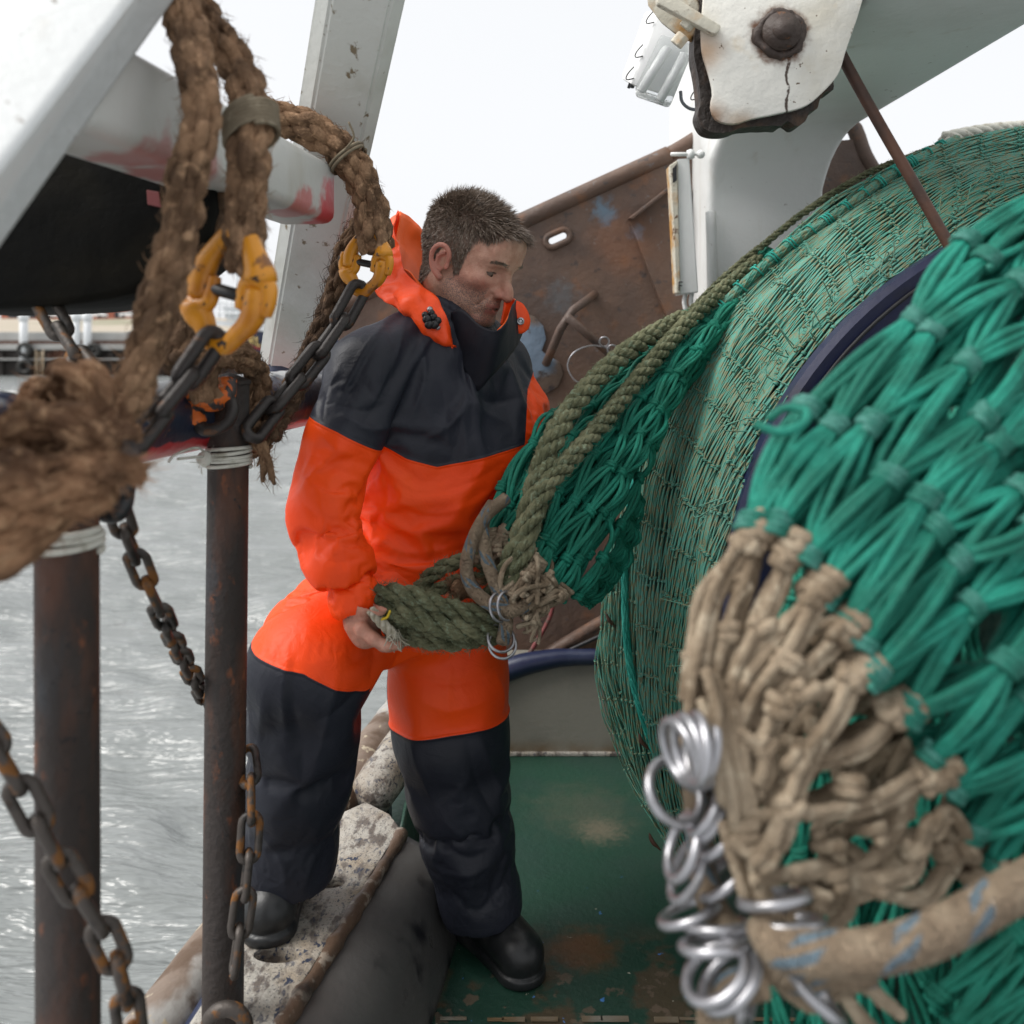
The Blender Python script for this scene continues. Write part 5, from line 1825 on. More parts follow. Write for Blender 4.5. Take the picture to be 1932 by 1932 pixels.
# ------------------------------------------------------------------ coarse green net held by the man
A0 = PL([(1440, 470, 2.40), (1330, 560, 2.3), (1240, 630, 2.18), (1150, 695, 2.06), (1075, 755, 1.96), (1012, 805, 1.86), (968, 868, 1.80), (938, 940, 1.765), (915, 1012, 1.75)])
A1 = PL([(1455, 480, 2.34), (1345, 585, 2.2), (1262, 665, 2.08), (1185, 745, 1.97), (1115, 820, 1.87), (1055, 890, 1.78), (1010, 960, 1.72), (978, 1030, 1.69), (955, 1090, 1.68)])
A2 = PL([(1465, 485, 2.32), (1368, 600, 2.16), (1295, 690, 2.03), (1235, 780, 1.92), (1180, 870, 1.82), (1125, 950, 1.74), (1075, 1020, 1.69), (1035, 1085, 1.665), (1010, 1140, 1.66)])
A3 = PL([(1475, 488, 2.36), (1385, 600, 2.22), (1320, 690, 2.12), (1268, 780, 2.02), (1228, 870, 1.93), (1195, 950, 1.86), (1165, 1020, 1.80), (1128, 1085, 1.75), (1085, 1135, 1.72)])
SC = Surf([A0, A1, A2, A3], 80, 40)
if SC.N[50, 20][1] > 0:
    SC.N = -SC.N
hn = thing('coarse_net', 'coarse dark green knotted net gathered into a bundle towards the man', 'net', P(1050, 1150, 1.7))
g = np.random.default_rng(33)
mb, kb = MB(), MB()
netting(mb, mb, SC, 11, 8, 0.0045, g, lift=0.0, double=1.1, sag=1.2, wob=.4, seg=7, pts=9, ju=.13, jv=.22, fat=2.0, turns=2.3)
netting(mb, mb, SC, 11, 10, 0.0044, g, lift=-0.024, double=1.15, sag=1.0, wob=.5, seg=6, pts=9, ju=.25, jv=.35, fat=1.9, turns=2.2)
netting(mb, mb, SC, 11, 12, 0.0042, g, lift=-0.045, double=1.1, sag=1.0, wob=.6, seg=5, pts=8, ju=.3, jv=.4, kn=False)
mb.build('green_mesh', MT['green_twine'], hn)
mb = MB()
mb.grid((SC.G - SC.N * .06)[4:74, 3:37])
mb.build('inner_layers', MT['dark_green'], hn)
# lower inner fold, darker because it hangs in the lap
B0 = PL([(1195, 930, 1.9), (1160, 1020, 1.85), (1125, 1085, 1.8), (1095, 1125, 1.78)])
B1 = PL([(1215, 950, 1.95), (1182, 1045, 1.92), (1148, 1105, 1.88), (1115, 1140, 1.85)])
SB = Surf([B0, B1], 20, 10)
mb = MB()
netting(mb, mb, SB, 5, 7, 0.0043, g, double=1.1, sag=1.2, jv=.3)
mb.build('inner_fold', MT['green_twine'], hn)
mb = MB()
tips = [(918, 1018, 1.75, 928, 1045), (945, 1022, 1.745, 940, 1050), (992, 1045, 1.685, 985, 1080), (1012, 1070, 1.675, 990, 1110), (1035, 1105, 1.665, 1000, 1130), (1060, 1125, 1.70, 1020, 1150)]
for a_, b_, d_, c_, e_ in tips:
    p0, p1 = P(a_ + 6, b_ - 12, d_ - .03), P(c_, e_, d_ - .04)
    t_ = nrm(p1 - p0)
    for k in range(3):
        knot(mb, p0 + t_ * .009 * k, t_, nrm(np.cross(t_, [1, .2, .3])), .0050, turns=1.7, fat=2.5, seg=8, g=g)
for k in range(48):
    a_, b_, d_, c_, e_ = tips[k % 6]
    p0 = P(a_, b_, d_ - .035) + g.normal(0, .006, 3)
    p1 = P(990 + g.normal(0, 24), 1140 + g.normal(0, 22), 1.615 + g.normal(0, .012))
    if k % 6 < 2:
        p1 = P(935 + g.normal(0, 10), 1060 + g.normal(0, 12), 1.69)
    m_ = (p0 + p1) / 2 + g.normal(0, .016, 3)
    mb.tube(smooth([p0, m_, p1], 14), .0050, 7)
    if k % 2:
        knot(mb, m_, nrm(p1 - p0), nrm(np.cross(p1 - p0, [0, 1, .2])), .0050, turns=1.6, fat=2.0, seg=7, g=g)
for k in range(7):
    p0 = P(1005 + g.normal(0, 22), 1150 + g.normal(0, 15), 1.62)
    p1 = p0 + np.array([g.normal(0.01, .02), 0, -.03 - .03 * g.random()])
    mb.tube(smooth([p0, (p0 + p1) / 2 + g.normal(0, .008, 3), p1], 10), np.linspace(.0045, .003, 10), 6)
mb.build('tan_lacing', MT['tan_cord'], hn)

# ------------------------------------------------------------------ olive ropes
def laid(name, lb, pts, R, pitch=.13, fz=500, seed=1, mt='olive_rope', group='olive ropes at the held net', parent=None, fl=.012, strands=3):
    path = PL(pts)
    mb = MB()
    for q in twist(path, R, strands, pitch, step=.007)[0]:
        q = q + .0012 * np.stack([vnoise(q, 50), vnoise(q + 3, 50), vnoise(q + 6, 50)], 1)
        for w in twist(q, R * .40, 3, pitch * .45, -1, step=.008)[0]:
            mb.tube(w, R * .30, 7, lump=(.0013, 120))
    fuzz(mb, smooth(path, max(int(plen(path) / .004), 20)), R, fz, fl, .0004, .6, seed=seed)
    return mb.build(name, MT[mt], parent, **({} if parent is not None else dict(label=lb, cat='rope', group=group)))


laid('olive_rope', 'olive green laid rope climbing along the left of the coarse green net', [(905, 1165, 1.66), (945, 1100, 1.655), (985, 1010, 1.66), (1010, 920, 1.69), (1040, 835, 1.74), (1085, 760, 1.82), (1150, 690, 1.93), (1220, 638, 2.05), (1290, 600, 2.2)], .0245, .13, 1500, 51)
laid('olive_rope', 'olive green laid rope running up through the middle of the coarse green net', [(930, 1150, 1.645), (975, 1080, 1.64), (1000, 1000, 1.65), (1030, 920, 1.67), (1090, 850, 1.75), (1150, 780, 1.85), (1215, 700, 1.96), (1290, 615, 2.10), (1360, 550, 2.22), (1430, 490, 2.33)], .0205, .11, 1500, 52)
laid('olive_rope', 'thin olive edge rope running along the top of the wound net', [(1300, 590, 2.24), (1370, 520, 2.3), (1440, 462, 2.34), (1530, 392, 2.38), (1640, 326, 2.43), (1780, 272, 2.48)], .011, .07, 500, 53)
bd = thing('rope_bundle', 'heavy bundle of worn olive ropes held in the man\'s hand', 'rope bundle', P(820, 1160, 1.66))
for i, L in enumerate((
        [(712, 1122, 1.640), (760, 1122, 1.625), (820, 1140, 1.615), (880, 1158, 1.62), (945, 1166, 1.64)],
        [(722, 1150, 1.635), (770, 1160, 1.610), (830, 1180, 1.60), (890, 1190, 1.61), (950, 1182, 1.64)],
        [(735, 1180, 1.650), (780, 1198, 1.635), (840, 1208, 1.63), (900, 1202, 1.64), (950, 1192, 1.66)],
        [(720, 1140, 1.690), (790, 1150, 1.68), (850, 1165, 1.67), (940, 1170, 1.68)])):
    laid('strand', None, L, .0215, .11, 1100, 60 + i, parent=bd, fl=.016)
laid('strand', None, [(790, 1112, 1.70), (815, 1085, 1.70), (850, 1064, 1.70), (890, 1056, 1.70), (920, 1065, 1.70)], .0165, .1, 300, 66, parent=bd)
laid('strand', None, [(800, 1130, 1.69), (840, 1105, 1.69), (880, 1092, 1.69), (920, 1090, 1.69)], .0145, .1, 300, 67, parent=bd)
mb = MB()
fuzz(mb, PL([(850, 1110, 1.66), (880, 1105, 1.66), (890, 1090, 1.66)]), .01, 420, .03, .0005, .3, seed=68)
mb.ball(P(873, 1112, 1.67), (.022, .015, .02), 10, lump=(.4, 60))
mb.build('brown_fray', MT['brown_rope'], bd)
mb = MB()
for k in range(60):
    p0 = P(742 + g.normal(0, 6), 1196 + g.normal(0, 4), 1.60 + g.normal(0, .006))
    a_ = g.uniform(-.9, .9)
    p1 = p0 + np.array([.024 * math.sin(a_) + .006, g.normal(0, .006), -.026 * math.cos(a_)])
    mb.tube(smooth([p0, (p0 + p1) / 2 + g.normal(0, .003, 3), p1], 6), .0011, 4)
for q in twist(PL([(700, 1150, 1.60), (715, 1170, 1.595), (730, 1185, 1.595), (744, 1198, 1.60)]), .009, 3, .04)[0]:
    mb.tube(q, .0055, 7)
mb.build('tassel', MT['tassel'], bd)
mb = MB()
mb.tube(smooth(PL([(713, 1178, 1.593), (722, 1168, 1.59), (730, 1165, 1.59), (736, 1152, 1.592)]), 10), .0025, 6)
mb.build('yellow_strip', MT['yellow_tape'], bd)

# tan rope with blue flecks at the man's net, with its rings
RINGL = {}


def torus_mesh(name, R, r, mt):
    a = np.linspace(0, 2 * math.pi, 40, endpoint=False)
    mb = MB()
    mb.tube(np.stack([R * np.cos(a), R * np.sin(a), 0 * a], 1), r, 10, closed=True, ref=(0, 0, 1))
    return mb.mesh(name, MT[mt])


def ring(me, c, axis, lb, group):
    o = bpy.data.objects.new('steel_ring', me)
    C.objects.link(o)
    o.location = tuple(c)
    o.rotation_euler = Vector(tuple(axis)).to_track_quat('Z', 'Y').to_euler()
    tag(o, lb, 'ring', group)


mb = MB()
mb.tube(smooth(PL([(955, 940, 1.72), (915, 975, 1.685), (888, 1030, 1.655), (880, 1075, 1.64), (893, 1112, 1.625), (925, 1140, 1.605), (962, 1152, 1.60), (1000, 1138, 1.62), (1030, 1120, 1.66)]), 80), .0125, 14)
mb.tube(smooth(PL([(930, 950, 1.72), (912, 985, 1.695), (915, 1040, 1.655), (930, 1090, 1.63), (948, 1135, 1.61), (955, 1175, 1.605), (948, 1212, 1.61)]), 60), .0125, 14)
mb.build('flecked_rope', MT['fleck_rope'], label='tan rope with blue flecks looped below the coarse green net', cat='rope')
rs = torus_mesh('steel_ring', .0245, .0026, 'steel')
ring(rs, P(942, 1146, 1.60), (.75, -.6, .3), 'left steel ring of the pair on the tan rope by the net lacing', 'steel rings near the man')
ring(rs, P(956, 1143, 1.60), (.75, -.6, .2), 'right steel ring of the pair on the tan rope by the net lacing', 'steel rings near the man')
ring(rs, P(945, 1204, 1.61), (.3, -.75, .55), 'upper steel ring hanging at the end of the tan rope below the rope bundle', 'steel rings near the man')
ring(rs, P(948, 1216, 1.61), (.2, -.8, .5), 'lowest steel ring hanging at the end of the tan rope before the trousers', 'steel rings near the man')

# ------------------------------------------------------------------ thick net close to the camera
T0 = PL([(2080, 270, 1.06), (1932, 368, 1.0), (1800, 482, .94), (1700, 590, .90), (1600, 690, .87), (1510, 790, .84), (1450, 890, .82), (1412, 985, .81)])
T1 = PL([(2160, 380, 1.0), (2010, 480, .94), (1880, 590, .89), (1775, 700, .85), (1680, 800, .82), (1600, 890, .80), (1540, 970, .79), (1500, 1045, .785)])
T2 = PL([(2300, 600, .94), (2130, 700, .90), (1990, 790, .86), (1880, 870, .82), (1780, 955, .79), (1695, 1040, .775), (1630, 1120, .77), (1590, 1180, .77)])
T3 = PL([(2400, 860, .90), (2230, 900, .86), (2090, 960, .82), (1970, 1030, .79), (1870, 1110, .77), (1780, 1190, .76), (1700, 1260, .76), (1650, 1300, .76)])
T4 = PL([(2450, 1120, .9), (2290, 1130, .86), (2160, 1170, .82), (2050, 1225, .79), (1960, 1290, .775), (1880, 1360, .77), (1820, 1420, .77), (1780, 1465, .77)])
T5 = PL([(2480, 1400, .9), (2320, 1390, .87), (2200, 1410, .84), (2110, 1450, .81), (2020, 1500, .80), (1950, 1550, .79), (1890, 1600, .79), (1850, 1640, .79)])
ST = Surf([T0, T1, T2, T3, T4, T5], 80, 60)
if ST.N[40, 30][1] > 0:
    ST.N = -ST.N
nn_ = thing('thick_net', 'bright green thick knotted net close up with tan lacing at its edge', 'net', P(1700, 1500, .85))
g = np.random.default_rng(44)
mb, kb = MB(), MB()
netting(mb, kb, ST, 5, 11, 0.0040, g, lift=0.006, trip=3, double=1.15, sag=.8, wob=.5, seg=10, pts=11, ju=.14, jv=.25, fat=2.6, turns=2.8)
netting(mb, kb, ST, 5, 12, 0.0040, g, lift=-0.010, trip=3, double=1.15, sag=.6, wob=.5, seg=9, pts=10, ju=.2, jv=.3, kn=False)
netting(mb, kb, ST, 5, 12, 0.0048, g, lift=-0.026, double=1.15, sag=.6, wob=.6, seg=8, pts=8, ju=.3, jv=.4, kn=False)
mb.tube(smooth(PL([(1425, 800, .80), (1470, 815, .79), (1515, 800, .79), (1520, 775, .80), (1480, 770, .81), (1450, 790, .81)]), 30), .0042, 8)
mb.merge(kb, 1)
mb.build('green_mesh', [MT['green_twine_near'], MT['green_knot']], nn_)
# lower dark lap of the same net
L0 = PL([(2400, 1500, .98), (2150, 1560, .95), (1960, 1640, .93), (1820, 1740, .92), (1740, 1830, .92)])
L1 = PL([(2450, 1750, .98), (2200, 1780, .95), (2000, 1840, .93), (1870, 1920, .92), (1800, 2000, .92)])
L2 = PL([(2450, 2050, .98), (2200, 2060, .95), (2000, 2090, .93), (1900, 2120, .92), (1820, 2160, .92)])
SL = Surf([L0, L1, L2], 30, 20)
mb = MB()
netting(mb, mb, SL, 4, 5, 0.0041, g, double=1.2, sag=1, wob=.6, seg=7, jv=.3)
netting(mb, mb, SL, 4, 5, 0.0041, g, lift=.03, double=1.2, sag=1, wob=.6, seg=7, jv=.3)
mb.build('lower_lap', MT['green_twine'], nn_)
# a heap of the same netting under the front layer, filling the drum side
D0 = PL([(1480, 960, 1.12), (1440, 1150, 1.08), (1420, 1350, 1.05), (1420, 1550, 1.05), (1430, 1750, 1.06), (1450, 2000, 1.08)])
D1 = PL([(1700, 760, 1.12), (1660, 1000, 1.05), (1640, 1300, 1.02), (1640, 1550, 1.02), (1640, 1750, 1.04), (1650, 2000, 1.05)])
D2 = PL([(2100, 560, 1.15), (2050, 900, 1.06), (2000, 1250, 1.02), (2000, 1550, 1.02), (2000, 1800, 1.04), (2000, 2050, 1.05)])
D3 = PL([(2700, 500, 1.25), (2700, 900, 1.2), (2700, 1250, 1.2), (2700, 1550, 1.2), (2700, 1800, 1.2), (2700, 2050, 1.2)])
SD = Surf([D0, D1, D2, D3], 40, 40)
if SD.N[20, 20][1] > 0:
    SD.N = -SD.N
mb = MB()
netting(mb, mb, SD, 8, 10, 0.0042, g, double=1.2, sag=1.2, wob=.9, seg=6, ju=.3, jv=.35)
netting(mb, mb, SD, 7, 11, 0.0042, g, lift=-.03, double=1.2, sag=1.2, wob=.9, seg=6, ju=.3, jv=.35, kn=False)
mb.build('under_heap', MT['green_twine'], nn_)
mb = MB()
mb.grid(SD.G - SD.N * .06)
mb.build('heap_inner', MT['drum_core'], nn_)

# tan lacing: collars on the green ends, then cords down to the ring line
mb = MB()
KN = [(1425, 1008, .80, -.75, .9), (1490, 1035, .79, -.7, .9), (1545, 1110, .775, -.8, .75), (1600, 1180, .765, -.85, .6), (1625, 1262, .758, -.9, .5), (1700, 1335, .762, -.95, .35), (1765, 1455, .765, -.95, .35), (1800, 1590, .78, -.95, .3), (1850, 1640, .79, -.9, .3)]
for a_, b_, d_, tx, tz in KN:
    c = P(a_, b_, d_)
    t_ = nrm(np.array([tx, -.1, -tz]))
    n_ = nrm(np.cross(t_, [0, 1, .1]))
    for k in range(3):
        knot(mb, c + t_ * (k - 1) * .0095, t_, n_, .0064, turns=1.3, fat=2.1, seg=10, g=g)
    knot(mb, c + t_ * .014 + np.array([0, -.006, .004]), n_, t_, .0058, turns=1.2, fat=1.4, seg=10, g=g)
RL = [(1330, 1130, .80), (1312, 1240, .78), (1320, 1340, .76), (1345, 1420, .745), (1385, 1500, .735), (1405, 1560, .73), (1415, 1640, .725), (1440, 1720, .72), (1480, 1790, .71)]
MID = [(1395, 1100, .80), (1370, 1190, .785), (1440, 1180, .775), (1400, 1290, .765), (1480, 1250, .76), (1520, 1300, .75), (1440, 1400, .745), (1500, 1430, .735), (1480, 1520, .73), (1600, 1480, .74), (1560, 1590, .735), (1640, 1560, .745), (1540, 1680, .73), (1650, 1650, .75), (1720, 1600, .76)]
cords = [
    [KN[0][:3], (1370, 1100, .79), (1345, 1190, .775), (1325, 1290, .765), (1315, 1360, .76)],
    [KN[0][:3], (1400, 1110, .785), (1372, 1200, .775), (1350, 1300, .765), (1340, 1380, .755)],
    [KN[0][:3], (1385, 1070, .80), (1340, 1130, .79), (1322, 1230, .78), (1308, 1330, .77)],
    [KN[1][:3], (1450, 1120, .785), (1400, 1220, .775), (1360, 1320, .765), (1345, 1400, .755)],
    [KN[1][:3], (1470, 1130, .775), (1410, 1250, .765), (1390, 1350, .755), (1370, 1440, .745)],
    [KN[2][:3], (1500, 1165, .765), (1430, 1230, .765), (1380, 1300, .76), (1355, 1390, .75)],
    [KN[2][:3], (1520, 1200, .76), (1450, 1300, .755), (1410, 1380, .75), (1390, 1460, .74)],
    [KN[3][:3], (1540, 1240, .755), (1470, 1310, .75), (1440, 1380, .745), (1420, 1470, .735)],
    [KN[3][:3], (1545, 1190, .77), (1480, 1215, .77), (1420, 1290, .76)],
    [KN[4][:3], (1560, 1300, .75), (1510, 1310, .745), (1475, 1330, .745)],
    [KN[4][:3], (1590, 1340, .745), (1540, 1410, .735), (1500, 1490, .728), (1470, 1570, .722), (1440, 1620, .72)],
    [KN[5][:3], (1640, 1390, .75), (1560, 1420, .745), (1500, 1440, .74), (1450, 1500, .735)],
    [KN[6][:3], (1700, 1505, .745), (1620, 1530, .735), (1540, 1530, .728), (1490, 1520, .725)],
    [KN[6][:3], (1720, 1490, .755), (1690, 1550, .75), (1640, 1620, .745), (1570, 1650, .735)],
    [KN[7][:3], (1760, 1560, .76), (1740, 1600, .755), (1720, 1650, .75), (1640, 1665, .74), (1560, 1640, .73)],
    [KN[7][:3], (1790, 1640, .77), (1740, 1690, .755), (1650, 1680, .74), (1600, 1660, .735)],
    [KN[8][:3], (1830, 1580, .77), (1790, 1540, .765), (1760, 1580, .758)],
    [(1420, 1290, .765), (1430, 1360, .75), (1440, 1420, .742), (1430, 1500, .735)],
    [(1475, 1330, .745), (1450, 1400, .742), (1400, 1430, .742), (1370, 1480, .74)],
    [(1500, 1490, .728), (1450, 1530, .725), (1410, 1530, .727)],
    [(1490, 1520, .725), (1470, 1590, .72), (1430, 1610, .72), (1400, 1590, .725)],
    [(1570, 1650, .735), (1540, 1700, .728), (1490, 1730, .72), (1450, 1740, .72)],
    [(1560, 1640, .73), (1520, 1640, .722), (1470, 1650, .72), (1430, 1670, .72)],
    [(1600, 1660, .735), (1590, 1720, .735), (1540, 1760, .73), (1480, 1790, .72)],
    [(1352, 1270, .755), (1366, 1340, .742), (1372, 1420, .732), (1392, 1490, .728), (1402, 1560, .726)],
    [(1372, 1300, .752), (1384, 1370, .738), (1392, 1440, .730), (1406, 1520, .726), (1424, 1600, .722)],
    [(1340, 1330, .752), (1352, 1390, .738), (1366, 1450, .732), (1372, 1520, .73)],
    [(1402, 1520, .726), (1420, 1600, .722), (1432, 1680, .718), (1450, 1740, .712)],
    [(1380, 1560, .735), (1404, 1640, .728), (1416, 1700, .722)],
    [(1390, 1460, .74), (1400, 1520, .732), (1420, 1570, .725), (1445, 1600, .72)],
    [(1380, 1380, .75), (1420, 1400, .74), (1450, 1440, .735), (1440, 1480, .733)],
    [(1470, 1850, .72), (1520, 1880, .73), (1600, 1850, .74), (1680, 1900, .76)],
    [(1400, 1860, .72), (1380, 1920, .73), (1400, 1990, .74)],
    [(1560, 1850, .76), (1620, 1920, .77), (1700, 1990, .78)],
]
for k_c, q in enumerate(cords):
    p = smooth(PL(q), 40)
    p = p + .004 * np.stack([vnoise(p, 22), vnoise(p + 4, 22), vnoise(p + 8, 22)], 1)
    mb.tube(p, .0055 + .0009 * vnoise(p, 18), 10, lump=(.0007, 160))
    mb.tube(p + np.array([.007, .004, -.006]) * (1 if k_c % 2 else -1) + .005 * np.stack([vnoise(p, 14), vnoise(p + 2, 14), vnoise(p + 5, 14)], 1), .0052, 10, lump=(.0007, 160))
for q in MID + RL[1::2] + [(1570, 1650, .735), (1490, 1520, .722), (1440, 1610, .718), (1470, 1330, .742)]:
    c = P(*q)
    t_ = nrm(np.array([g.normal(0, .5), -.2, -1]))
    n_ = nrm(np.cross(t_, [0, 1, .3]))
    knot(mb, c + [0, -.003, 0], t_, n_, .0058, turns=1.6, fat=1.9, seg=10, g=g)
mb.build('tan_lacing', MT['tan_cord'], nn_)
mb = MB()                                                   # deeper cords behind, in the shade of the front ones
for k in range(46):
    px, py = g.uniform(1420, 1740), g.uniform(1180, 1720)
    if px > 1420 + (py - 1000) * .62 + 120 or px < 1330 + max(0, (py - 1400)) * .25:
        continue
    c = P(px, py, .83 + g.uniform(0, .06))
    d = nrm(np.array([-.6 + g.normal(0, .5), g.normal(0, .2), -.7 + g.normal(0, .3)])) * g.uniform(.025, .05)
    p = smooth([c - d, c + g.normal(0, .012, 3), c + d], 16)
    mb.tube(p, .0072, 9, lump=(.001, 100))
mb.build('deeper_lacing', MT['tan_cord'], nn_)

fr_ = thing('thick_flecked_rope', 'thick tan rope with pale blue flecks sweeping across the lower right foreground', 'rope', P(1600, 1800, .68))
mb = MB()
mb.tube(smooth(PL([(1445, 1745, .70), (1470, 1785, .68), (1540, 1800, .665), (1640, 1797, .66), (1740, 1772, .665), (1840, 1722, .68), (1940, 1665, .70), (2080, 1600, .74), (2500, 1480, .84), (2900, 1500, .95)]), 120), .0160, 20)
mb.build('sweep', MT['fleck_rope'], fr_)
mb = MB()
mb.tube(smooth(PL([(1300, 1395, .79), (1312, 1474, .79), (1320, 1560, .785), (1326, 1640, .775), (1350, 1720, .76), (1400, 1775, .74), (1470, 1830, .72), (1560, 1850, .73), (1640, 1830, .74)]), 80), .0125, 16)
mb.tube(smooth(PL([(1360, 2000, .74), (1345, 1920, .73), (1370, 1870, .72), (1440, 1850, .71)]), 30), .0135, 16)
mb.build('threaded_part', MT['fleck_rope'], fr_)

rbig = torus_mesh('steel_ring', .0255, .0044, 'steel')
grp = 'steel rings on the near rope'
fan = 'bright steel ring in the top fan of rings beside the tan lacing'
mid = 'bright steel ring on the middle of the rope below the top fan'
low = 'bright steel ring in the bottom cluster around the thick flecked rope'
def ring_by(x0, y0, x1, y1, asp, lb, flip=1):
    """Ring whose long axis runs between two points of the photograph, seen at the given aspect."""
    hl = math.hypot(x1 - x0, y1 - y0) / 2
    d = min(max(.0255 * FP / hl, .70), .765)
    c = P((x0 + x1) / 2, (y0 + y1) / 2, d)
    maj = nrm(P(x1, y1, d) - P(x0, y0, d))
    view = nrm(np.array([0, 0, CZ]) - c)
    maj = nrm(maj - view * maj.dot(view))
    mn = np.cross(view, maj)
    ring(rbig, c, asp * view + flip * math.sqrt(1 - asp * asp) * mn, lb, grp if lb in (fan, mid, low) else None)


for q in ((1306, 1474, 1262, 1366, .42, fan), (1312, 1474, 1285, 1358, .38, fan), (1317, 1474, 1312, 1354, .32, fan), (1322, 1474, 1340, 1358, .32, fan), (1326, 1474, 1368, 1378, .36, fan),
          (1252, 1452, 1296, 1536, .8, 'bright steel ring sticking out alone left of the rope under the top fan'),
          (1308, 1566, 1352, 1466, .36, mid), (1318, 1580, 1370, 1482, .30, mid), (1322, 1612, 1394, 1530, .34, mid), (1276, 1640, 1300, 1556, .40, mid), (1282, 1680, 1314, 1602, .38, mid), (1330, 1690, 1408, 1614, .30, mid),
          (1252, 1740, 1352, 1702, .26, low), (1400, 1704, 1522, 1690, .16, low), (1296, 1746, 1412, 1744, .18, low), (1424, 1740, 1550, 1742, .16, low), (1288, 1786, 1408, 1778, .22, low),
          (1296, 1880, 1404, 1790, .62, low), (1330, 1900, 1424, 1800, .55, low), (1416, 1812, 1404, 1930, .16, low),
          (1484, 1814, 1586, 1930, .16, 'bright steel ring standing out right of the bottom cluster under the thick flecked rope')):
    ring_by(*q)

# ------------------------------------------------------------------ the man
man = thing('person', 'man in orange and navy rain suit holding a rope bundle beside the net', 'person', (-.2, 1.9, 0))
LAT = np.array([.718, .696, 0])
FWD = np.array([.696, -.718, 0])
UPV = np.array([0, 0, 1.0])
RB = np.array([LAT, FWD, UPV])


def noise3(v, sc, amp):
    return amp * fbm(v, sc, 2)


def crumple(v, sc, seed):
    """Stiff coated cloth: flat facets that meet in crisp ridges."""
    w = v + .018 * np.stack([vnoise(v, 9), vnoise(v + 3, 9), vnoise(v + 6, 9)], 1)
    big = worley(w * sc, seed)
    fine = worley(w * sc * 2.3 + 5, seed + 1)
    msk = np.clip(.55 + .9 * vnoise(v + 11, 6), 0, 1)
    return .030 * (big - .5) + .009 * msk * (fine - .5) + .006 * vnoise(v, 5)


def px_of(v):
    return CX + v[:, 0] / v[:, 1] * FP, HY + (CZ - v[:, 2]) / v[:, 1] * FP


def crease(v, nv, lines, d0=None):
    """Folds: each (points, height, width) raises or sinks the cloth along a line seen from the front."""
    X, Y = px_of(v)
    add = np.zeros(len(v))
    front = np.clip(-nv[:, 1] * 2.2 + .35, 0, 1)
    for pts, hgt, wid in lines:
        L = smooth(np.array(pts, float), 30)
        best = np.full(len(v), 1e9)
        bt = np.zeros(len(v))
        for i in range(len(L) - 1):
            a, b = L[i], L[i + 1]
            ab = b - a
            t_ = np.clip(((X - a[0]) * ab[0] + (Y - a[1]) * ab[1]) / (ab @ ab), 0, 1)
            d = np.hypot(X - a[0] - t_ * ab[0], Y - a[1] - t_ * ab[1])
            m = d < best
            best = np.where(m, d, best)
            bt = np.where(m, (i + t_) / 29, bt)
        prof = np.exp(-np.abs(best / wid) ** 1.15) * np.sin(np.clip(bt, 0.02, .98) * math.pi) ** .6
        add += hgt * prof * front
    return v + nv * add[:, None]


def seam_attr(v, line):
    L = np.array([[P(a, b, d)[0], P(a, b, d)[2]] for a, b, d in line])
    return v[:, 2] - np.interp(v[:, 0], L[:, 0], L[:, 1])


def drape(v, q, cv, cq, pin, frames=18, grow=.09, bend=14.0, stiff=60, step=6, grav=.3):
    """Let loose cloth settle over the body under it, so that it hangs and folds by itself."""
    def temp(n, a, b):
        me = bpy.data.meshes.new(n)
        me.from_pydata(a.tolist(), [], b.tolist())
        o = bpy.data.objects.new(n, me)
        C.objects.link(o)
        return o
    o, c = temp('loose_cloth', v, q), temp('cloth_form', cv, cq)
    c.modifiers.new('collision', 'COLLISION')
    c.collision.thickness_outer = .003
    c.collision.cloth_friction = 12
    vg = o.vertex_groups.new(name='pin')
    pr = np.round(np.clip(pin, 0, 1), 1)
    for w in np.unique(pr):
        if w > 0:
            vg.add(np.flatnonzero(pr == w).tolist(), float(w), 'REPLACE')
    m = o.modifiers.new('cloth', 'CLOTH')
    s = m.settings
    s.quality = step
    s.mass = .35
    s.tension_stiffness = s.compression_stiffness = stiff
    s.shear_stiffness = stiff * .6
    s.bending_stiffness = bend
    s.tension_damping = s.compression_damping = s.shear_damping = 8
    s.bending_damping = .5
    s.air_damping = 4
    s.vertex_group_mass = 'pin'
    s.shrink_min = -grow
    s.effector_weights.gravity = grav
    m.collision_settings.distance_min = .003
    m.collision_settings.collision_quality = 2
    S.frame_start, S.frame_end = 1, frames + 2
    m.point_cache.frame_start, m.point_cache.frame_end = 1, frames + 2
    for k in range(1, frames + 1):
        S.frame_set(k)
    ev = o.evaluated_get(bpy.context.evaluated_depsgraph_get())
    em = ev.to_mesh()
    out = np.empty(len(v) * 3, np.float32)
    em.vertices.foreach_get('co', out)
    ev.to_mesh_clear()
    out = out.reshape(-1, 3).astype(float)
    for x in (o, c):
        me = x.data
        bpy.data.objects.remove(x)
        bpy.data.meshes.remove(me)
    S.frame_set(1)
    S.frame_end = 1
    if not np.isfinite(out).all() or np.abs(out - v).max() > .25:
        return v
    return out


def near(v, p, r0, r1):
    return np.clip((r1 - np.linalg.norm(v - p, axis=1)) / (r1 - r0), 0, 1)


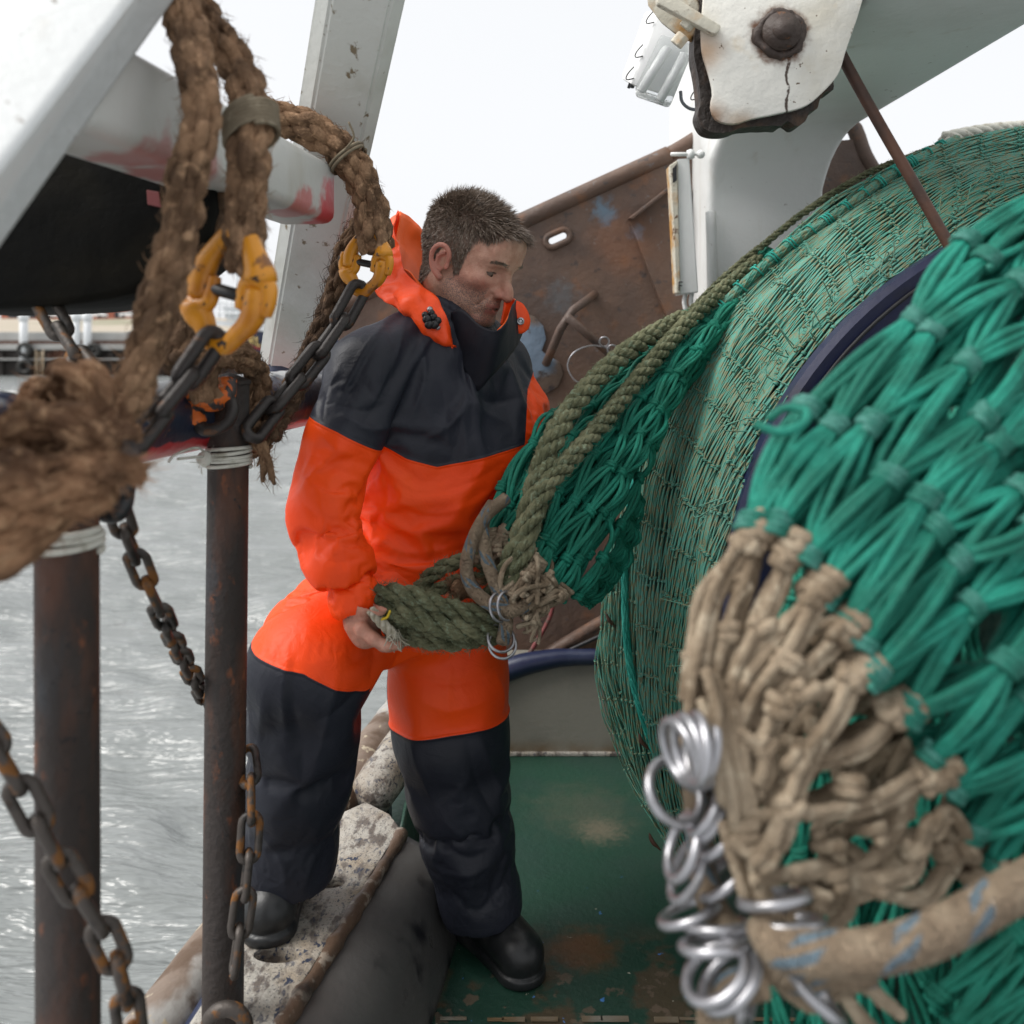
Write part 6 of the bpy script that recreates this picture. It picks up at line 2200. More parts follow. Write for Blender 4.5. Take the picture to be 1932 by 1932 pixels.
# jacket
h = 0.0088
lo, hi = np.array([-.56, 1.48, .60]), np.array([.17, 2.34, 1.47])
X = box_grid(lo, hi, h)
RS, LS = P(697, 690, 1.82), P(940, 686, 2.09)
NB = P(838, 625, 1.965)
f = s_ell(X, P(843, 775, 1.95), (.195, .135, .215), RB)
f = s_min(f, s_ell(X, P(822, 930, 1.94), (.182, .142, .20), RB), .06)
f = s_min(f, s_ell(X, P(790, 1085, 1.94), (.185, .15, .17), RB), .06)
f = s_min(f, s_cone(X, NB, RS, .075, .078), .05)
f = s_min(f, s_cone(X, NB, LS, .075, .070), .05)
f = s_min(f, s_cone(X, NB + UPV * .03, NB - UPV * .1, .068, .1), .03)
f = s_min(f, s_cone(X, P(712, 1080, 1.87), P(612, 1200, 1.77), .108, .110), .05)   # skirt over the raised thigh
f = s_min(f, s_cone(X, P(800, 1100, 1.93), P(838, 1230, 1.95), .15, .125), .05)
el, wr_ = P(618, 930, 1.70), P(668, 1128, 1.655)
arm = s_chain(X, [RS, P(655, 800, 1.75), el, P(640, 1040, 1.665), wr_, P(682, 1165, 1.652)], [.080, .067, .060, .053, .042, .039], .02)
f = s_min(f, arm, .025)
arm2 = s_chain(X, [LS, P(985, 760, 2.07), P(992, 850, 2.0), P(1010, 930, 1.9), P(1000, 1010, 1.83)], [.075, .058, .054, .048, .042], .02)
f = s_min(f, arm2, .025)
f = s_max(f, -(X[2] - (P(0, 1212, 1.9)[2] + .10 * (X[0] + .2))), .012)
cd = nrm(P(682, 1165, 1.652) - wr_)
ce = P(679, 1156, 1.653)
cut = (X[0] - ce[0]) * cd[0] + (X[1] - ce[1]) * cd[1] + (X[2] - ce[2]) * cd[2]
f = np.where((np.abs(X[0] - ce[0]) < .09) & (np.abs(X[2] - ce[2]) < .1) & (X[1] < 1.725), s_max(f, cut.astype(np.float32), .006), f)
v, q = surfnet(f, lo, h)
v = relax(v, q, 2)
cv, cq = surfnet(f + .016, lo, h)
pin = near(v, P(838, 640, 1.965), .08, .16)
pin = np.maximum(pin, near(v, ce, .045, .085))
pin = np.maximum(pin, near(v, P(1000, 1010, 1.83), .05, .07))
pin = np.maximum(pin, (v[:, 2] - (P(0, 1212, 1.9)[2] + .10 * (v[:, 0] + .2)) < .016) * 1.0)
v = drape(v, q, cv, cq, pin, grow=.08)
v, q = split(v, q)
v = relax(v, q, 1)
nv = vert_normals(v, q)
v = v + nv * (.22 * crumple(v, np.array([10, 10, 8]), 4))[:, None]
nv = vert_normals(v, q)
FOLD = [
    # yoke and shoulder
    ([(735, 600), (690, 660), (648, 745)], .010, 12), ([(765, 610), (735, 700), (690, 790)], .009, 13), ([(795, 640), (800, 720), (770, 800)], .008, 14),
    ([(712, 640), (668, 720), (640, 780)], -.008, 10), ([(752, 640), (725, 730), (680, 810)], -.008, 11),
    ([(640, 690), (622, 740), (612, 790)], .009, 10), ([(640, 780), (700, 810), (760, 800)], .008, 11), ([(620, 760), (690, 775), (730, 760)], -.007, 10),
    ([(880, 700), (905, 770), (955, 800)], .008, 13), ([(888, 745), (850, 800), (800, 830)], .008, 13), ([(900, 740), (930, 760), (985, 750)], -.007, 12), ([(870, 690), (885, 735), (893, 762)], -.010, 7),
    ([(820, 700), (840, 770), (840, 830)], -.006, 14),
    # near sleeve
    ([(590, 800), (640, 850), (712, 870)], 0.0066, 12), ([(575, 850), (625, 880), (690, 905)], -0.0060, 10), ([(560, 890), (610, 930), (680, 940)], 0.0072, 12), ([(556, 930), (600, 975), (672, 985)], -0.0066, 10),
    ([(570, 985), (620, 1010), (690, 1010)], 0.0066, 11), ([(600, 940), (618, 1010), (640, 1080)], 0.0055, 10), ([(585, 1030), (630, 1060), (695, 1050)], -0.0060, 10), ([(640, 1010), (660, 1080), (700, 1110)], 0.0050, 10), ([(610, 1080), (640, 1130), (665, 1165)], 0.0044, 9),
    ([(600, 820), (580, 880), (560, 900)], 0.0044, 9),
    # belly
    ([(700, 880), (790, 930), (900, 905), (980, 850)], -0.0072, 14), ([(700, 915), (800, 965), (890, 950), (960, 890)], 0.0072, 16), ([(690, 990), (760, 1040), (860, 1030), (900, 1000)], 0.0066, 15), ([(690, 1010), (720, 1060), (800, 1090)], -0.0077, 13),
    ([(685, 1020), (705, 1030), (735, 1015)], 0.0055, 8), ([(700, 1090), (770, 1125), (860, 1090)], 0.0055, 14), ([(715, 870), (730, 940), (700, 1000)], -0.0066, 12),
    ([(572, 1060), (545, 1130), (520, 1200)], 0.0055, 12), ([(620, 1110), (590, 1160), (560, 1210)], -0.0055, 12), ([(660, 1180), (620, 1205), (580, 1215)], 0.0044, 10), ([(700, 1150), (690, 1200), (660, 1250)], -0.0055, 12),
    # far sleeve
    ([(990, 720), (1010, 760), (1012, 800)], .006, 8), ([(985, 770), (1000, 790), (1020, 790)], -.007, 7), ([(985, 810), (1000, 820), (1018, 812)], .007, 7)]
v = crease(v, nv, [(a_, b_ * .75, c_ * .65) for a_, b_, c_ in FOLD])
v = relax(v, q, 1, .35)
seam = seam_attr(v, [(500, 762, 1.8), (560, 772, 1.75), (590, 788, 1.73), (640, 812, 1.7), (715, 850, 1.72), (770, 862, 1.82), (825, 881, 1.80), (900, 866, 1.82), (990, 836, 1.92), (994, 735, 2.05), (1012, 690, 2.05), (1060, 640, 2.05)])
bk_ = (v[:, 1] > 2.02) & (v[:, 0] < .0)
seam = np.where(bk_, v[:, 2] - 1.10, seam)
nv = vert_normals(v, q)
open_ = (np.linalg.norm(v - ce, axis=1) < .07) & (nv @ cd > .55)            # the cuff is open
q = q[~open_[q].all(1)]
mb = MB()
mb.add(v, [q])
mb.build('jacket', MT['jacket'], man, attrs={'seam': seam})

# trousers
h = 0.0088
lo, hi = np.array([-.62, 1.58, .0]), np.array([.14, 2.18, .92])
X = box_grid(lo, hi, h)
kR, hR = P(585, 1262, 1.72), P(705, 1110, 1.86)
f = s_ell(X, P(780, 1120, 1.92), (.165, .14, .14), RB)
f = s_min(f, s_cone(X, hR, kR, .110, .112), .05)
leg = s_chain(X, [kR, P(572, 1360, 1.74), P(560, 1480, 1.76), P(545, 1600, 1.78), P(538, 1720, 1.79)], [.113, .103, .095, .088, .085], .03)
hemR = P(0, 1692, 1.74)[2]
leg = s_max(leg, -(X[2] - hemR - .04 * (X[0] + .45)), .006)
f = s_min(f, leg, .03)
hL, kL = P(842, 1150, 1.97), P(850, 1380, 1.95)
leg2 = s_chain(X, [hL, P(846, 1280, 1.955), kL, P(862, 1480, 1.955), P(882, 1580, 1.955), P(905, 1690, 1.955), P(925, 1790, 1.955)], [.128, .122, .119, .106, .094, .084, .077], .03)
hemL = P(0, 1756, 1.90)[2]
leg2 = s_max(leg2, -(X[2] - hemL - .10 * (X[0] + .05)), .006)
f = s_min(f, leg2, .03)
f = s_max(f, X[2] - .88, .01)
v, q = surfnet(f, lo, h)
v = relax(v, q, 2)
cv, cq = surfnet(f + .014, lo, h)
pin = np.clip((v[:, 2] - .74) / .05, 0, 1)
pin = np.maximum(pin, ((v[:, 0] < -.25) & (v[:, 2] - hemR - .04 * (v[:, 0] + .45) < .016)) * 1.0)
pin = np.maximum(pin, ((v[:, 0] > -.25) & (v[:, 2] - hemL - .10 * (v[:, 0] + .05) < .016)) * 1.0)
pin = np.maximum(pin, np.where(v[:, 0] < -.25, np.clip(1 - (v[:, 2] - hemR) / .22, 0, 1), np.clip(1 - (v[:, 2] - hemL) / .22, 0, 1)) * .9)
v = drape(v, q, cv, cq, pin, grow=.018, grav=.1)
v, q = split(v, q)
v = relax(v, q, 1)
nv = vert_normals(v, q)
v = v + nv * (.22 * crumple(v, np.array([10, 10, 6]), 9))[:, None]
nv = vert_normals(v, q)
TF = [
    ([(556, 1225), (550, 1320), (570, 1440), (560, 1560)], -.010, 16), ([(545, 1230), (535, 1320), (545, 1420)], .011, 14), ([(640, 1260), (620, 1350), (590, 1460)], .010, 16), ([(690, 1290), (640, 1340), (600, 1360)], -.012, 14),
    ([(590, 1560), (560, 1600), (510, 1610)], -.010, 12), ([(600, 1600), (580, 1650), (570, 1690)], .009, 11), ([(480, 1560), (530, 1620), (540, 1690)], .009, 12), ([(500, 1300), (490, 1400), (500, 1500)], .008, 14),
    ([(770, 1390), (800, 1470), (830, 1540)], .009, 15), ([(880, 1390), (900, 1470), (945, 1560)], -.011, 14), ([(905, 1390), (930, 1460), (955, 1500)], .010, 12), ([(830, 1540), (880, 1580), (950, 1560)], .010, 13), ([(820, 1580), (880, 1620), (930, 1600)], -.012, 13),
    ([(840, 1640), (880, 1650), (930, 1630)], .013, 12), ([(850, 1680), (900, 1720), (960, 1660)], -.012, 12), ([(900, 1640), (880, 1700), (890, 1740)], .011, 12), ([(960, 1600), (930, 1680), (960, 1730)], -.009, 12),
    ([(760, 1270), (850, 1290), (940, 1270)], -.009, 14), ([(770, 1310), (850, 1340), (945, 1310)], .008, 14), ([(850, 1250), (845, 1310), (850, 1365)], .006, 10), ([(935, 1270), (948, 1310), (945, 1350)], .009, 9),
    ([(730, 1180), (700, 1230), (650, 1260)], -.010, 14)]
v = crease(v, nv, [(a_, b_ * .55, c_ * .75) for a_, b_, c_ in TF])
v = relax(v, q, 1, .35)
sR = v[:, 2] - np.interp(v[:, 0], [P(470, 0, 1.72)[0], P(500, 0, 1.72)[0], P(600, 0, 1.72)[0], P(700, 0, 1.74)[0]], [P(0, 1200, 1.72)[2], P(0, 1211, 1.72)[2], P(0, 1236, 1.70)[2], P(0, 1287, 1.72)[2]])
sL = v[:, 2] - np.interp(v[:, 0], [P(740, 0, 1.93)[0], P(850, 0, 1.86)[0], P(905, 0, 1.87)[0], P(955, 0, 1.93)[0]], [P(0, 1368, 1.93)[2], P(0, 1380, 1.85)[2], P(0, 1371, 1.86)[2], P(0, 1350, 1.93)[2]])
seam = np.where(v[:, 0] < P(722, 0, 1.85)[0], sR, sL)
hem = np.exp(-(sL / .006) ** 2) * (v[:, 0] >= P(722, 0, 1.85)[0]) * .003
v = v + nv * hem[:, None]
nv = vert_normals(v, q)
low = np.where(v[:, 0] < -.25, v[:, 2] - hemR - .04 * (v[:, 0] + .45), v[:, 2] - hemL - .10 * (v[:, 0] + .05))
open_ = (low < .03) & (nv[:, 2] < -.45)                                       # the legs are open at the hem
q = q[~open_[q].all(1)]
mb = MB()
mb.add(v, [q])
mb.build('trousers', MT['trousers'], man, attrs={'seam': seam})

# boots
for nm, heel, toe, ank, zb in (('boot', np.array([-.085, 2.02, 0]), np.array([.018, 1.885, 0]), np.array([-.062, 1.985, .12]), 0.001), ('boot', np.array([-.462, 1.86, .2]), np.array([-.461, 1.715, .2]), np.array([-.455, 1.80, .32]), ZC + .0008)):
    h = .004
    lo = np.minimum(heel, toe) - np.array([.09, .09, .02])
    hi = np.maximum(heel, toe) + np.array([.09, .09, .32])
    X = box_grid(lo, hi, h)
    dirn = nrm(toe - heel)
    up = np.array([0, 0, 1.0])
    f = s_chain(X, [heel + up * .052, heel * .5 + toe * .5 + up * .050, toe + up * .044], [.044, .041, .047], .02)
    f = s_min(f, s_cone(X, heel * .75 + toe * .25 + up * .08, ank + up * .13, .050, .056), .03)
    f = s_min(f, s_cone(X, toe * .62 + heel * .38 + up * .066, toe + up * .05, .046, .043), .02)
    sole = s_chain(X, [heel + up * .012, heel * .5 + toe * .5 + up * .012, toe + up * .012], [.049, .044, .053], .01)
    sole = s_max(sole, X[2] - (zb + .022), .004)
    f = s_min(f, sole, .004)
    f = s_max(f, -(X[2] - zb), .003)
    v, q = surfnet(f, lo, h)
    v = relax(v, q, 1)
    mb = MB()
    mb.add(v, [q])
    mb.build('boot', MT['boot'], man)

# head and neck
yaw, pit, HS = math.radians(59), math.radians(24), 1.07
fw = np.array([math.sin(yaw), -math.cos(yaw), 0])
lf_ = np.array([math.cos(yaw), math.sin(yaw), 0])
fz = fw * math.cos(pit) - np.array([0, 0, 1]) * math.sin(pit)
uz = np.cross(lf_, fz) * -1
if uz[2] < 0:
    uz = -uz
HR = np.stack([lf_, fz, uz], 1) * HS                       # head axes (his left, forward, up) to the place
HC = P(884, 488, 1.95)
to_w = lambda p: np.asarray(p) @ HR.T + HC
to_h = lambda p: (np.asarray(p) - HC) @ np.linalg.inv(HR).T
h = 0.0022
lo, hi = np.array([-.105, -.145, -.25]), np.array([.105, .148, .142])
X = box_grid(lo, hi, h)
f = s_ell(X, (0, -.016, .032), (.0765, .099, .088))
f = s_min(f, s_ell(X, (0, .032, .022), (.066, .068, .072)), .02)
f = s_min(f, s_ell(X, (0, .030, -.040), (.058, .064, .075)), .03)
for sx in (-1, 1):
    f = s_min(f, s_cone(X, (sx * .053, .002, -.058), (sx * .018, .076, -.098), .019, .018), .022)
    f = s_min(f, s_ell(X, (sx * .047, .060, -.020), (.020, .024, .017)), .018)
f = s_min(f, s_ell(X, (0, .083, -.098), (.023, .018, .017)), .015)
f = s_min(f, s_ell(X, (0, .086, .048), (.052, .018, .040)), .02)
f = s_min(f, s_chain(X, [(-.048, .066, .022), (-.022, .089, .0225), (0, .090, .018), (.022, .089, .0225), (.048, .066, .022)], [.0105, .0125, .009, .0125, .0105], .01), .012)
for sx in (-1, 1):
    f = s_max(f, -s_ell(X, (sx * .033, .1005, .001), (.020, .0185, .0135)), .009)
    f = s_min(f, s_ell(X, (sx * .0325, .0735, .001), (.0135, .0130, .0125)), .003)      # lids over the eyeball
    f = s_min(f, s_cone(X, (sx * .018, .0845, .0085), (sx * .048, .0725, .0065), .0045, .0050), .005)
    f = s_min(f, s_cone(X, (sx * .020, .083, -.0105), (sx * .045, .073, -.0075), .0036, .0040), .006)
    f = s_max(f, -s_cone(X, (sx * .0225, .0905, -.0040), (sx * .0435, .0795, -.0036), .0036, .0024), .0014)
nose = s_chain(X, [(0, .088, .018), (0, .098, -.004), (0, .111, -.026), (0, .1165, -.036)], [.0085, .0088, .0105, .0118], .01)
for sx in (-1, 1):
    nose = s_min(nose, s_ell(X, (sx * .0135, .1005, -.0375), (.0085, .0115, .0085)), .007)
f = s_min(f, nose, .011)
for sx in (-1, 1):
    f = s_max(f, -s_ell(X, (sx * .0065, .1085, -.0475), (.0036, .0060, .0042)), .003)
f = s_min(f, s_ell(X, (0, .083, -.066), (.030, .017, .022)), .014)
f = s_min(f, s_chain(X, [(-.028, .080, -.0690), (-.011, .0945, -.0640), (0, .0955, -.0650), (.011, .0945, -.0640), (.028, .080, -.0690)], [.003, .0056, .0055, .0056, .003], .004), .005)
f = s_min(f, s_chain(X, [(-.025, .081, -.0735), (0, .0945, -.0770), (.025, .081, -.0735)], [.0035, .0074, .0035], .004), .005)
f = s_max(f, -s_chain(X, [(-.030, .085, -.0700), (0, .1025, -.0702), (.030, .085, -.0700)], [.0016, .0028, .0016], .002), .002)
for sx in (-1, 1):                                            # nose to mouth lines
    f = s_max(f, -s_chain(X, [(sx * .021, .094, -.040), (sx * .030, .0855, -.056), (sx * .033, .078, -.070)], [.0010, .0014, .0010], .003), .006)
nb = to_h(P(852, 655, 1.985))
f = s_min(f, s_cone(X, (0, -.030, -.055), nb, .056, .060), .03)
f = s_min(f, s_cone(X, (-.050, -.025, -.060), nb + np.array([.0, .05, -.0]), .020, .022), .03)   # neck muscle
for sx in (-1, 1):                                            # ears
    E = lambda a, b, c: (sx * a, b - .003, c - .016)
    rim = [E(.076, .011, .002), E(.083, .013, .020), E(.088, .003, .033), E(.091, -.013, .031), E(.091, -.022, .014), E(.087, -.019, -.006), E(.082, -.009, -.020), E(.077, .004, -.028)]
    rim = list(smooth(np.array(rim), 18))
    ear = s_chain(X, rim, list(np.interp(np.linspace(0, 1, 18), np.linspace(0, 1, 8), [.0040, .0046, .0046, .0048, .0046, .0046, .0056, .0066])), .002)
    ear = s_min(ear, s_ell(X, E(.0745, -.005, .004), (.0045, .015, .025)), .002)
    ear = s_min(ear, s_chain(X, [E(.081, .000, .020), E(.083, -.011, .010), E(.081, -.010, -.008), E(.079, .001, -.014)], [.0034, .0042, .0042, .0040], .003), .003)
    ear = s_max(ear, -s_ell(X, E(.083, .000, .002), (.0085, .0085, .0120)), .003)
    ear = s_min(ear, s_ell(X, E(.078, .012, -.004), (.0048, .0050, .0068)), .004)
    f = s_min(f, ear, .004)
v, q = surfnet(f, lo, h)
v = relax(v, q, 1, .5)
nvh = vert_normals(v, q)
lx_, ly_, lz_ = v[:, 0], v[:, 1], v[:, 2]
ax_ = np.abs(lx_)
hl = np.interp(ly_, [-.13, -.075, -.045, -.028, -.020, .000, .012, .022, .034, .042, .052, .066, .082, .10], [-.096, -.096, -.080, -.055, .010, .020, -.008, -.034, -.022, .032, .054, .052, .066, .078])
scalp = np.clip((lz_ - hl) / .010 + .5, 0, 1) * (ly_ < .098)
is_ear = (ax_ > .0775) & (ly_ > -.03) & (ly_ < .02) & (lz_ > -.052) & (lz_ < .025)
scalp = np.where(is_ear, 0, scalp)
stub = np.clip((-.022 - lz_) / .02, 0, 1) * np.clip((ly_ - -.004) / .02, 0, 1) * np.clip((lz_ + .135) / .02, 0, 1) * np.clip(1 - (ax_ < .03) * (lz_ > -.052) * 1.0, 0, 1)
stub = np.maximum(stub, np.clip(1 - np.abs(lz_ + .055) / .008, 0, 1) * (ax_ < .026) * (ly_ > .07))
lip = np.exp(-((lz_ + .0640) / .0042) ** 2) * (ax_ < .026) * (ly_ > .076) + np.exp(-((lz_ + .0765) / .0056) ** 2) * (ax_ < .023) * (ly_ > .076)
flush = np.clip(is_ear * 1.0 + np.exp(-((ax_ - .05) ** 2 + (lz_ + .028) ** 2) / .022 ** 2) * .8 * (ly_ > .02) + (lz_ < -.09) * .7 + np.exp(-((ly_ - .113) ** 2 + (lz_ + .035) ** 2) / .014 ** 2) * .7, 0, 1)
lash = np.zeros(len(v))
for sx in (-1, 1):
    t_ = np.clip((lx_ * sx - .0215) / .0235, 0, 1)
    zc = .0000 + .0016 * np.sin(t_ * math.pi) - .001 * t_
    d = np.abs(lz_ - zc)
    lash = np.maximum(lash, np.clip(1 - d / .0022, 0, 1) * (lx_ * sx > .0205) * (lx_ * sx < .0465) * (ly_ > .06))
mb = MB()
mb.add(to_w(v), [q])
nhead = len(v)
attrs = {'scalp': scalp, 'stubble': stub, 'lip': np.clip(lip, 0, 1), 'flush': flush, 'lash': np.clip(lash * 1.5, 0, 1)}

# near hand: palm under the bundle, thumb over it, fingers curling up behind
h = 0.0024
lo, hi = P(628, 1262, 1.78), P(795, 1095, 1.78)
lo, hi = np.array([lo[0], 1.55, lo[2]]), np.array([hi[0], 1.76, hi[2]])
X = box_grid(lo, hi, h)
wri = P(672, 1135, 1.655)
palm = [wri, P(683, 1172, 1.648), P(692, 1196, 1.650)]
f = s_chain(X, palm, [.026, .029, .024], .02)
f = s_min(f, s_ell(X, P(690, 1190, 1.672), (.020, .042, .022)), .02)
f = s_min(f, s_chain(X, [P(683, 1150, 1.625), P(700, 1134, 1.605), P(713, 1142, 1.592), P(718, 1150, 1.588)], [.017, .0135, .0125, .0105], .01), .012)
for k, dd in enumerate((1.598, 1.622, 1.646, 1.670)):
    le = (1.0, 1.08, 1.02, .85)[k]
    base = P(684, 1188 + 2 * k, dd + .012)
    m1_ = P(684 + 22 * le, 1206, dd)
    m2_ = P(684 + 46 * le, 1219, dd - .003)
    tip = P(684 + 66 * le, 1217, dd - .002)
    f = s_min(f, s_chain(X, [P(683, 1172, 1.648), base, m1_, m2_, tip], [.018, .0135, .0108, .0098, .0086], .006), .006)
nail = s_ell(X, P(716, 1146, 1.5795), (.0065, .003, .0075))
v2, q2 = surfnet(f, lo, h)
v2 = relax(v2, q2, 1)
mb.add(v2, [q2])
# far hand below the net, at the end of the far sleeve
fh = P(1000, 1022, 1.82)
h2 = .004
lo2, hi2 = fh - .09, fh + .09
X2 = box_grid(lo2, hi2, h2)
f2 = s_ell(X2, fh, (.024, .038, .034))
for k in range(4):
    b_ = fh + np.array([-.018 + .0 * k, .024 - .016 * k, -.02])
    f2 = s_min(f2, s_chain(X2, [b_, b_ + [-.018, 0, -.018], b_ + [-.038, 0, -.014], b_ + [-.050, 0, .004]], [.0105, .0098, .009, .008], .005), .004)
f2 = s_min(f2, s_chain(X2, [fh + [0, -.03, .01], fh + [-.025, -.045, .015], fh + [-.045, -.045, .012]], [.013, .011, .009], .006), .008)
v3, q3 = surfnet(f2, lo2, h2)
mb.add(v3, [q3])
# trunk and limbs inside the clothes, so the body is one figure
for pts, rs in (([P(852, 650, 1.985), P(835, 760, 1.95), P(815, 930, 1.94), P(790, 1100, 1.94)], [.05, .10, .10, .10]), ([P(700, 695, 1.83), el, wr_, P(680, 1160, 1.652)], [.05, .042, .026, .024]), ([LS, P(990, 850, 2.0), P(1000, 1010, 1.83)], [.045, .035, .024]), ([hR, kR, P(540, 1690, 1.79)], [.075, .055, .035]), ([hL, kL, P(918, 1740, 1.955)], [.075, .055, .035])):
    p = smooth(np.array(pts), 24)
    mb.tube(p, np.interp(np.linspace(0, 1, 24), np.linspace(0, 1, len(rs)), rs), 14)
nall = sum(len(a) for a in mb.v)
att = {k_: np.r_[a, np.zeros(nall - len(a))] for k_, a in attrs.items()}
att['flush'][nhead:nhead + len(v2)] = .35
mb.build('body', MT['skin'], man, attrs=att)
for sx in (-1, 1):
    mb = MB()
    mb.ball(to_w((sx * .0325, .0735, -.001)), .0129 * HS, 12)
    mb.build('eyeball', MT['eye'], man)
    mb = MB()
    mb.ball(to_w((sx * .0335 + .002,   .0812, -.0048)), .0056 * HS, 10)
    mb.build('iris', MT['iris'], man)

# hair
g = np.random.default_rng(8)
fa = np.cross(v[q[:, 2]] - v[q[:, 0]], v[q[:, 3]] - v[q[:, 1]])
area = np.linalg.norm(fa, axis=1) * .5
w_ = area * (scalp[q].mean(1) > .5) * (np.abs(v[q].mean(1)[:, 0]) < .0835)
N_ = 17000
ix = g.choice(len(q), N_, p=w_ / w_.sum())
bc = g.dirichlet((1, 1, 1, 1), N_)
p0 = (v[q[ix]] * bc[..., None]).sum(1)
n0 = nrm((nvh[q[ix]] * bc[..., None]).sum(1))
hz, hy_ = p0[:, 2], p0[:, 1]
top_ = np.clip((hz - .045) / .05, 0, 1)
frn = np.clip((hy_ - .02) / .05, 0, 1)
comb = np.stack([.25 * np.sign(p0[:, 0]) * (1 - top_) + .30 * vnoise(p0, 40), .25 + .75 * frn * top_ - .9 * (1 - top_) * (hy_ < 0) * .5, -.75 * (1 - top_) + .15 * top_ + .35 * vnoise(p0 + 3, 45)], 1)
d0 = nrm(n0 * (.40 + .22 * top_)[:, None] + comb * .9 + g.normal(0, .17, (N_, 3)))
d1 = nrm(d0 + comb * .8 + g.normal(0, .15, (N_, 3)) - n0 * .40)
Lh = (.008 + .020 * top_ + .010 * frn * top_) * g.uniform(.65, 1.2, N_)
p1 = p0 - n0 * .001 + d0 * (Lh * .5)[:, None]
p2 = p1 + d1 * (Lh * .5)[:, None]
wd = nrm(np.cross(d0, g.normal(0, 1, (N_, 3)))) * .0007
vv_ = np.stack([p0 - n0 * .001 - wd, p0 - n0 * .001 + wd, p1 + wd * .8, p1 - wd * .8, p2], 1).reshape(-1, 3)
b_ = np.arange(N_) * 5
mb = MB()
mb.add(to_w(vv_), [np.stack([b_, b_ + 1, b_ + 2, b_ + 3], 1), np.stack([b_ + 3, b_ + 2, b_ + 4], 1)])
# brows
for sx in (-1, 1):
    nb_ = 230
    t_ = g.random(nb_)
    pb = np.stack([sx * (.014 + .036 * t_), .0985 - .022 * t_ ** 1.6, .0195 + .0055 * np.sin(t_ * 2.6) + g.normal(0, .0016, nb_)], 1)
    fr = np.flatnonzero((ly_ > .05) & (np.abs(lx_ - sx * .03) < .03) & (np.abs(lz_ - .02) < .025))
    for i_ in range(nb_):
        j_ = fr[np.argmin((lx_[fr] - pb[i_, 0]) ** 2 + (lz_[fr] - pb[i_, 2]) ** 2 - 1e-4 * ly_[fr])]
        pb[i_, 1] = ly_[j_] - .0004
    db = nrm(np.stack([sx * np.ones(nb_) * .8, -.25 * np.ones(nb_), .3 - .5 * t_], 1) + g.normal(0, .2, (nb_, 3)))
    wb = nrm(np.cross(db, [0, 1, .2])) * .0004
    q1 = pb + db * .004 + [0, .0012, 0]
    q2_ = q1 + db * .003
    a_ = np.stack([pb - wb, pb + wb, q1 + wb, q1 - wb, q2_], 1).reshape(-1, 3)
    k_ = np.arange(nb_) * 5
    mb.add(to_w(a_), [np.stack([k_, k_ + 1, k_ + 2, k_ + 3], 1), np.stack([k_ + 3, k_ + 2, k_ + 4], 1)])
mb.build('hair', MT['hair'], man)

# collar, hood and flaps
def cloth(name, curves, mt, nu=40, nv=14, th=.003, wr=.004, sc=26, parent=man):
    G = loft([PL(c) for c in curves], nu, nv)
    Nn = nrm(np.cross(np.gradient(G, axis=0), np.gradient(G, axis=1)))
    G = G + Nn * (wr * fbm(G, sc, 2))[..., None]
    mb = MB()
    mb.sheet(G, th)
    return mb.build(name, MT[mt], parent)


col = cloth('collar', [
    [(852, 590, 1.87), (872, 583, 1.845), (900, 610, 1.80), (932, 624, 1.775), (953, 612, 1.785), (965, 582, 1.83), (972, 566, 1.89)],
    [(856, 625, 1.865), (876, 630, 1.835), (902, 652, 1.800), (932, 650, 1.782), (953, 632, 1.80), (965, 605, 1.84), (972, 590, 1.91)],
    [(861, 660, 1.872), (876, 695, 1.842), (898, 738, 1.835), (925, 712, 1.82), (955, 680, 1.85), (975, 650, 1.91), (984, 630, 1.97)]], 'navy_coat', wr=.002)
cloth('collar_lining', [
    [(943, 621, 1.79), (955, 606, 1.81), (964, 585, 1.845), (971, 565, 1.90), (957, 563, 1.96)],
    [(938, 625, 1.80), (953, 610, 1.815), (962, 598, 1.85), (970, 588, 1.92), (960, 590, 1.98)]], 'orange_lining', wr=.001)
hood = cloth('hood', [
    [(752, 399, 2.03), (745, 425, 2.0), (749, 470, 1.955), (764, 512, 1.91), (797, 538, 1.875), (822, 562, 1.855), (838, 596, 1.84), (851, 628, 1.84), (859, 655, 1.835)],
    [(746, 410, 2.035), (737, 445, 2.0), (738, 492, 1.95), (748, 528, 1.895), (782, 560, 1.85), (807, 585, 1.832), (827, 615, 1.825), (846, 640, 1.825), (859, 657, 1.833)],
    [(740, 425, 2.05), (730, 470, 2.0), (724, 515, 1.945), (730, 545, 1.89), (764, 575, 1.845), (793, 602, 1.825), (815, 628, 1.82), (838, 648, 1.825), (859, 659, 1.835)],
    [(736, 440, 2.06), (728, 490, 2.01), (711, 540, 1.95), (716, 558, 1.91), (748, 586, 1.865), (779, 612, 1.845), (803, 634, 1.84), (830, 652, 1.835), (859, 661, 1.84)]], 'orange_coat', nu=70, nv=24, wr=.012, sc=24)
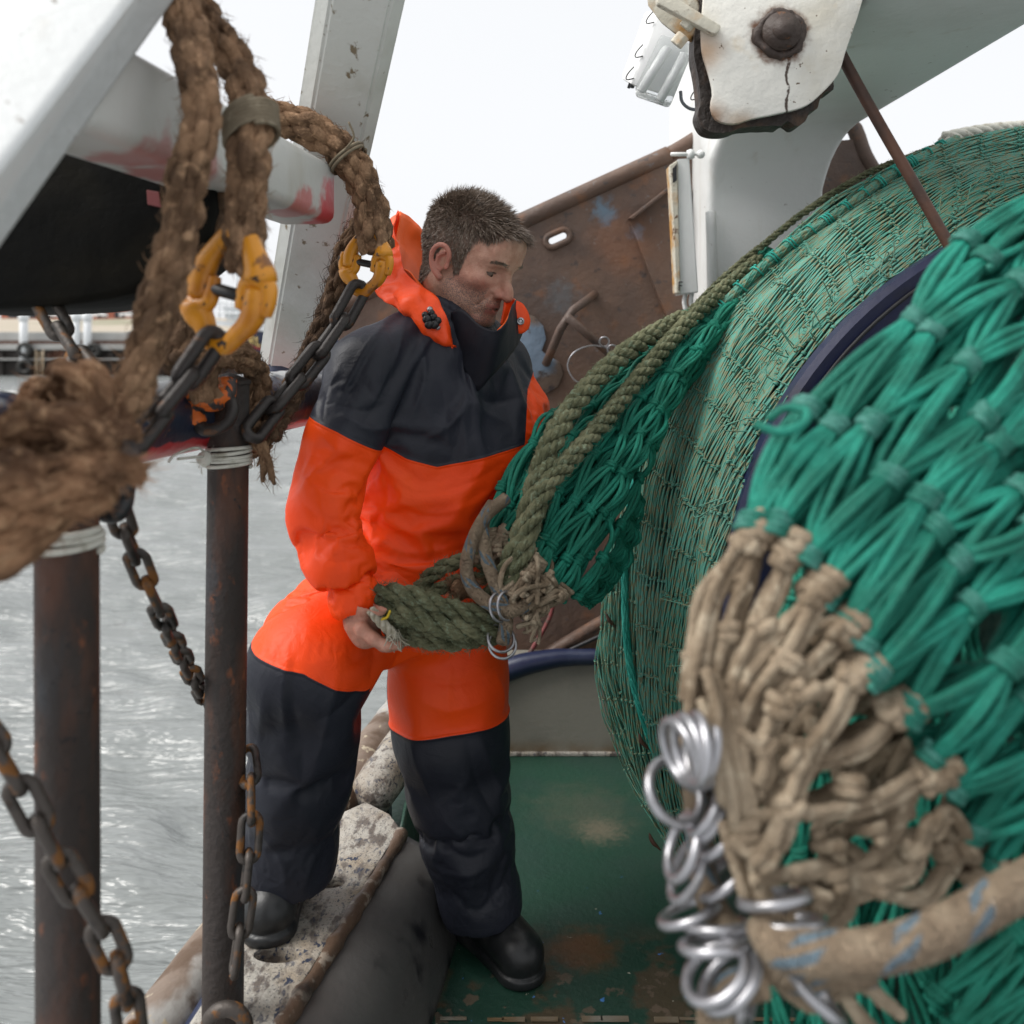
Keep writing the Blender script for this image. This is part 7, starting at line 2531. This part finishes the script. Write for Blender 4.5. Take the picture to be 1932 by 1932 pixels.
cloth('hood_lining', [
    [(752, 400, 2.04), (775, 412, 2.07), (800, 440, 2.09), (812, 470, 2.10)],
    [(748, 460, 2.0), (772, 470, 2.06), (800, 490, 2.09), (812, 510, 2.1)],
    [(765, 512, 1.925), (785, 535, 1.99), (808, 560, 2.04), (820, 570, 2.06)],
    [(800, 545, 1.89), (812, 570, 1.93), (830, 600, 1.98), (840, 620, 2.0)]], 'orange_lining', nu=30, nv=20, wr=.006)
cloth('hood_back', [
    [(750, 400, 2.045), (735, 440, 2.09), (722, 500, 2.06), (712, 545, 1.98)],
    [(800, 440, 2.10), (790, 470, 2.14), (770, 530, 2.12), (745, 580, 2.03)],
    [(840, 470, 2.12), (840, 520, 2.15), (820, 570, 2.12), (790, 600, 2.05)]], 'orange_coat', nu=24, nv=16, wr=.008)
cloth('hood_tab', [
    [(952, 562, 1.90), (968, 566, 1.915), (984, 572, 1.92), (994, 588, 1.925), (1000, 604, 1.93)],
    [(948, 590, 1.90), (963, 596, 1.91), (978, 601, 1.915), (990, 608, 1.92), (999, 612, 1.93)],
    [(944, 612, 1.90), (956, 620, 1.91), (970, 627, 1.915), (985, 629, 1.92), (996, 620, 1.93)]], 'orange_coat', nu=16, nv=10, wr=.002)
mb = MB()
a = np.linspace(0, 2 * math.pi, 24, endpoint=False)
c = P(982, 606, 1.905)
mb.tube(np.stack([c[0] + .0062 * np.cos(a), np.full(24, c[1]), c[2] + .0062 * np.sin(a)], 1), .0022, 8, closed=True, ref=(0, 1, 0))
mb.ball(c + [0, .002, 0], (.005, .001, .005), 8)
mb.build('eyelet', MT['steel'], man)
mb = MB()
for px, py, rr in ((806, 602, .010), (820, 612, .010), (810, 612, .010), (818, 598, .008), (826, 605, .008), (814, 590, .007), (802, 594, .007)):
    mb.ball(P(px, py, 1.812), rr, 10)
mb.build('cord_toggle', MT['black_plastic'], man)
mb = MB()
mb.ball(P(826, 618, 1.815), .0055, 10)
mb.ball(P(811, 584, 1.822), .0065, 10)
mb.build('cord_eyelet', MT['steel'], man)
